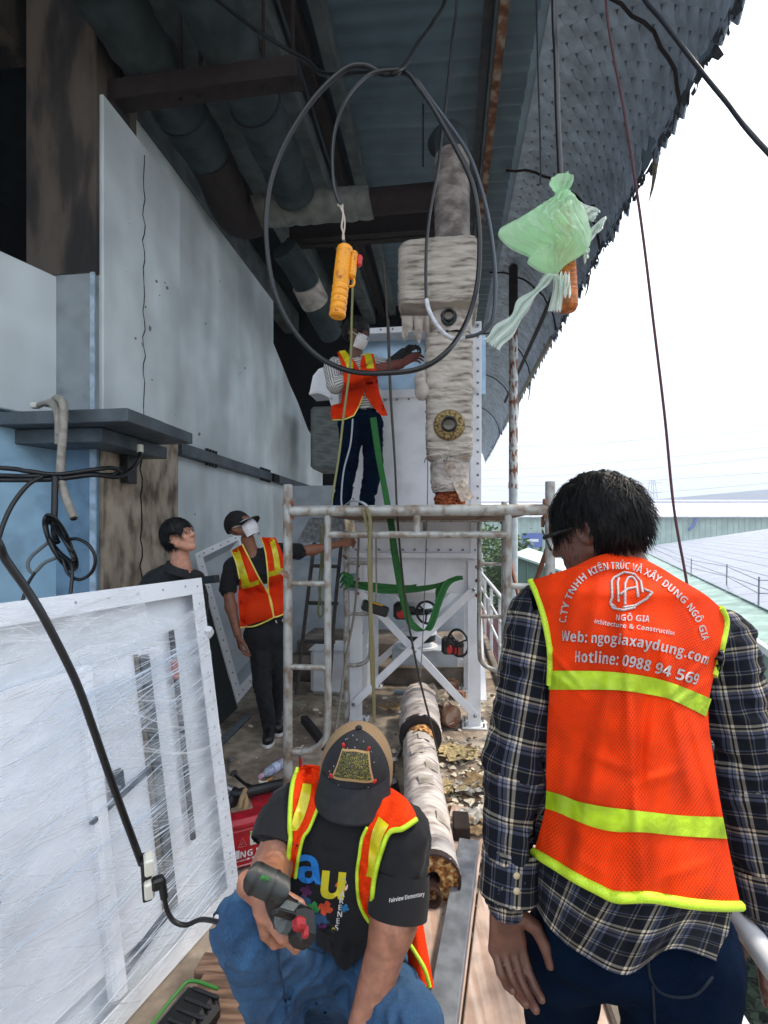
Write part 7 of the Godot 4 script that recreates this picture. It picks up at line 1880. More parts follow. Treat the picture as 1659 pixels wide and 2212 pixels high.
func table(t: Array, y: float) -> float:
	for i in t.size() - 1:
		if y <= t[i + 1][0]: return lerpf(t[i][1], t[i + 1][1], smoothstep(0.0, 1.0, clampf((y - t[i][0]) / (t[i + 1][0] - t[i][0]), 0.0, 1.0)))
	return t[-1][1]
func coons(T: Array, Bt: Array, L: Array, R: Array, u: float, v: float) -> Vector2:
	var a := line_at(T, u); var b := line_at(Bt, u); var c := line_at(L, v); var d := line_at(R, v)
	var p00 := line_at(T, 0.0); var p10 := line_at(T, 1.0); var p01 := line_at(Bt, 0.0); var p11 := line_at(Bt, 1.0)
	return a * (1 - v) + b * v + c * (1 - u) + d * u - (p00 * (1 - u) * (1 - v) + p10 * u * (1 - v) + p01 * (1 - u) * v + p11 * u * v)

# ---------------------------------------------------------------- man in the plaid shirt, seen from behind
func bn(f: Field, x0: float, y0: float, d0: float, x1: float, y1: float, d1: float, ra: float, rb: float, tg: int, k := 0.03) -> void:
	f.bone(at(x0, y0, d0), at(x1, y1, d1), ra, rb, tg, k)
func back_depth(x: float, y: float) -> float:
	var d0 := table([[1180, 0.975], [1230, 0.90], [1290, 0.86], [1400, 0.832], [1600, 0.822], [1800, 0.80], [1960, 0.785], [2110, 0.80]], y)
	var c := table([[1180, 1325], [1300, 1360], [1500, 1358], [1700, 1365], [1950, 1378]], y)
	var w := table([[1180, 120], [1250, 195], [1330, 205], [1500, 184], [1750, 200], [1950, 228]], y)
	var q := clampf((x - c) / w, -1.2, 1.2)
	var d := d0 + 0.10 * q * q + 0.03 * q * q * q * q
	# folds hanging from the shoulder blades
	var fx := x - 1345.0 - (y - 1300.0) * 0.06
	d -= 0.012 * exp(-fx * fx / 180.0) * smoothstep(1260.0, 1380.0, y) * (1.0 - smoothstep(1850.0, 1960.0, y))
	fx = x - 1415.0 - (y - 1330.0) * 0.20
	d -= 0.011 * exp(-fx * fx / 220.0) * smoothstep(1320.0, 1420.0, y) * (1.0 - smoothstep(1640.0, 1800.0, y))
	fx = x - 1385.0 + (y - 1550.0) * 0.05
	d += 0.009 * exp(-fx * fx / 320.0) * smoothstep(1400.0, 1550.0, y)
	fx = x - 1255.0 + (y - 1500.0) * 0.10
	d += 0.008 * exp(-fx * fx / 500.0) * smoothstep(1480.0, 1620.0, y)
	fx = x - 1490.0 - (y - 1550.0) * 0.30
	d -= 0.009 * exp(-fx * fx / 150.0) * smoothstep(1480.0, 1600.0, y) * (1.0 - smoothstep(1800.0, 1900.0, y))
	for k in [[1200.0, 1420.0, 1.1, 0.008], [1215.0, 1470.0, 0.8, 0.006], [1510.0, 1440.0, -1.0, 0.008], [1490.0, 1500.0, -0.7, 0.006], [1300.0, 1640.0, 0.35, 0.006], [1420.0, 1680.0, -0.3, 0.006], [1260.0, 1860.0, 0.5, 0.005], [1480.0, 1880.0, -0.4, 0.006]]:
		var a: float = (y - k[1]) - (x - k[0]) * k[2]
		d -= k[3] * exp(-a * a / 90.0) * exp(-pow((x - k[0]) / 55.0, 2.0))
	return d + 0.004 * sin(x * 0.045 + y * 0.013) + 0.003 * sin(x * 0.021 - y * 0.031) + 0.0025 * sin(x * 0.11 + y * 0.02)
func build_plaid_man() -> void:
	var m := mats
	var t := thing("person", "person in plaid shirt and lettered orange vest with back turned, nearest at the right", "person", at(1350, 2700, 0.95), 0.0)
	var f := Field.new(at(1000, 2640, 1.35).min(at(1000, 2640, 0.75)).min(Vector3(0.1, -0.05, -1.4)), Vector3(0.90, 1.72, -0.62), 0.0095)
	bn(f, 1270, 1390, 1.015, 1440, 1395, 1.015, 0.096, 0.096, 1)
	bn(f, 1222, 1335, 1.03, 1500, 1352, 1.04, 0.05, 0.05, 1, 0.05)
	bn(f, 1335, 1290, 0.985, 1330, 1240, 1.005, 0.065, 0.058, 1, 0.05)
	bn(f, 1285, 1600, 1.0, 1425, 1600, 1.0, 0.09, 0.09, 1, 0.05)
	bn(f, 1295, 1850, 0.985, 1435, 1850, 0.985, 0.095, 0.095, 1, 0.05)
	bn(f, 1265, 2020, 0.955, 1455, 2020, 0.955, 0.095, 0.10, 2, 0.04)
	bn(f, 1212, 2060, 0.985, 1206, 2420, 1.10, 0.076, 0.058, 2)
	bn(f, 1206, 2420, 1.10, 1204, 2760, 1.12, 0.058, 0.05, 2)
	bn(f, 1462, 2060, 0.935, 1455, 2560, 0.92, 0.104, 0.075, 2)
	bn(f, 1455, 2560, 0.92, 1460, 2900, 0.97, 0.075, 0.055, 2)
	f.bone(at_h(1204, 3000, 0.05) , at_h(1200, 2800, 0.04), 0.05, 0.045, 3)
	f.bone(at_h(1440, 3300, 0.05) , at_h(1430, 3000, 0.04), 0.05, 0.045, 3)
	bn(f, 1172, 1335, 1.035, 1118, 1660, 0.985, 0.070, 0.062, 1)
	bn(f, 1118, 1660, 0.985, 1097, 1925, 0.935, 0.062, 0.046, 1)
	bn(f, 1550, 1390, 1.10, 1610, 1690, 1.06, 0.076, 0.070, 1)
	bn(f, 1610, 1690, 1.06, 1668, 1965, 0.985, 0.070, 0.050, 1)
	# the shirt lies flat under the vest
	var gi := 0
	for z in f.nz:
		for y in f.ny:
			for x in f.nx:
				if f.f[gi] < 0.06 and f.f[gi] > -0.12:
					var p := f.o + Vector3(x, y, z) * f.c
					var X := 829.5 - p.x / p.z * 1087.0; var Y := 1148.0 + (p.y - 1.6) / p.z * 1087.0
					if Y > 1210.0 and Y < 1960.0 and X > table([[1210, 1255], [1260, 1150], [1420, 1188], [1700, 1178], [1841, 1150], [1960, 1150]], Y) - 6.0 and X < table([[1210, 1400], [1285, 1530], [1340, 1568], [1460, 1542], [1540, 1530], [1760, 1562], [1960, 1600]], Y) + 6.0:
						f.f[gi] = maxf(f.f[gi], back_depth(X, Y) + 0.016 + p.z)
				gi += 1
	f.wrinkle(cloth_noise(3, 7.0), [0.0, 0.014, 0.010, 0.0], Vector3(1.0, 2.2, 1.0))
	f.bone(at(1335, 1255, 0.99), at(1312, 1175, 1.03), 0.058, 0.056, 0, 0.02)
	var hc := at(1287, 1146, 1.03)
	var hb := head_basis(Vector3(-0.66, -0.34, -0.66), Vector3(-0.22, 0.92, -0.25))
	var hf := head_field(hc, hb, 0.90, 0.0045)
	var yb := (at(1104, 2150, 0.925) - at(1090, 1925, 0.935)).normalized()
	var hz := Vector3(0.35, 0.1, 1).normalized(); hz = (hz - yb * hz.dot(yb)).normalized()
	var h1 := hand_field(at(1089, 1948, 0.936), Basis(yb.cross(hz), yb, hz), -1.0, 0.98, [[0.35, 0.5, 0.35], [0.45, 0.55, 0.4], [0.55, 0.6, 0.45], [0.65, 0.6, 0.5]], [Vector3(0.75, 0.6, 0.45), Vector3(0.3, 0.9, 0.45), Vector3(0.05, 1, 0.3)], 5)
	var yb2 := Vector3(0.05, -1, 0.15).normalized(); var hz2 := Vector3(-0.5, 0, 0.85); hz2 = (hz2 - yb2 * hz2.dot(yb2)).normalized()
	var h2 := hand_field(at(1672, 1985, 0.98), Basis(yb2.cross(hz2), yb2, hz2), 1.0, 1.02, [[0.5, 0.9, 0.6], [0.6, 0.9, 0.6], [0.6, 0.9, 0.6], [0.7, 0.9, 0.6]], [Vector3(0.85, 0.55, 0.35), Vector3(0.45, 0.9, 0.3), Vector3(0.15, 1, 0.2)], 5)
	body2("body", [f, hf, h1, h2], {0: m.skindark, 1: m.plaid, 2: m.jeans, 3: m.black, 5: m.skindark}, t)
	hair(hc, hb, 0.87, t, 0.008, -0.005, -0.05, 5200, Color(0.032, 0.036, 0.045))
	# dark glasses
	var g := G.new()
	var L := func(x: float, y: float, z: float) -> Vector3: return hc + hb * (Vector3(x, y, z) * 0.90)
	g.tube(curve([L.call(0.078, 0.008, 0.0), L.call(0.078, 0.012, 0.05), L.call(0.068, 0.014, 0.092)], 5), 0.0045, 6); g.tube(curve([L.call(-0.078, 0.008, 0.0), L.call(-0.078, 0.012, 0.05), L.call(-0.068, 0.014, 0.092)], 5), 0.0045, 6)
	var gl := obj("glasses", g, m.black, t)
	for s in [-1.0, 1.0]:
		g = G.new(); g.grid(6, 5, func(u: float, v: float) -> Vector3: return L.call(s * (0.008 + 0.062 * u), 0.034 - 0.046 * v, 0.115 - 0.028 * u * u - 0.004 * v)); obj("lens", g, mt(Color(0.05, 0.08, 0.11), 0.12, {"spec": 0.8}), gl)
	# vest
	var top := [[1146, 1254], [1192, 1240], [1240, 1224], [1282, 1204], [1324, 1194], [1374, 1201], [1420, 1222], [1466, 1250], [1520, 1282], [1556, 1312]]
	var hem := [[1153, 1841], [1200, 1869], [1240, 1894], [1290, 1920], [1331, 1938], [1398, 1938], [1440, 1944], [1490, 1952], [1550, 1957], [1600, 1957]]
	var lft := [[1146, 1254], [1162, 1290], [1178, 1345], [1189, 1410], [1188, 1480], [1182, 1570], [1180, 1660], [1178, 1745], [1153, 1841]]
	var rgt := [[1556, 1312], [1568, 1342], [1560, 1390], [1542, 1460], [1530, 1540], [1543, 1650], [1560, 1755], [1578, 1850], [1600, 1957]]
	g = G.new()
	g.grid(84, 120, func(u: float, v: float) -> Vector3:
		var p := coons(top, hem, lft, rgt, u, v)
		return at(p.x, p.y, back_depth(p.x, p.y)), 0.40, 0.55, true)
	var vest := obj("vest", g, m.vest, t)
	g = G.new()
	g.grid(30, 40, func(u: float, v: float) -> Vector3:
		var p := coons(top, hem, lft, rgt, u, v)
		var c := lerpf(1355.0, 1380.0, v)
		var q := clampf((p.x - c) / 205.0, -1, 1)
		return at(p.x, p.y, back_depth(p.x, p.y) + 0.27 * (1.0 - q * q * 0.92) * smoothstep(0.0, 0.12, v) + 0.004), 0.40, 0.55)
	obj("vest_front", g, m.vest, vest)
	var strip := func(a: Array, b: Array, lift: float) -> G:
		var q := G.new()
		q.grid(70, 6, func(u: float, v: float) -> Vector3:
			var p := line_at(a, u).lerp(line_at(b, u), v)
			return at(p.x, p.y, back_depth(p.x, p.y) - lift), 0.4, 0.05, true)
		return q
	obj("reflective_band", strip.call([[1187, 1449], [1230, 1449], [1300, 1450], [1356, 1455], [1410, 1464], [1453, 1476], [1500, 1494], [1537, 1510]], [[1185, 1490], [1230, 1490], [1300, 1490], [1348, 1492], [1400, 1500], [1446, 1510], [1490, 1530], [1525, 1548]], 0.004), m.tape, vest)
	obj("reflective_band", strip.call([[1180, 1708], [1215, 1718], [1248, 1731], [1300, 1742], [1347, 1748], [1410, 1755], [1477, 1762], [1562, 1765]], [[1178, 1746], [1210, 1757], [1240, 1771], [1285, 1788], [1331, 1797], [1390, 1798], [1470, 1806], [1571, 1812]], 0.004), m.tape, vest)
	for q in [[lft.slice(0, 5), 0.0065], [rgt.slice(0, 4), 0.0065], [hem, 0.0085]]:
		g = G.new()
		var P := PackedVector3Array()
		for i in 61:
			var p := line_at(q[0], i / 60.0)
			P.append(at(p.x, p.y, back_depth(p.x, p.y) - 0.001))
		g.tube(P, q[1], 8); obj("edging", g, m.edging, vest)
	# print
	var ink := mt(Color(0.84, 0.80, 0.80), 0.6, {"t": "grain", "s": 30.0})
	var line := func(s: String, cap: float, base: Array) -> G:
		var ln := 0.0
		for i in base.size() - 1: ln += Vector2(base[i][0], base[i][1]).distance_to(Vector2(base[i + 1][0], base[i + 1][1]))
		var wide: float = 0.0
		var probe := lettering(s, cap, func(px: float, py: float) -> Vector3: return Vector3(px, py, 0))
		for p in probe.v: wide = maxf(wide, p.x)
		return lettering(s, cap, func(px: float, py: float) -> Vector3:
			var u: float = clampf(px / wide, 0.0, 1.0)
			var p := line_at(base, u); var p2 := line_at(base, clampf(u + 0.02, 0.0, 1.0)); var p1 := line_at(base, clampf(u - 0.02, 0.0, 1.0))
			var dv := (p2 - p1).normalized(); var nv := Vector2(dv.y, -dv.x)
			var q := p + nv * py
			return at(q.x, q.y, back_depth(q.x, q.y) - 0.0035))
	var pr := obj("lettering", line.call("C.TY TNHH KIÊN TRÚC VÀ XÂY DUNG NGÔ GIA", 15.0, [[1222, 1346], [1232, 1300], [1258, 1258], [1297, 1234], [1332, 1229], [1366, 1232], [1405, 1248], [1443, 1274], [1480, 1309], [1504, 1344], [1518, 1384]]), ink, vest)
	obj("lettering", line.call("NGÔ GIA", 13.0, [[1330, 1340], [1365, 1341], [1402, 1343]]), ink, vest)
	obj("lettering", line.call("Architecture & Construction", 9.5, [[1283, 1346], [1330, 1354], [1400, 1362], [1456, 1372]]), ink, vest)
	obj("lettering", line.call("Web: ngogiaxaydung.com", 22.0, [[1213, 1384], [1270, 1388], [1330, 1391], [1400, 1401], [1470, 1417], [1527, 1436]]), ink, vest)
	obj("lettering", line.call("Hotline: 0988 94 569", 24.0, [[1241, 1430], [1300, 1433], [1360, 1441], [1430, 1458], [1505, 1480]]), ink, vest)
	g = G.new()
	for q in [[[1326, 1248], [1321, 1256], [1322, 1292], [1318, 1302], [1330, 1312]], [[1326, 1248], [1348, 1236], [1370, 1240], [1384, 1256], [1388, 1280]], [[1337, 1248], [1334, 1258], [1336, 1300]], [[1350, 1306], [1350, 1262], [1356, 1248], [1366, 1246], [1374, 1256], [1378, 1290]], [[1340, 1284], [1356, 1272], [1376, 1268]], [[1346, 1312], [1372, 1308], [1396, 1294], [1409, 1280], [1390, 1272]], [[1318, 1302], [1324, 1314], [1346, 1318], [1372, 1312]]]:
		var P := PackedVector3Array()
		for i in 25:
			var w: float = i / 24.0 * (q.size() - 1); var k := mini(int(w), q.size() - 2)
			var p := Vector2(q[k][0], q[k][1]).lerp(Vector2(q[k + 1][0], q[k + 1][1]), w - k)
			P.append(at(p.x, p.y, back_depth(p.x, p.y) - 0.002))
		g.tube(P, 0.0022, 6, true, 1.0)
	obj("emblem", g, ink, vest)
	# shirt tail below the vest, cuffs with buttons
	g = G.new()
	var tl := [[1158, 1835], [1240, 1880], [1331, 1925], [1440, 1930], [1520, 1935], [1588, 1935]]
	var tb := [[1158, 1958], [1190, 2008], [1250, 2058], [1352, 2106], [1450, 2050], [1562, 2082]]
	for fr in [0.0, 1.0]:
		g = G.new()
		g.grid(70, 30, func(u: float, v: float) -> Vector3:
			var p := line_at(tl, u).lerp(line_at(tb, u), v)
			var d := back_depth(p.x, p.y) + 0.012 + 0.010 * sin(u * 16.0 + v * 2.0) * v + 0.006 * sin(u * 37.0) * v - 0.012 * v
			var q := clampf((p.x - 1370.0) / 215.0, -1, 1)
			return at(p.x, p.y, d + fr * (0.26 * (1.0 - q * q * 0.95))), 0.40, 0.17, fr == 0.0)
		obj("shirt_tail", g, m.plaid, t)
	for q in [[[1104, 1830, 0.955], [1097, 1940, 0.933], 0.052, 0.050], [[1650, 1880, 1.005], [1670, 1978, 0.982], 0.056, 0.054]]:
		g = G.new(); var a := at(q[0][0], q[0][1], q[0][2]); var b := at(q[1][0], q[1][1], q[1][2])
		g.tube(PackedVector3Array([a, a.lerp(b, 0.1), a.lerp(b, 0.55), a.lerp(b, 0.95), b, b.lerp(a, 0.06)]), [q[2], q[2] * 1.03, q[2] * 1.0, q[3] * 1.06, q[3] * 1.02, q[3] * 0.9], 26, false); var cf := obj("cuff", g, m.plaid, t)
		if q[0][0] < 1300:
			for y in [1892, 1925]:
				g = G.new(); g.ball(at(1116, y, 0.882 + 0.006 * (1925 - y) / 33.0), Vector3(0.0065, 0.0065, 0.003), Basis.IDENTITY, 8); obj("button", g, mt(Color(0.70, 0.64, 0.52), 0.4), cf)
	# seams and pocket of the jeans
	g = G.new()
	cord(f, [[1400, 2075], [1408, 2120], [1440, 2150], [1500, 2150], [1540, 2110]], 0.001, 0.0022, mt(Color(0.02, 0.07, 0.13), 0.95), "pocket_seam", t, 0.3)
	cord(f, [[1410, 2130], [1415, 2212], [1420, 2300]], 0.001, 0.002, mt(Color(0.02, 0.07, 0.13), 0.95), "seam", t, 0.3)

# ---------------------------------------------------------------- crouching man with the cap and drill
func cap(ctr: Vector3, b: Basis, s: float, front: Material, back: Material, tilt: float, split: float, parent: Node3D, long := 0.076, base_y := 0.004, low := -0.25) -> Node3D:
	var L := func(az: float, el: float, o: float) -> Vector3:      # az 0 = front
		var r := Vector3(0.088, 0.105, 0.106) + Vector3.ONE * o
		var e := maxf(el, 0.0)
		return ctr + b * (Vector3(sin(az) * cos(e) * r.x, 0.022 + sin(e) * r.y + (el if el < 0 else 0.0) * 0.08, cos(az) * cos(e) * r.z - 0.012) * s)
	var first: Node3D = null
	for k in 2:
		var g := G.new()
		var a0 := -split if k == 0 else split
		var a1 := split if k == 0 else TAU - split
		g.grid(26 if k == 0 else 40, 18, func(u: float, v: float) -> Vector3: return L.call(lerpf(a0, a1, u), lerpf(low if k == 0 else -0.25, PI / 2, v), 0.0015 * sin(v * 30.0) * 0.0), 1, 1)
		if k == 0: first = obj("cap", g, front, parent)
		else: obj("cap_back", g, back, first)
	var g := G.new()
	for top in [0.0, -0.0045]:
		g.grid(26, 10, func(u: float, v: float) -> Vector3:
			var az := lerpf(-1.12, 1.12, u)
			var reach := long * v * (1.0 - 0.35 * pow(absf(u - 0.5) * 2.0, 3.0))
			var p: Vector3 = Vector3(sin(az) * 0.088, base_y, cos(az) * 0.106 - 0.012)
			var dv := Vector3(sin(az) * 0.25, -sin(tilt), cos(tilt))
			p += dv * reach + Vector3(0, -0.022 * pow(absf(u - 0.5) * 2.0, 2.0) * v + top, 0)
			return ctr + b * (p * s), 1, 1, top < 0)
	obj("brim", g, front, first)
	g = G.new(); g.ball(L.call(0.0, PI / 2, 0.001), Vector3(0.009, 0.005, 0.009) * s, b, 8); obj("cap_button", g, front, first)
	return first
func build_crouching_man() -> void:
	var m := mats
	var t := thing("person", "crouching person in dark printed tee, tan and black cap and orange vest, holding a drill", "person", at(740, 2300, 1.3))
	var f := Field.new(Vector3(-0.55, -0.02, -1.62), Vector3(0.26, 1.25, -0.82), 0.0095)
	bn(f, 715, 2090, 1.38, 800, 2095, 1.38, 0.125, 0.125, 2, 0.04)
	bn(f, 715, 2010, 1.33, 800, 2012, 1.33, 0.12, 0.12, 1, 0.05)
	bn(f, 705, 1910, 1.31, 812, 1915, 1.29, 0.118, 0.118, 1, 0.06)
	bn(f, 690, 1830, 1.30, 830, 1840, 1.26, 0.105, 0.105, 1, 0.06)
	bn(f, 650, 1752, 1.29, 850, 1790, 1.23, 0.06, 0.062, 1, 0.06)
	bn(f, 752, 1790, 1.28, 765, 1715, 1.30, 0.056, 0.056, 0, 0.02)
	bn(f, 626, 1756, 1.28, 612, 1795, 1.25, 0.064, 0.062, 1)
	bn(f, 868, 1806, 1.19, 862, 1900, 1.16, 0.070, 0.063, 1)
	bn(f, 735, 2085, 1.33, 532, 1998, 1.035, 0.10, 0.062, 2)
	bn(f, 534, 2008, 1.04, 612, 2260, 1.18, 0.061, 0.052, 2)
	bn(f, 612, 2260, 1.18, 640, 2480, 1.34, 0.052, 0.045, 2)
	bn(f, 790, 2085, 1.33, 878, 2230, 1.05, 0.10, 0.072, 2)
	bn(f, 878, 2230, 1.05, 860, 2560, 1.2, 0.072, 0.052, 2)
	f.bone(at_h(640, 2560, 0.05), at_h(630, 2760, 0.045), 0.048, 0.042, 3)
	f.bone(at_h(860, 2600, 0.05), at_h(870, 2800, 0.045), 0.048, 0.042, 3)
	f.wrinkle(cloth_noise(8, 9.0), [0.0, 0.011, 0.020, 0.0, 0.012], Vector3(1.3, 1.5, 1.3))
	var fa := Field.new(Vector3(-0.42, 0.30, -1.40), Vector3(0.14, 1.05, -0.92), 0.0085)
	bn(fa, 620, 1770, 1.26, 586, 1880, 1.19, 0.047, 0.043, 0)
	bn(fa, 586, 1880, 1.19, 574, 1930, 1.03, 0.043, 0.031, 0)
	bn(fa, 864, 1850, 1.17, 850, 1990, 1.12, 0.048, 0.046, 0)
	bn(fa, 850, 1990, 1.12, 775, 2262, 1.07, 0.046, 0.034, 0)
	var hc := at(768, 1690, 1.30)
	var hb := head_basis(Vector3(-0.04, -0.20, 0.97), Vector3(0.06, 0.97, 0.20))
	var hf := head_field(hc, hb, 1.0, 0.0045)
	var hy := Vector3(0.80, -0.45, 0.25).normalized(); var hz := Vector3(-0.1, -0.6, -0.75); hz = (hz - hy * hz.dot(hy)).normalized()
	var h1 := hand_field(at(562, 1930, 1.0), Basis(hy.cross(hz), hy, hz), -1.0, 0.98, [[0.7, 1.3, 0.9], [0.8, 1.3, 0.9], [0.8, 1.3, 0.9], [0.9, 1.3, 0.9]], [Vector3(0.6, 0.7, 0.5), Vector3(0.1, 0.7, 0.8), Vector3(-0.3, 0.5, 0.8)], 0)
	var hy2 := Vector3(-0.15, -1, 0.1).normalized(); var hz2 := Vector3(-0.3, 0.1, 0.9); hz2 = (hz2 - hy2 * hz2.dot(hy2)).normalized()
	var h2 := hand_field(at(772, 2285, 1.07), Basis(hy2.cross(hz2), hy2, hz2), 1.0, 0.98, [[0.5, 0.7, 0.5], [0.5, 0.7, 0.5], [0.6, 0.7, 0.5], [0.6, 0.7, 0.5]], [Vector3(0.8, 0.6, 0.4), Vector3(0.4, 0.8, 0.6), Vector3(0.1, 0.9, 0.6)], 0)
	body2("body", [f, fa, hf, h1, h2], {0: m.skin, 1: m.tee, 2: m.jeansmid, 3: m.black, 4: m.jeanslight}, t)
	# sleeves end in clean hems
	for q in [[[624, 1762, 1.275], [601, 1828, 1.225], 0.075, 0.069], [[866, 1880, 1.165], [858, 1976, 1.135], 0.070, 0.067]]:
		var g := G.new(); var a := at(q[0][0], q[0][1], q[0][2]); var b := at(q[1][0], q[1][1], q[1][2])
		g.tube(PackedVector3Array([a, a.lerp(b, 0.5), b, b.lerp(a, 0.10)]), [q[2] * 0.94, q[2], q[3] * 1.02, q[3] * 0.9], 28, false); obj("sleeve_hem", g, m.tee, t)
	var hg := G.new()
	hg.grid(20, 14, func(u: float, v: float) -> Vector3: return lay(f, lerpf(684, 812, u), lerpf(1995, 2042 + 52.0 * pow(sin(PI * u), 2.0) + 4.0 * sin(u * 17.0), v), 0.001 + 0.013 * v), 1, 1, true)
	obj("tee_hem", hg, m.tee, t)
	var c := cap(hc + hb * Vector3(0, 0.012, 0), hb, 1.07, m.capfaded, m.captan, 0.86, 1.2, t, 0.066, 0.044, 0.02)
	var g := G.new()
	var cp := func(az: float, el: float, o: float) -> Vector3: return hc + hb * (Vector3(0, 0.012, 0) + Vector3(sin(az) * cos(el) * (0.088 + o), 0.022 + sin(el) * (0.105 + o), cos(az) * cos(el) * (0.106 + o) - 0.012) * 1.07)
	var shield := func(u: float, v: float) -> Vector2:
		var w := 0.60 * (1.0 - 0.10 * sin(v * PI)) 
		return Vector2(lerpf(-w, w, u), lerpf(0.96, 0.34, v) + 0.03 * cos((u - 0.5) * TAU))
	g.grid(16, 12, func(u: float, v: float) -> Vector3: var p: Vector2 = shield.call(u, v); return cp.call(p.x - 0.03, p.y, 0.003)); obj("badge", g, mt(Color(0.62, 0.50, 0.34), 0.8), c)
	g = G.new(); g.grid(16, 12, func(u: float, v: float) -> Vector3: var p: Vector2 = shield.call(lerpf(0.06, 0.94, u), lerpf(0.09, 0.91, v)); return cp.call(p.x - 0.03, p.y, 0.0055), 1, 0.7); obj("badge_field", g, mt(Color.WHITE, 0.7, {"uv": true, "s": 0.9, "t": ramp_tex("badge", 0.05, 3, [0.46, 0.5, 0.58, 0.62], [Color(0.07, 0.08, 0.05), Color(0.45, 0.42, 0.10), Color(0.62, 0.58, 0.16), Color(0.10, 0.11, 0.06)], 256)}), c)
	for q in [[-0.60, 0.98], [0.54, 0.96], [-0.62, 0.34], [0.56, 0.32]]:
		g = G.new(); g.ball(cp.call(q[0], q[1], 0.006), Vector3(0.008, 0.004, 0.004), hb * Basis.from_euler(Vector3(0, 0, q[0] * 2.0)), 6); obj("red_stitch", g, m.redplastic, c)
	g = G.new()
	for k in 26:
		var az := rng.randf_range(-0.8, 0.8); var el := rng.randf_range(0.1, 1.3)
		g.ball(cp.call(az, el, 0.001), Vector3(0.0016, rng.randf_range(0.001, 0.004), 0.0008), hb, 5)
	obj("paint_specks", g, mt(Color(0.65, 0.67, 0.70), 0.8), c, true)
	# vest: two front panels, yellow bands, edging, and the flap behind
	var lo := [[643, 1660], [633, 1690], [628, 1730], [626, 1780], [627, 1815], [622, 1860], [620, 1893]]
	var li := [[695, 1668], [693, 1700], [687, 1745], [668, 1790], [655, 1810], [645, 1850], [638, 1896]]
	var vl := patch(f, lo, li, 12, 40, 0.012, m.vestplain, "vest", t, 0.3, 0.002)
	var ro := [[846, 1702], [880, 1728], [900, 1770], [870, 1790], [840, 1800], [820, 1850], [808, 1900], [803, 1960], [806, 2000]]
	var ri := [[826, 1700], [812, 1760], [793, 1788], [782, 1812], [776, 1850], [771, 1890], [774, 1940], [784, 1970], [798, 1992]]
	patch(f, ri, ro, 14, 48, 0.012, m.vestplain, "vest_panel", vl, 0.3, 0.002)
	patch(f, [[654, 1692], [645, 1730], [632, 1770], [627, 1796]], [[673, 1694], [668, 1730], [655, 1770], [642, 1794]], 6, 20, 0.0165, m.tapeyellow, "reflective_band", vl)
	patch(f, [[818, 1764], [803, 1800], [797, 1840], [794, 1880], [790, 1892]], [[840, 1782], [826, 1810], [815, 1850], [808, 1890], [808, 1898]], 6, 20, 0.0165, m.tapeyellow, "reflective_band", vl)
	cord(f, lo.slice(0, 6), 0.013, 0.006, m.edging, "edging", vl); cord(f, li.slice(2), 0.013, 0.0045, m.edging, "edging", vl)
	cord(f, ri.slice(2), 0.013, 0.0045, m.edging, "edging", vl); cord(f, ro.slice(2), 0.013, 0.006, m.edging, "edging", vl)
	patch(f, [[643, 1660], [660, 1652], [694, 1654]], [[643, 1664], [662, 1668], [694, 1672]], 6, 12, 0.012, m.vestplain, "vest_shoulder", vl)
	g = G.new(); g.grid(12, 20, func(u: float, v: float) -> Vector3: return at(lerpf(872, 912, u) + v * lerpf(14, 26, u), lerpf(1975, 1985, u) + v * 150.0, 1.24 - 0.03 * sin(u * 3.0) - 0.05 * v), 1, 1); obj("vest_flap", g, m.vestplain, vl)
	g = G.new(); g.tube(seen([[876, 2025, 1.20], [898, 2060, 1.18], [918, 2095, 1.16], [928, 2132, 1.15]], 5), 0.005, 6); obj("edging", g, m.edging, vl)
	cord(f, [[545, 1932], [580, 1990], [600, 2060], [612, 2130], [622, 2200]], 0.001, 0.0025, mt(Color(0.10, 0.20, 0.31), 0.9), "seam", t, 0.3)
	cord(f, [[700, 2062], [650, 2040], [600, 2030], [560, 2010]], 0.001, 0.0022, mt(Color(0.10, 0.20, 0.31), 0.9), "seam", t, 0.3)
	# print on the tee
	var put := func(s: String, hgt: float, x0: float, y0: float, slant: float, turn: float) -> G:
		return lettering(s, hgt, func(px: float, py: float) -> Vector3:
			var v := Vector2(px + py * slant, -py).rotated(turn)
			return lay(f, x0 + v.x, y0 + v.y, 0.0035))
	obj("print", put.call("a", 78.0, 640, 1905, -0.25, 0.12), mt(Color(0.10, 0.45, 0.75), 0.7), t)
	obj("print", put.call("u", 78.0, 682, 1938, 0.0, 0.1), mt(Color(0.80, 0.75, 0.15), 0.7), t)
	var aw := "AWARENESS"
	for k in 9: obj("print", put.call(aw[k], 12.0, 738 - k * 2.2, 1908 + k * 14.5, 0.0, 0.05), mt(Color(0.80, 0.80, 0.80), 0.7), t)
	var jig := [[703, 1962, 14, Color(0.72, 0.24, 0.10)], [738, 1915, 12, Color(0.85, 0.42, 0.08)], [676, 1962, 13, Color(0.15, 0.45, 0.22)], [661, 1925, 12, Color(0.30, 0.10, 0.28)], [745, 1962, 8, Color(0.12, 0.45, 0.65)], [718, 2016, 11, Color(0.72, 0.68, 0.12)], [698, 2006, 10, Color(0.32, 0.10, 0.32)]]
	for q in jig:
		g = G.new()
		var r: float = q[2]
		var ring := func(a: float) -> float: return r * (1.0 + 0.22 * sin(a * 4.0) + 0.12 * sin(a * 8.0 + 1.0))
		g.grid(24, 3, func(u: float, v: float) -> Vector3: var a := u * TAU; var rr: float = ring.call(a) * maxf(v, 0.01); return lay(f, q[0] + cos(a) * rr, q[1] + sin(a) * rr, 0.003)); obj("print", g, mt(q[3], 0.7), t)
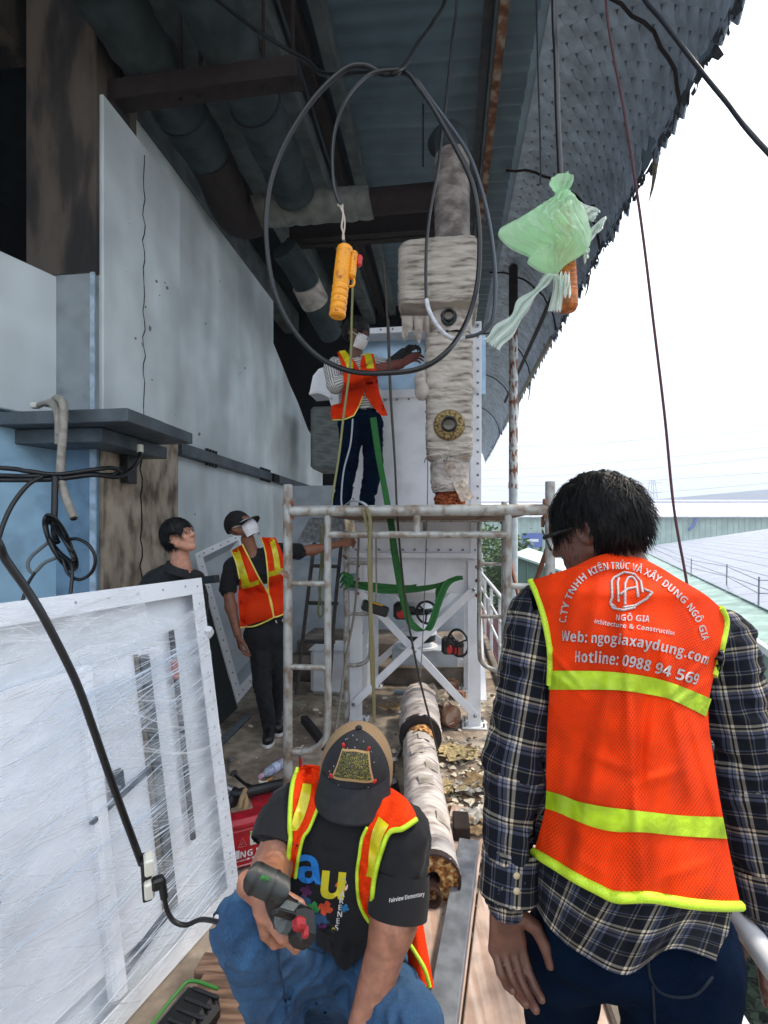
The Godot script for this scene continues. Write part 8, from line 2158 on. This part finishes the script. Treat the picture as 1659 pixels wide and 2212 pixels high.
	obj("print", lettering("Fairview Elementary", 9.0, func(px: float, py: float) -> Vector3:
		var q := Vector2(840 + px * 0.62, 1950 - px * 0.12 - py)
		var dx := (q.x - 862.0) / 1087.0 * 1.145
		return at(q.x, q.y, 1.145 - sqrt(maxf(0.0735 * 0.0735 - dx * dx, 0.0)) - 0.003)), mt(Color(0.80, 0.80, 0.80), 0.7), t)
	# drill
	t = thing("drill", "grey and black cordless drill with red battery button in the crouching man's hand", "drill", at(600, 1950, 0.935))
	var dk := mt(Color(0.16, 0.18, 0.18), 0.5, {"t": "blot", "s": 6.0}); var gy := mt(Color(0.34, 0.37, 0.37), 0.5, {"t": "blot", "s": 6.0})
	g = G.new(); g.tube(seen([[532, 1888, 0.955], [540, 1892, 0.955], [552, 1897, 0.955], [585, 1912, 0.955], [610, 1925, 0.955], [622, 1931, 0.955]], 3), [0.010, 0.014, 0.020, 0.024, 0.026, 0.027, 0.027, 0.027, 0.027, 0.027, 0.026, 0.026, 0.025, 0.022, 0.016, 0.010], 18); obj("motor_housing", g, dk, t)
	g = G.new(); g.tube(seen([[548, 1896, 0.955], [556, 1900, 0.955]], 2), 0.0285, 18); g.tube(seen([[586, 1912, 0.955], [592, 1915, 0.955]], 2), 0.0280, 18); obj("band", g, m.black, t)
	g = G.new(); g.tube(seen([[596, 1925, 0.955], [600, 1950, 0.955], [618, 1975, 0.955]], 5), [0.026, 0.025, 0.024, 0.023, 0.023, 0.023, 0.024, 0.025, 0.026, 0.028, 0.03], 12); obj("handle", g, m.black, t)
	var db := Basis.from_euler(Vector3(0.5, 0.2, -0.72))
	g = G.new(); g.box(at(628, 1982, 0.945), Vector3(0.07, 0.036, 0.055), db, 0.012); obj("base", g, gy, t)
	g = G.new(); g.box(at(652, 2002, 0.935), Vector3(0.048, 0.045, 0.062), db, 0.012); obj("battery", g, m.black, t)
	g = G.new(); g.box(at(646, 1996, 0.90), Vector3(0.022, 0.022, 0.02), db, 0.005); g.box(at(659, 2013, 0.90), Vector3(0.012, 0.012, 0.02), db, 0.003); obj("red_button", g, mt(Color(0.55, 0.08, 0.11), 0.5), t)
	g = G.new(); g.box(at(614, 1974, 0.91), Vector3(0.05, 0.018, 0.012), db, 0.005); obj("plate", g, m.black, t)
	g = G.new(); g.box(at(572, 1897, 0.93), Vector3(0.02, 0.012, 0.006), db, 0.003); obj("green_mark", g, mt(Color(0.20, 0.45, 0.22), 0.5), t)

# ---------------------------------------------------------------- onlookers and the man on the platform
func shoe(f: Field, heel: Vector3, toe: Vector3, t: Node3D) -> void:
	var g := G.new()
	var d := (toe - heel); d.y = 0.0; d = d.normalized(); var s := d.cross(Vector3.UP)
	g.grid(20, 1, func(u: float, v: float) -> Vector3:
		var a := u * TAU; var c := (heel + toe) / 2; c.y = 0.0
		return c + d * cos(a) * 0.135 + s * sin(a) * 0.05 * (1.0 + 0.12 * cos(a)) + Vector3(0, 0.004 + 0.026 * v, 0))
	obj("shoe_sole", g, mats.maskw, t)
func mask(ctr: Vector3, b: Basis, s: float, t: Node3D) -> void:
	var L := func(x: float, y: float, z: float) -> Vector3: return ctr + b * (Vector3(x, y, z) * s)
	var g := G.new()
	g.grid(18, 14, func(u: float, v: float) -> Vector3:
		var x := (u - 0.5) * 2.0; var y := lerpf(0.005, -0.108, v)
		var q := 1.0 - x * x
		return L.call(x * 0.070 * (1.0 - 0.22 * absf(v - 0.5)), y, 0.058 + 0.062 * pow(maxf(q, 0.0), 0.7) * (0.75 + 0.25 * sin(PI * v)) - 0.012 * v), 1, 1, true)
	var mk := obj("face_mask", g, mats.maskw, t)
	g = G.new(); g.tube(PackedVector3Array([L.call(0.068, -0.02, 0.06), L.call(0.082, 0.0, 0.0)]), 0.0022, 5); g.tube(PackedVector3Array([L.call(-0.068, -0.02, 0.06), L.call(-0.082, 0.0, 0.0)]), 0.0022, 5); obj("ear_loop", g, mats.maskw, mk)
func build_onlookers() -> void:
	var m := mats
	# man in black cap and vest
	var t := thing("person", "person in a black cap, white mask and orange vest looking up beside the scaffold leg", "person", at_h(575, 1590, 0.0))
	var f := Field.new(Vector3(-1.32, -0.02, -4.25), Vector3(-0.22, 1.75, -3.4), 0.012)
	bn(f, 556, 1372, 3.86, 594, 1368, 3.88, 0.105, 0.105, 2)
	bn(f, 552, 1320, 3.85, 594, 1312, 3.86, 0.10, 0.10, 1, 0.05)
	bn(f, 536, 1240, 3.84, 590, 1226, 3.86, 0.105, 0.105, 1, 0.06)
	bn(f, 510, 1216, 3.83, 596, 1190, 3.88, 0.055, 0.055, 1, 0.06)
	bn(f, 544, 1198, 3.84, 535, 1165, 3.82, 0.052, 0.052, 0, 0.02)
	bn(f, 499, 1224, 3.81, 492, 1274, 3.78, 0.058, 0.058, 1)
	bn(f, 492, 1270, 3.78, 499, 1312, 3.74, 0.042, 0.040, 0, 0.012)
	bn(f, 499, 1312, 3.74, 514, 1372, 3.68, 0.040, 0.029, 0)
	bn(f, 606, 1188, 3.88, 646, 1192, 3.92, 0.056, 0.058, 1)
	bn(f, 644, 1191, 3.92, 676, 1188, 3.95, 0.042, 0.040, 0, 0.012)
	bn(f, 676, 1188, 3.95, 736, 1174, 4.0, 0.040, 0.028, 0)
	bn(f, 562, 1385, 3.86, 566, 1478, 3.84, 0.090, 0.066, 2)
	bn(f, 566, 1478, 3.84, 581, 1562, 3.90, 0.066, 0.054, 2)
	bn(f, 598, 1385, 3.90, 606, 1470, 3.98, 0.086, 0.064, 2)
	bn(f, 606, 1470, 3.98, 594, 1548, 4.06, 0.064, 0.052, 2)
	f.wrinkle(cloth_noise(12, 7.0), [0.0, 0.010, 0.013, 0.0], Vector3(1.2, 1.6, 1.2))
	bn(f, 581, 1555, 3.90, 581, 1575, 3.90, 0.034, 0.034, 0, 0.01)
	var heel := at_h(582, 1578, 0.05); var toe := at_h(578, 1600, 0.045)
	f.bone(heel, toe, 0.047, 0.042, 3); 
	var heel2 := at_h(592, 1560, 0.05); var toe2 := at_h(600, 1574, 0.045)
	f.bone(heel2, toe2, 0.047, 0.042, 3)
	var hc := at(520, 1137, 3.80)
	var hb := head_basis(Vector3(0.78, 0.54, 0.38), Vector3(-0.50, 0.85, -0.1))
	var hf := head_field(hc, hb, 0.98, 0.0055)
	var hy := Vector3(0.20, -0.97, 0.1).normalized(); var hz := Vector3(0.8, 0.2, -0.5); hz = (hz - hy * hz.dot(hy)).normalized()
	var h1 := hand_field(at(515, 1376, 3.675), Basis(hy.cross(hz), hy, hz), 1.0, 0.98, [[0.3, 0.4, 0.3], [0.4, 0.5, 0.3], [0.5, 0.5, 0.4], [0.6, 0.5, 0.4]], [Vector3(0.8, 0.7, 0.3), Vector3(0.4, 0.9, 0.3), Vector3(0.1, 1, 0.3)], 0, 0.004)
	hy = Vector3(0.98, 0.15, -0.15).normalized(); hz = Vector3(0, -0.4, -0.9); hz = (hz - hy * hz.dot(hy)).normalized()
	var h2 := hand_field(at(735, 1174, 4.0), Basis(hy.cross(hz), hy, hz), 1.0, 0.98, [[0.6, 0.8, 0.5], [0.6, 0.8, 0.5], [0.7, 0.8, 0.5], [0.7, 0.8, 0.5]], [Vector3(0.8, 0.7, 0.3), Vector3(0.4, 0.9, 0.3), Vector3(0.1, 1, 0.3)], 0, 0.004)
	body2("body", [f, hf, h1, h2], {0: m.skinmid, 1: m.tee, 2: m.trousers, 3: m.black}, t)
	shoe(f, heel, toe, t); shoe(f, heel2, toe2, t)
	eyes(hc, hb, 0.98, t); mask(hc, hb, 1.1, t)
	cap(hc + hb * Vector3(0, 0.004, -0.004), hb, 1.02, m.capblack, m.capblack, 0.25, 0.9, t)
	var X := func(a: Array) -> Array:
		var o := []
		for p in a: o.append([293.8 + p[0] * 0.27345, 1036.9 + p[1] * 0.27345])
		return o
	var vl := patch(f, X.call([[752, 560], [790, 650], [818, 780], [806, 930], [825, 1165]]), X.call([[838, 506], [900, 630], [975, 780], [1060, 930], [1088, 1085]]), 14, 30, 0.014, m.vestplain, "vest", t, 2.0, 0.003)
	patch(f, X.call([[985, 452], [1022, 570], [1042, 750], [1048, 900], [1090, 1085]]), X.call([[1100, 455], [1150, 560], [1180, 680], [1190, 860], [1195, 1045]]), 12, 30, 0.014, m.vestplain, "vest_panel", vl, 2.0, 0.003)
	var bands := [[[[766, 556], [800, 680], [838, 830]], [[808, 530], [850, 660], [900, 815]]], [[[826, 826], [900, 812], [968, 786]], [[834, 862], [905, 848], [976, 824]]], [[[1050, 462], [1078, 580], [1098, 720]], [[1092, 458], [1124, 580], [1142, 700]]], [[[1040, 728], [1100, 712], [1186, 690]], [[1046, 768], [1105, 752], [1190, 728]]]]
	for q in bands: patch(f, X.call(q[0]), X.call(q[1]), 5, 14, 0.0195, m.tapeyellow, "reflective_band", vl, 2.0)
	for q in [[[838, 506], [900, 630], [975, 780], [1060, 930], [1088, 1085]], [[985, 452], [1022, 570], [1042, 750], [1048, 900], [1090, 1085]], [[825, 1165], [930, 1155], [1020, 1120], [1088, 1085]], [[1088, 1085], [1130, 1075], [1195, 1045]], [[752, 560], [790, 650], [818, 780]]]: cord(f, X.call(q), 0.016, 0.006, m.edgingpale, "edging", vl, 2.0)
	for q in [[[496, 1240, 3.80], [492, 1279, 3.775], 0.064], [[622, 1189, 3.90], [650, 1192, 3.925], 0.064]]:
		var g := G.new(); var a := at(q[0][0], q[0][1], q[0][2]); var b := at(q[1][0], q[1][1], q[1][2])
		g.tube(PackedVector3Array([a, a.lerp(b, 0.5), b, b.lerp(a, 0.15)]), [q[2] * 0.92, q[2], q[2] * 1.02, q[2] * 0.85], 20, false); obj("sleeve_hem", g, m.tee, t)
	var g := G.new(); g.tube(seen([[595, 1340, 3.75], [598, 1346, 3.75]], 2), 0.004, 6); obj("drawstring_tip", g, m.maskw, t)

	# man in the black shirt
	t = thing("person", "person with black hair and black shirt looking up behind the wrapped white panel", "person", at(385, 1730, 3.1))
	f = Field.new(Vector3(-1.75, -0.02, -3.5), Vector3(-0.95, 1.72, -2.75), 0.012)
	bn(f, 330, 1300, 3.12, 408, 1300, 3.18, 0.115, 0.115, 1, 0.05)
	bn(f, 330, 1258, 3.12, 420, 1250, 3.2, 0.064, 0.062, 1, 0.06)
	bn(f, 345, 1246, 3.12, 376, 1226, 3.14, 0.052, 0.052, 1, 0.05)
	bn(f, 388, 1242, 3.14, 386, 1232, 3.14, 0.068, 0.062, 1, 0.03)
	bn(f, 392, 1226, 3.13, 387, 1185, 3.12, 0.056, 0.055, 0, 0.015)
	bn(f, 350, 1420, 3.14, 402, 1420, 3.2, 0.115, 0.115, 1, 0.05)
	bn(f, 355, 1520, 3.15, 405, 1520, 3.2, 0.115, 0.115, 2, 0.04)
	bn(f, 352, 1540, 3.15, 356, 1700, 3.15, 0.09, 0.055, 2)
	bn(f, 405, 1540, 3.2, 400, 1690, 3.2, 0.09, 0.055, 2)
	bn(f, 318, 1290, 3.1, 300, 1420, 3.02, 0.062, 0.05, 1)
	bn(f, 426, 1282, 3.2, 436, 1420, 3.2, 0.058, 0.05, 1)
	bn(f, 436, 1420, 3.2, 428, 1520, 3.15, 0.05, 0.035, 1)
	f.bone(at_h(356, 1720, 0.05), at_h(372, 1740, 0.045), 0.045, 0.04, 3); f.bone(at_h(402, 1700, 0.05), at_h(418, 1716, 0.045), 0.045, 0.04, 3)
	f.wrinkle(cloth_noise(20, 7.0), [0.0, 0.010, 0.010, 0.0], Vector3(1.2, 1.6, 1.2))
	hc = at(388, 1160, 3.10)
	hb = head_basis(Vector3(0.90, 0.34, 0.28), Vector3(-0.34, 0.93, 0.0))
	hf = head_field(hc, hb, 0.93, 0.0042)
	body2("body", [f, hf], {0: mt(Color(0.80, 0.58, 0.48), 0.5, {"t": "soft", "s": 8.0, "sss": 0.08, "n": "n_fine", "ns": 0.15}), 1: m.blackshirt, 2: m.trousers, 3: m.black}, t)
	eyes(hc, hb, 0.93, t)
	hair(hc, hb, 0.93, t, 0.011, 0.012, -0.06, 2200, Color(0.06, 0.06, 0.065))
	g = G.new()
	g.grid(16, 5, func(u: float, v: float) -> Vector3: var a := lerpf(0.45, TAU - 0.45, u); return at(388, 1228, 3.13) + Vector3(cos(a) * (0.074 + 0.022 * v), 0.020 - 0.052 * v - 0.030 * cos(a), sin(a) * (0.074 + 0.022 * v))); obj("collar", g, m.blackshirt, t)

	# man on the platform
	t = thing("person", "person in white mask, striped shirt, orange vest and jeans working on the platform", "person", at(770, 1085, 3.85))
	f = Field.new(Vector3(-0.50, 1.70, -4.15), Vector3(0.32, 3.35, -3.35), 0.011)
	bn(f, 756, 914, 3.84, 800, 912, 3.84, 0.092, 0.092, 2)
	bn(f, 758, 862, 3.84, 800, 858, 3.84, 0.095, 0.095, 1, 0.05)
	bn(f, 745, 806, 3.84, 792, 800, 3.86, 0.098, 0.098, 1, 0.05)
	bn(f, 724, 786, 3.82, 800, 778, 3.88, 0.05, 0.05, 1, 0.05)
	bn(f, 766, 772, 3.84, 770, 742, 3.82, 0.05, 0.048, 0, 0.02)
	bn(f, 759, 925, 3.84, 751, 1000, 3.82, 0.088, 0.074, 2)
	bn(f, 751, 1000, 3.82, 737, 1094, 3.84, 0.074, 0.064, 2)
	bn(f, 803, 925, 3.84, 807, 1005, 3.86, 0.086, 0.070, 2)
	bn(f, 807, 1005, 3.86, 791, 1094, 3.87, 0.070, 0.060, 2)
	f.bone(at(737, 1103, 3.84), at(734, 1105, 3.72), 0.04, 0.036, 3); f.bone(at(791, 1103, 3.87), at(793, 1105, 3.75), 0.04, 0.036, 3)
	bn(f, 716, 796, 3.78, 724, 832, 3.66, 0.060, 0.056, 1)
	bn(f, 724, 832, 3.66, 776, 812, 3.60, 0.054, 0.046, 1)
	bn(f, 772, 813, 3.60, 812, 800, 3.58, 0.040, 0.038, 0, 0.012)
	bn(f, 808, 801, 3.58, 866, 786, 3.52, 0.043, 0.034, 4, 0.012)
	bn(f, 806, 784, 3.90, 838, 790, 3.84, 0.050, 0.046, 1)
	bn(f, 838, 790, 3.84, 872, 762, 3.76, 0.042, 0.036, 5, 0.012)
	f.wrinkle(cloth_noise(31, 7.0), [0.0, 0.012, 0.014, 0.0, 0.003, 0.003], Vector3(1.2, 1.6, 1.2))
	hc = at(770, 722, 3.82)
	hb = head_basis(Vector3(0.78, -0.34, 0.40), Vector3(0.28, 0.93, 0.15))
	hf = head_field(hc, hb, 0.95, 0.0055)
	hy = (at(884, 776, 3.5) - at(862, 788, 3.52)).normalized(); hz = Vector3(0.1, -0.5, -0.8); hz = (hz - hy * hz.dot(hy)).normalized()
	h1 = hand_field(at(866, 786, 3.52), Basis(hy.cross(hz), hy, hz), 1.0, 1.0, [[0.3, 0.5, 0.4], [0.3, 0.5, 0.4], [0.4, 0.5, 0.4], [0.5, 0.5, 0.4]], [Vector3(0.8, 0.7, 0.3), Vector3(0.4, 0.9, 0.3), Vector3(0.1, 1, 0.3)], 4, 0.004)
	hy = (at(900, 742, 3.7) - at(872, 762, 3.76)).normalized(); hz = Vector3(0.3, -0.8, 0.3); hz = (hz - hy * hz.dot(hy)).normalized()
	h2 = hand_field(at(870, 763, 3.76), Basis(hy.cross(hz), hy, hz), 1.0, 1.0, [[0.5, 0.8, 0.5], [0.5, 0.8, 0.5], [0.5, 0.8, 0.5], [0.6, 0.8, 0.5]], [Vector3(0.8, 0.7, 0.3), Vector3(0.4, 0.9, 0.3), Vector3(0.1, 1, 0.3)], 5, 0.004)
	body2("body", [f, hf, h1, h2], {0: m.skindark, 1: m.stripes, 2: m.jeans, 3: m.black, 4: m.glove, 5: m.glovedark}, t)
	eyes(hc, hb, 0.95, t); mask(hc, hb, 0.95, t)
	hair(hc, hb, 0.95, t, 0.012, 0.02, -0.06, 900, Color(0.05, 0.045, 0.045))
	vl = patch(f, [[716, 876], [714, 890], [718, 907]], [[784, 856], [776, 876], [764, 898]], 8, 14, 0.014, m.vestplain, "vest", t, 3.7)
	patch(f, [[792, 856], [804, 876], [824, 898]], [[820, 850], [828, 872], [838, 898]], 6, 14, 0.014, m.vestplain, "vest_panel", vl, 3.7)
	patch(f, [[728, 760], [738, 790], [742, 830], [735, 876]], [[752, 764], [772, 790], [784, 820], [786, 858]], 8, 18, 0.014, m.vestplain, "vest_panel", vl, 3.7)
	patch(f, [[782, 768], [778, 790], [784, 820], [790, 858]], [[806, 764], [812, 790], [816, 820], [820, 852]], 6, 18, 0.014, m.vestplain, "vest_panel", vl, 3.7)
	patch(f, [[732, 758], [744, 780], [750, 796]], [[746, 756], [760, 778], [764, 796]], 4, 10, 0.019, m.tapeyellow, "reflective_band", vl, 3.6)
	patch(f, [[786, 764], [790, 780], [792, 796]], [[800, 762], [806, 780], [808, 796]], 4, 10, 0.019, m.tapeyellow, "reflective_band", vl, 3.6)
	cord(f, [[784, 856], [776, 876], [764, 898]], 0.016, 0.005, m.edgingpale, "edging", vl, 3.7); cord(f, [[718, 907], [742, 906], [764, 898]], 0.016, 0.005, m.edgingpale, "edging", vl, 3.7)
	t = thing("hand_tool", "dark pliers tool held at the lagged riser by the gloved hands", "tool", at(940, 835, 3.3))
	g = G.new(); g.tube(seen([[915, 842, 3.28], [935, 836, 3.25], [955, 830, 3.24], [975, 826, 3.24]], 3), [0.004, 0.006, 0.010, 0.013, 0.016, 0.018, 0.018, 0.018, 0.017, 0.015], 8); obj("body", g, m.black, t)
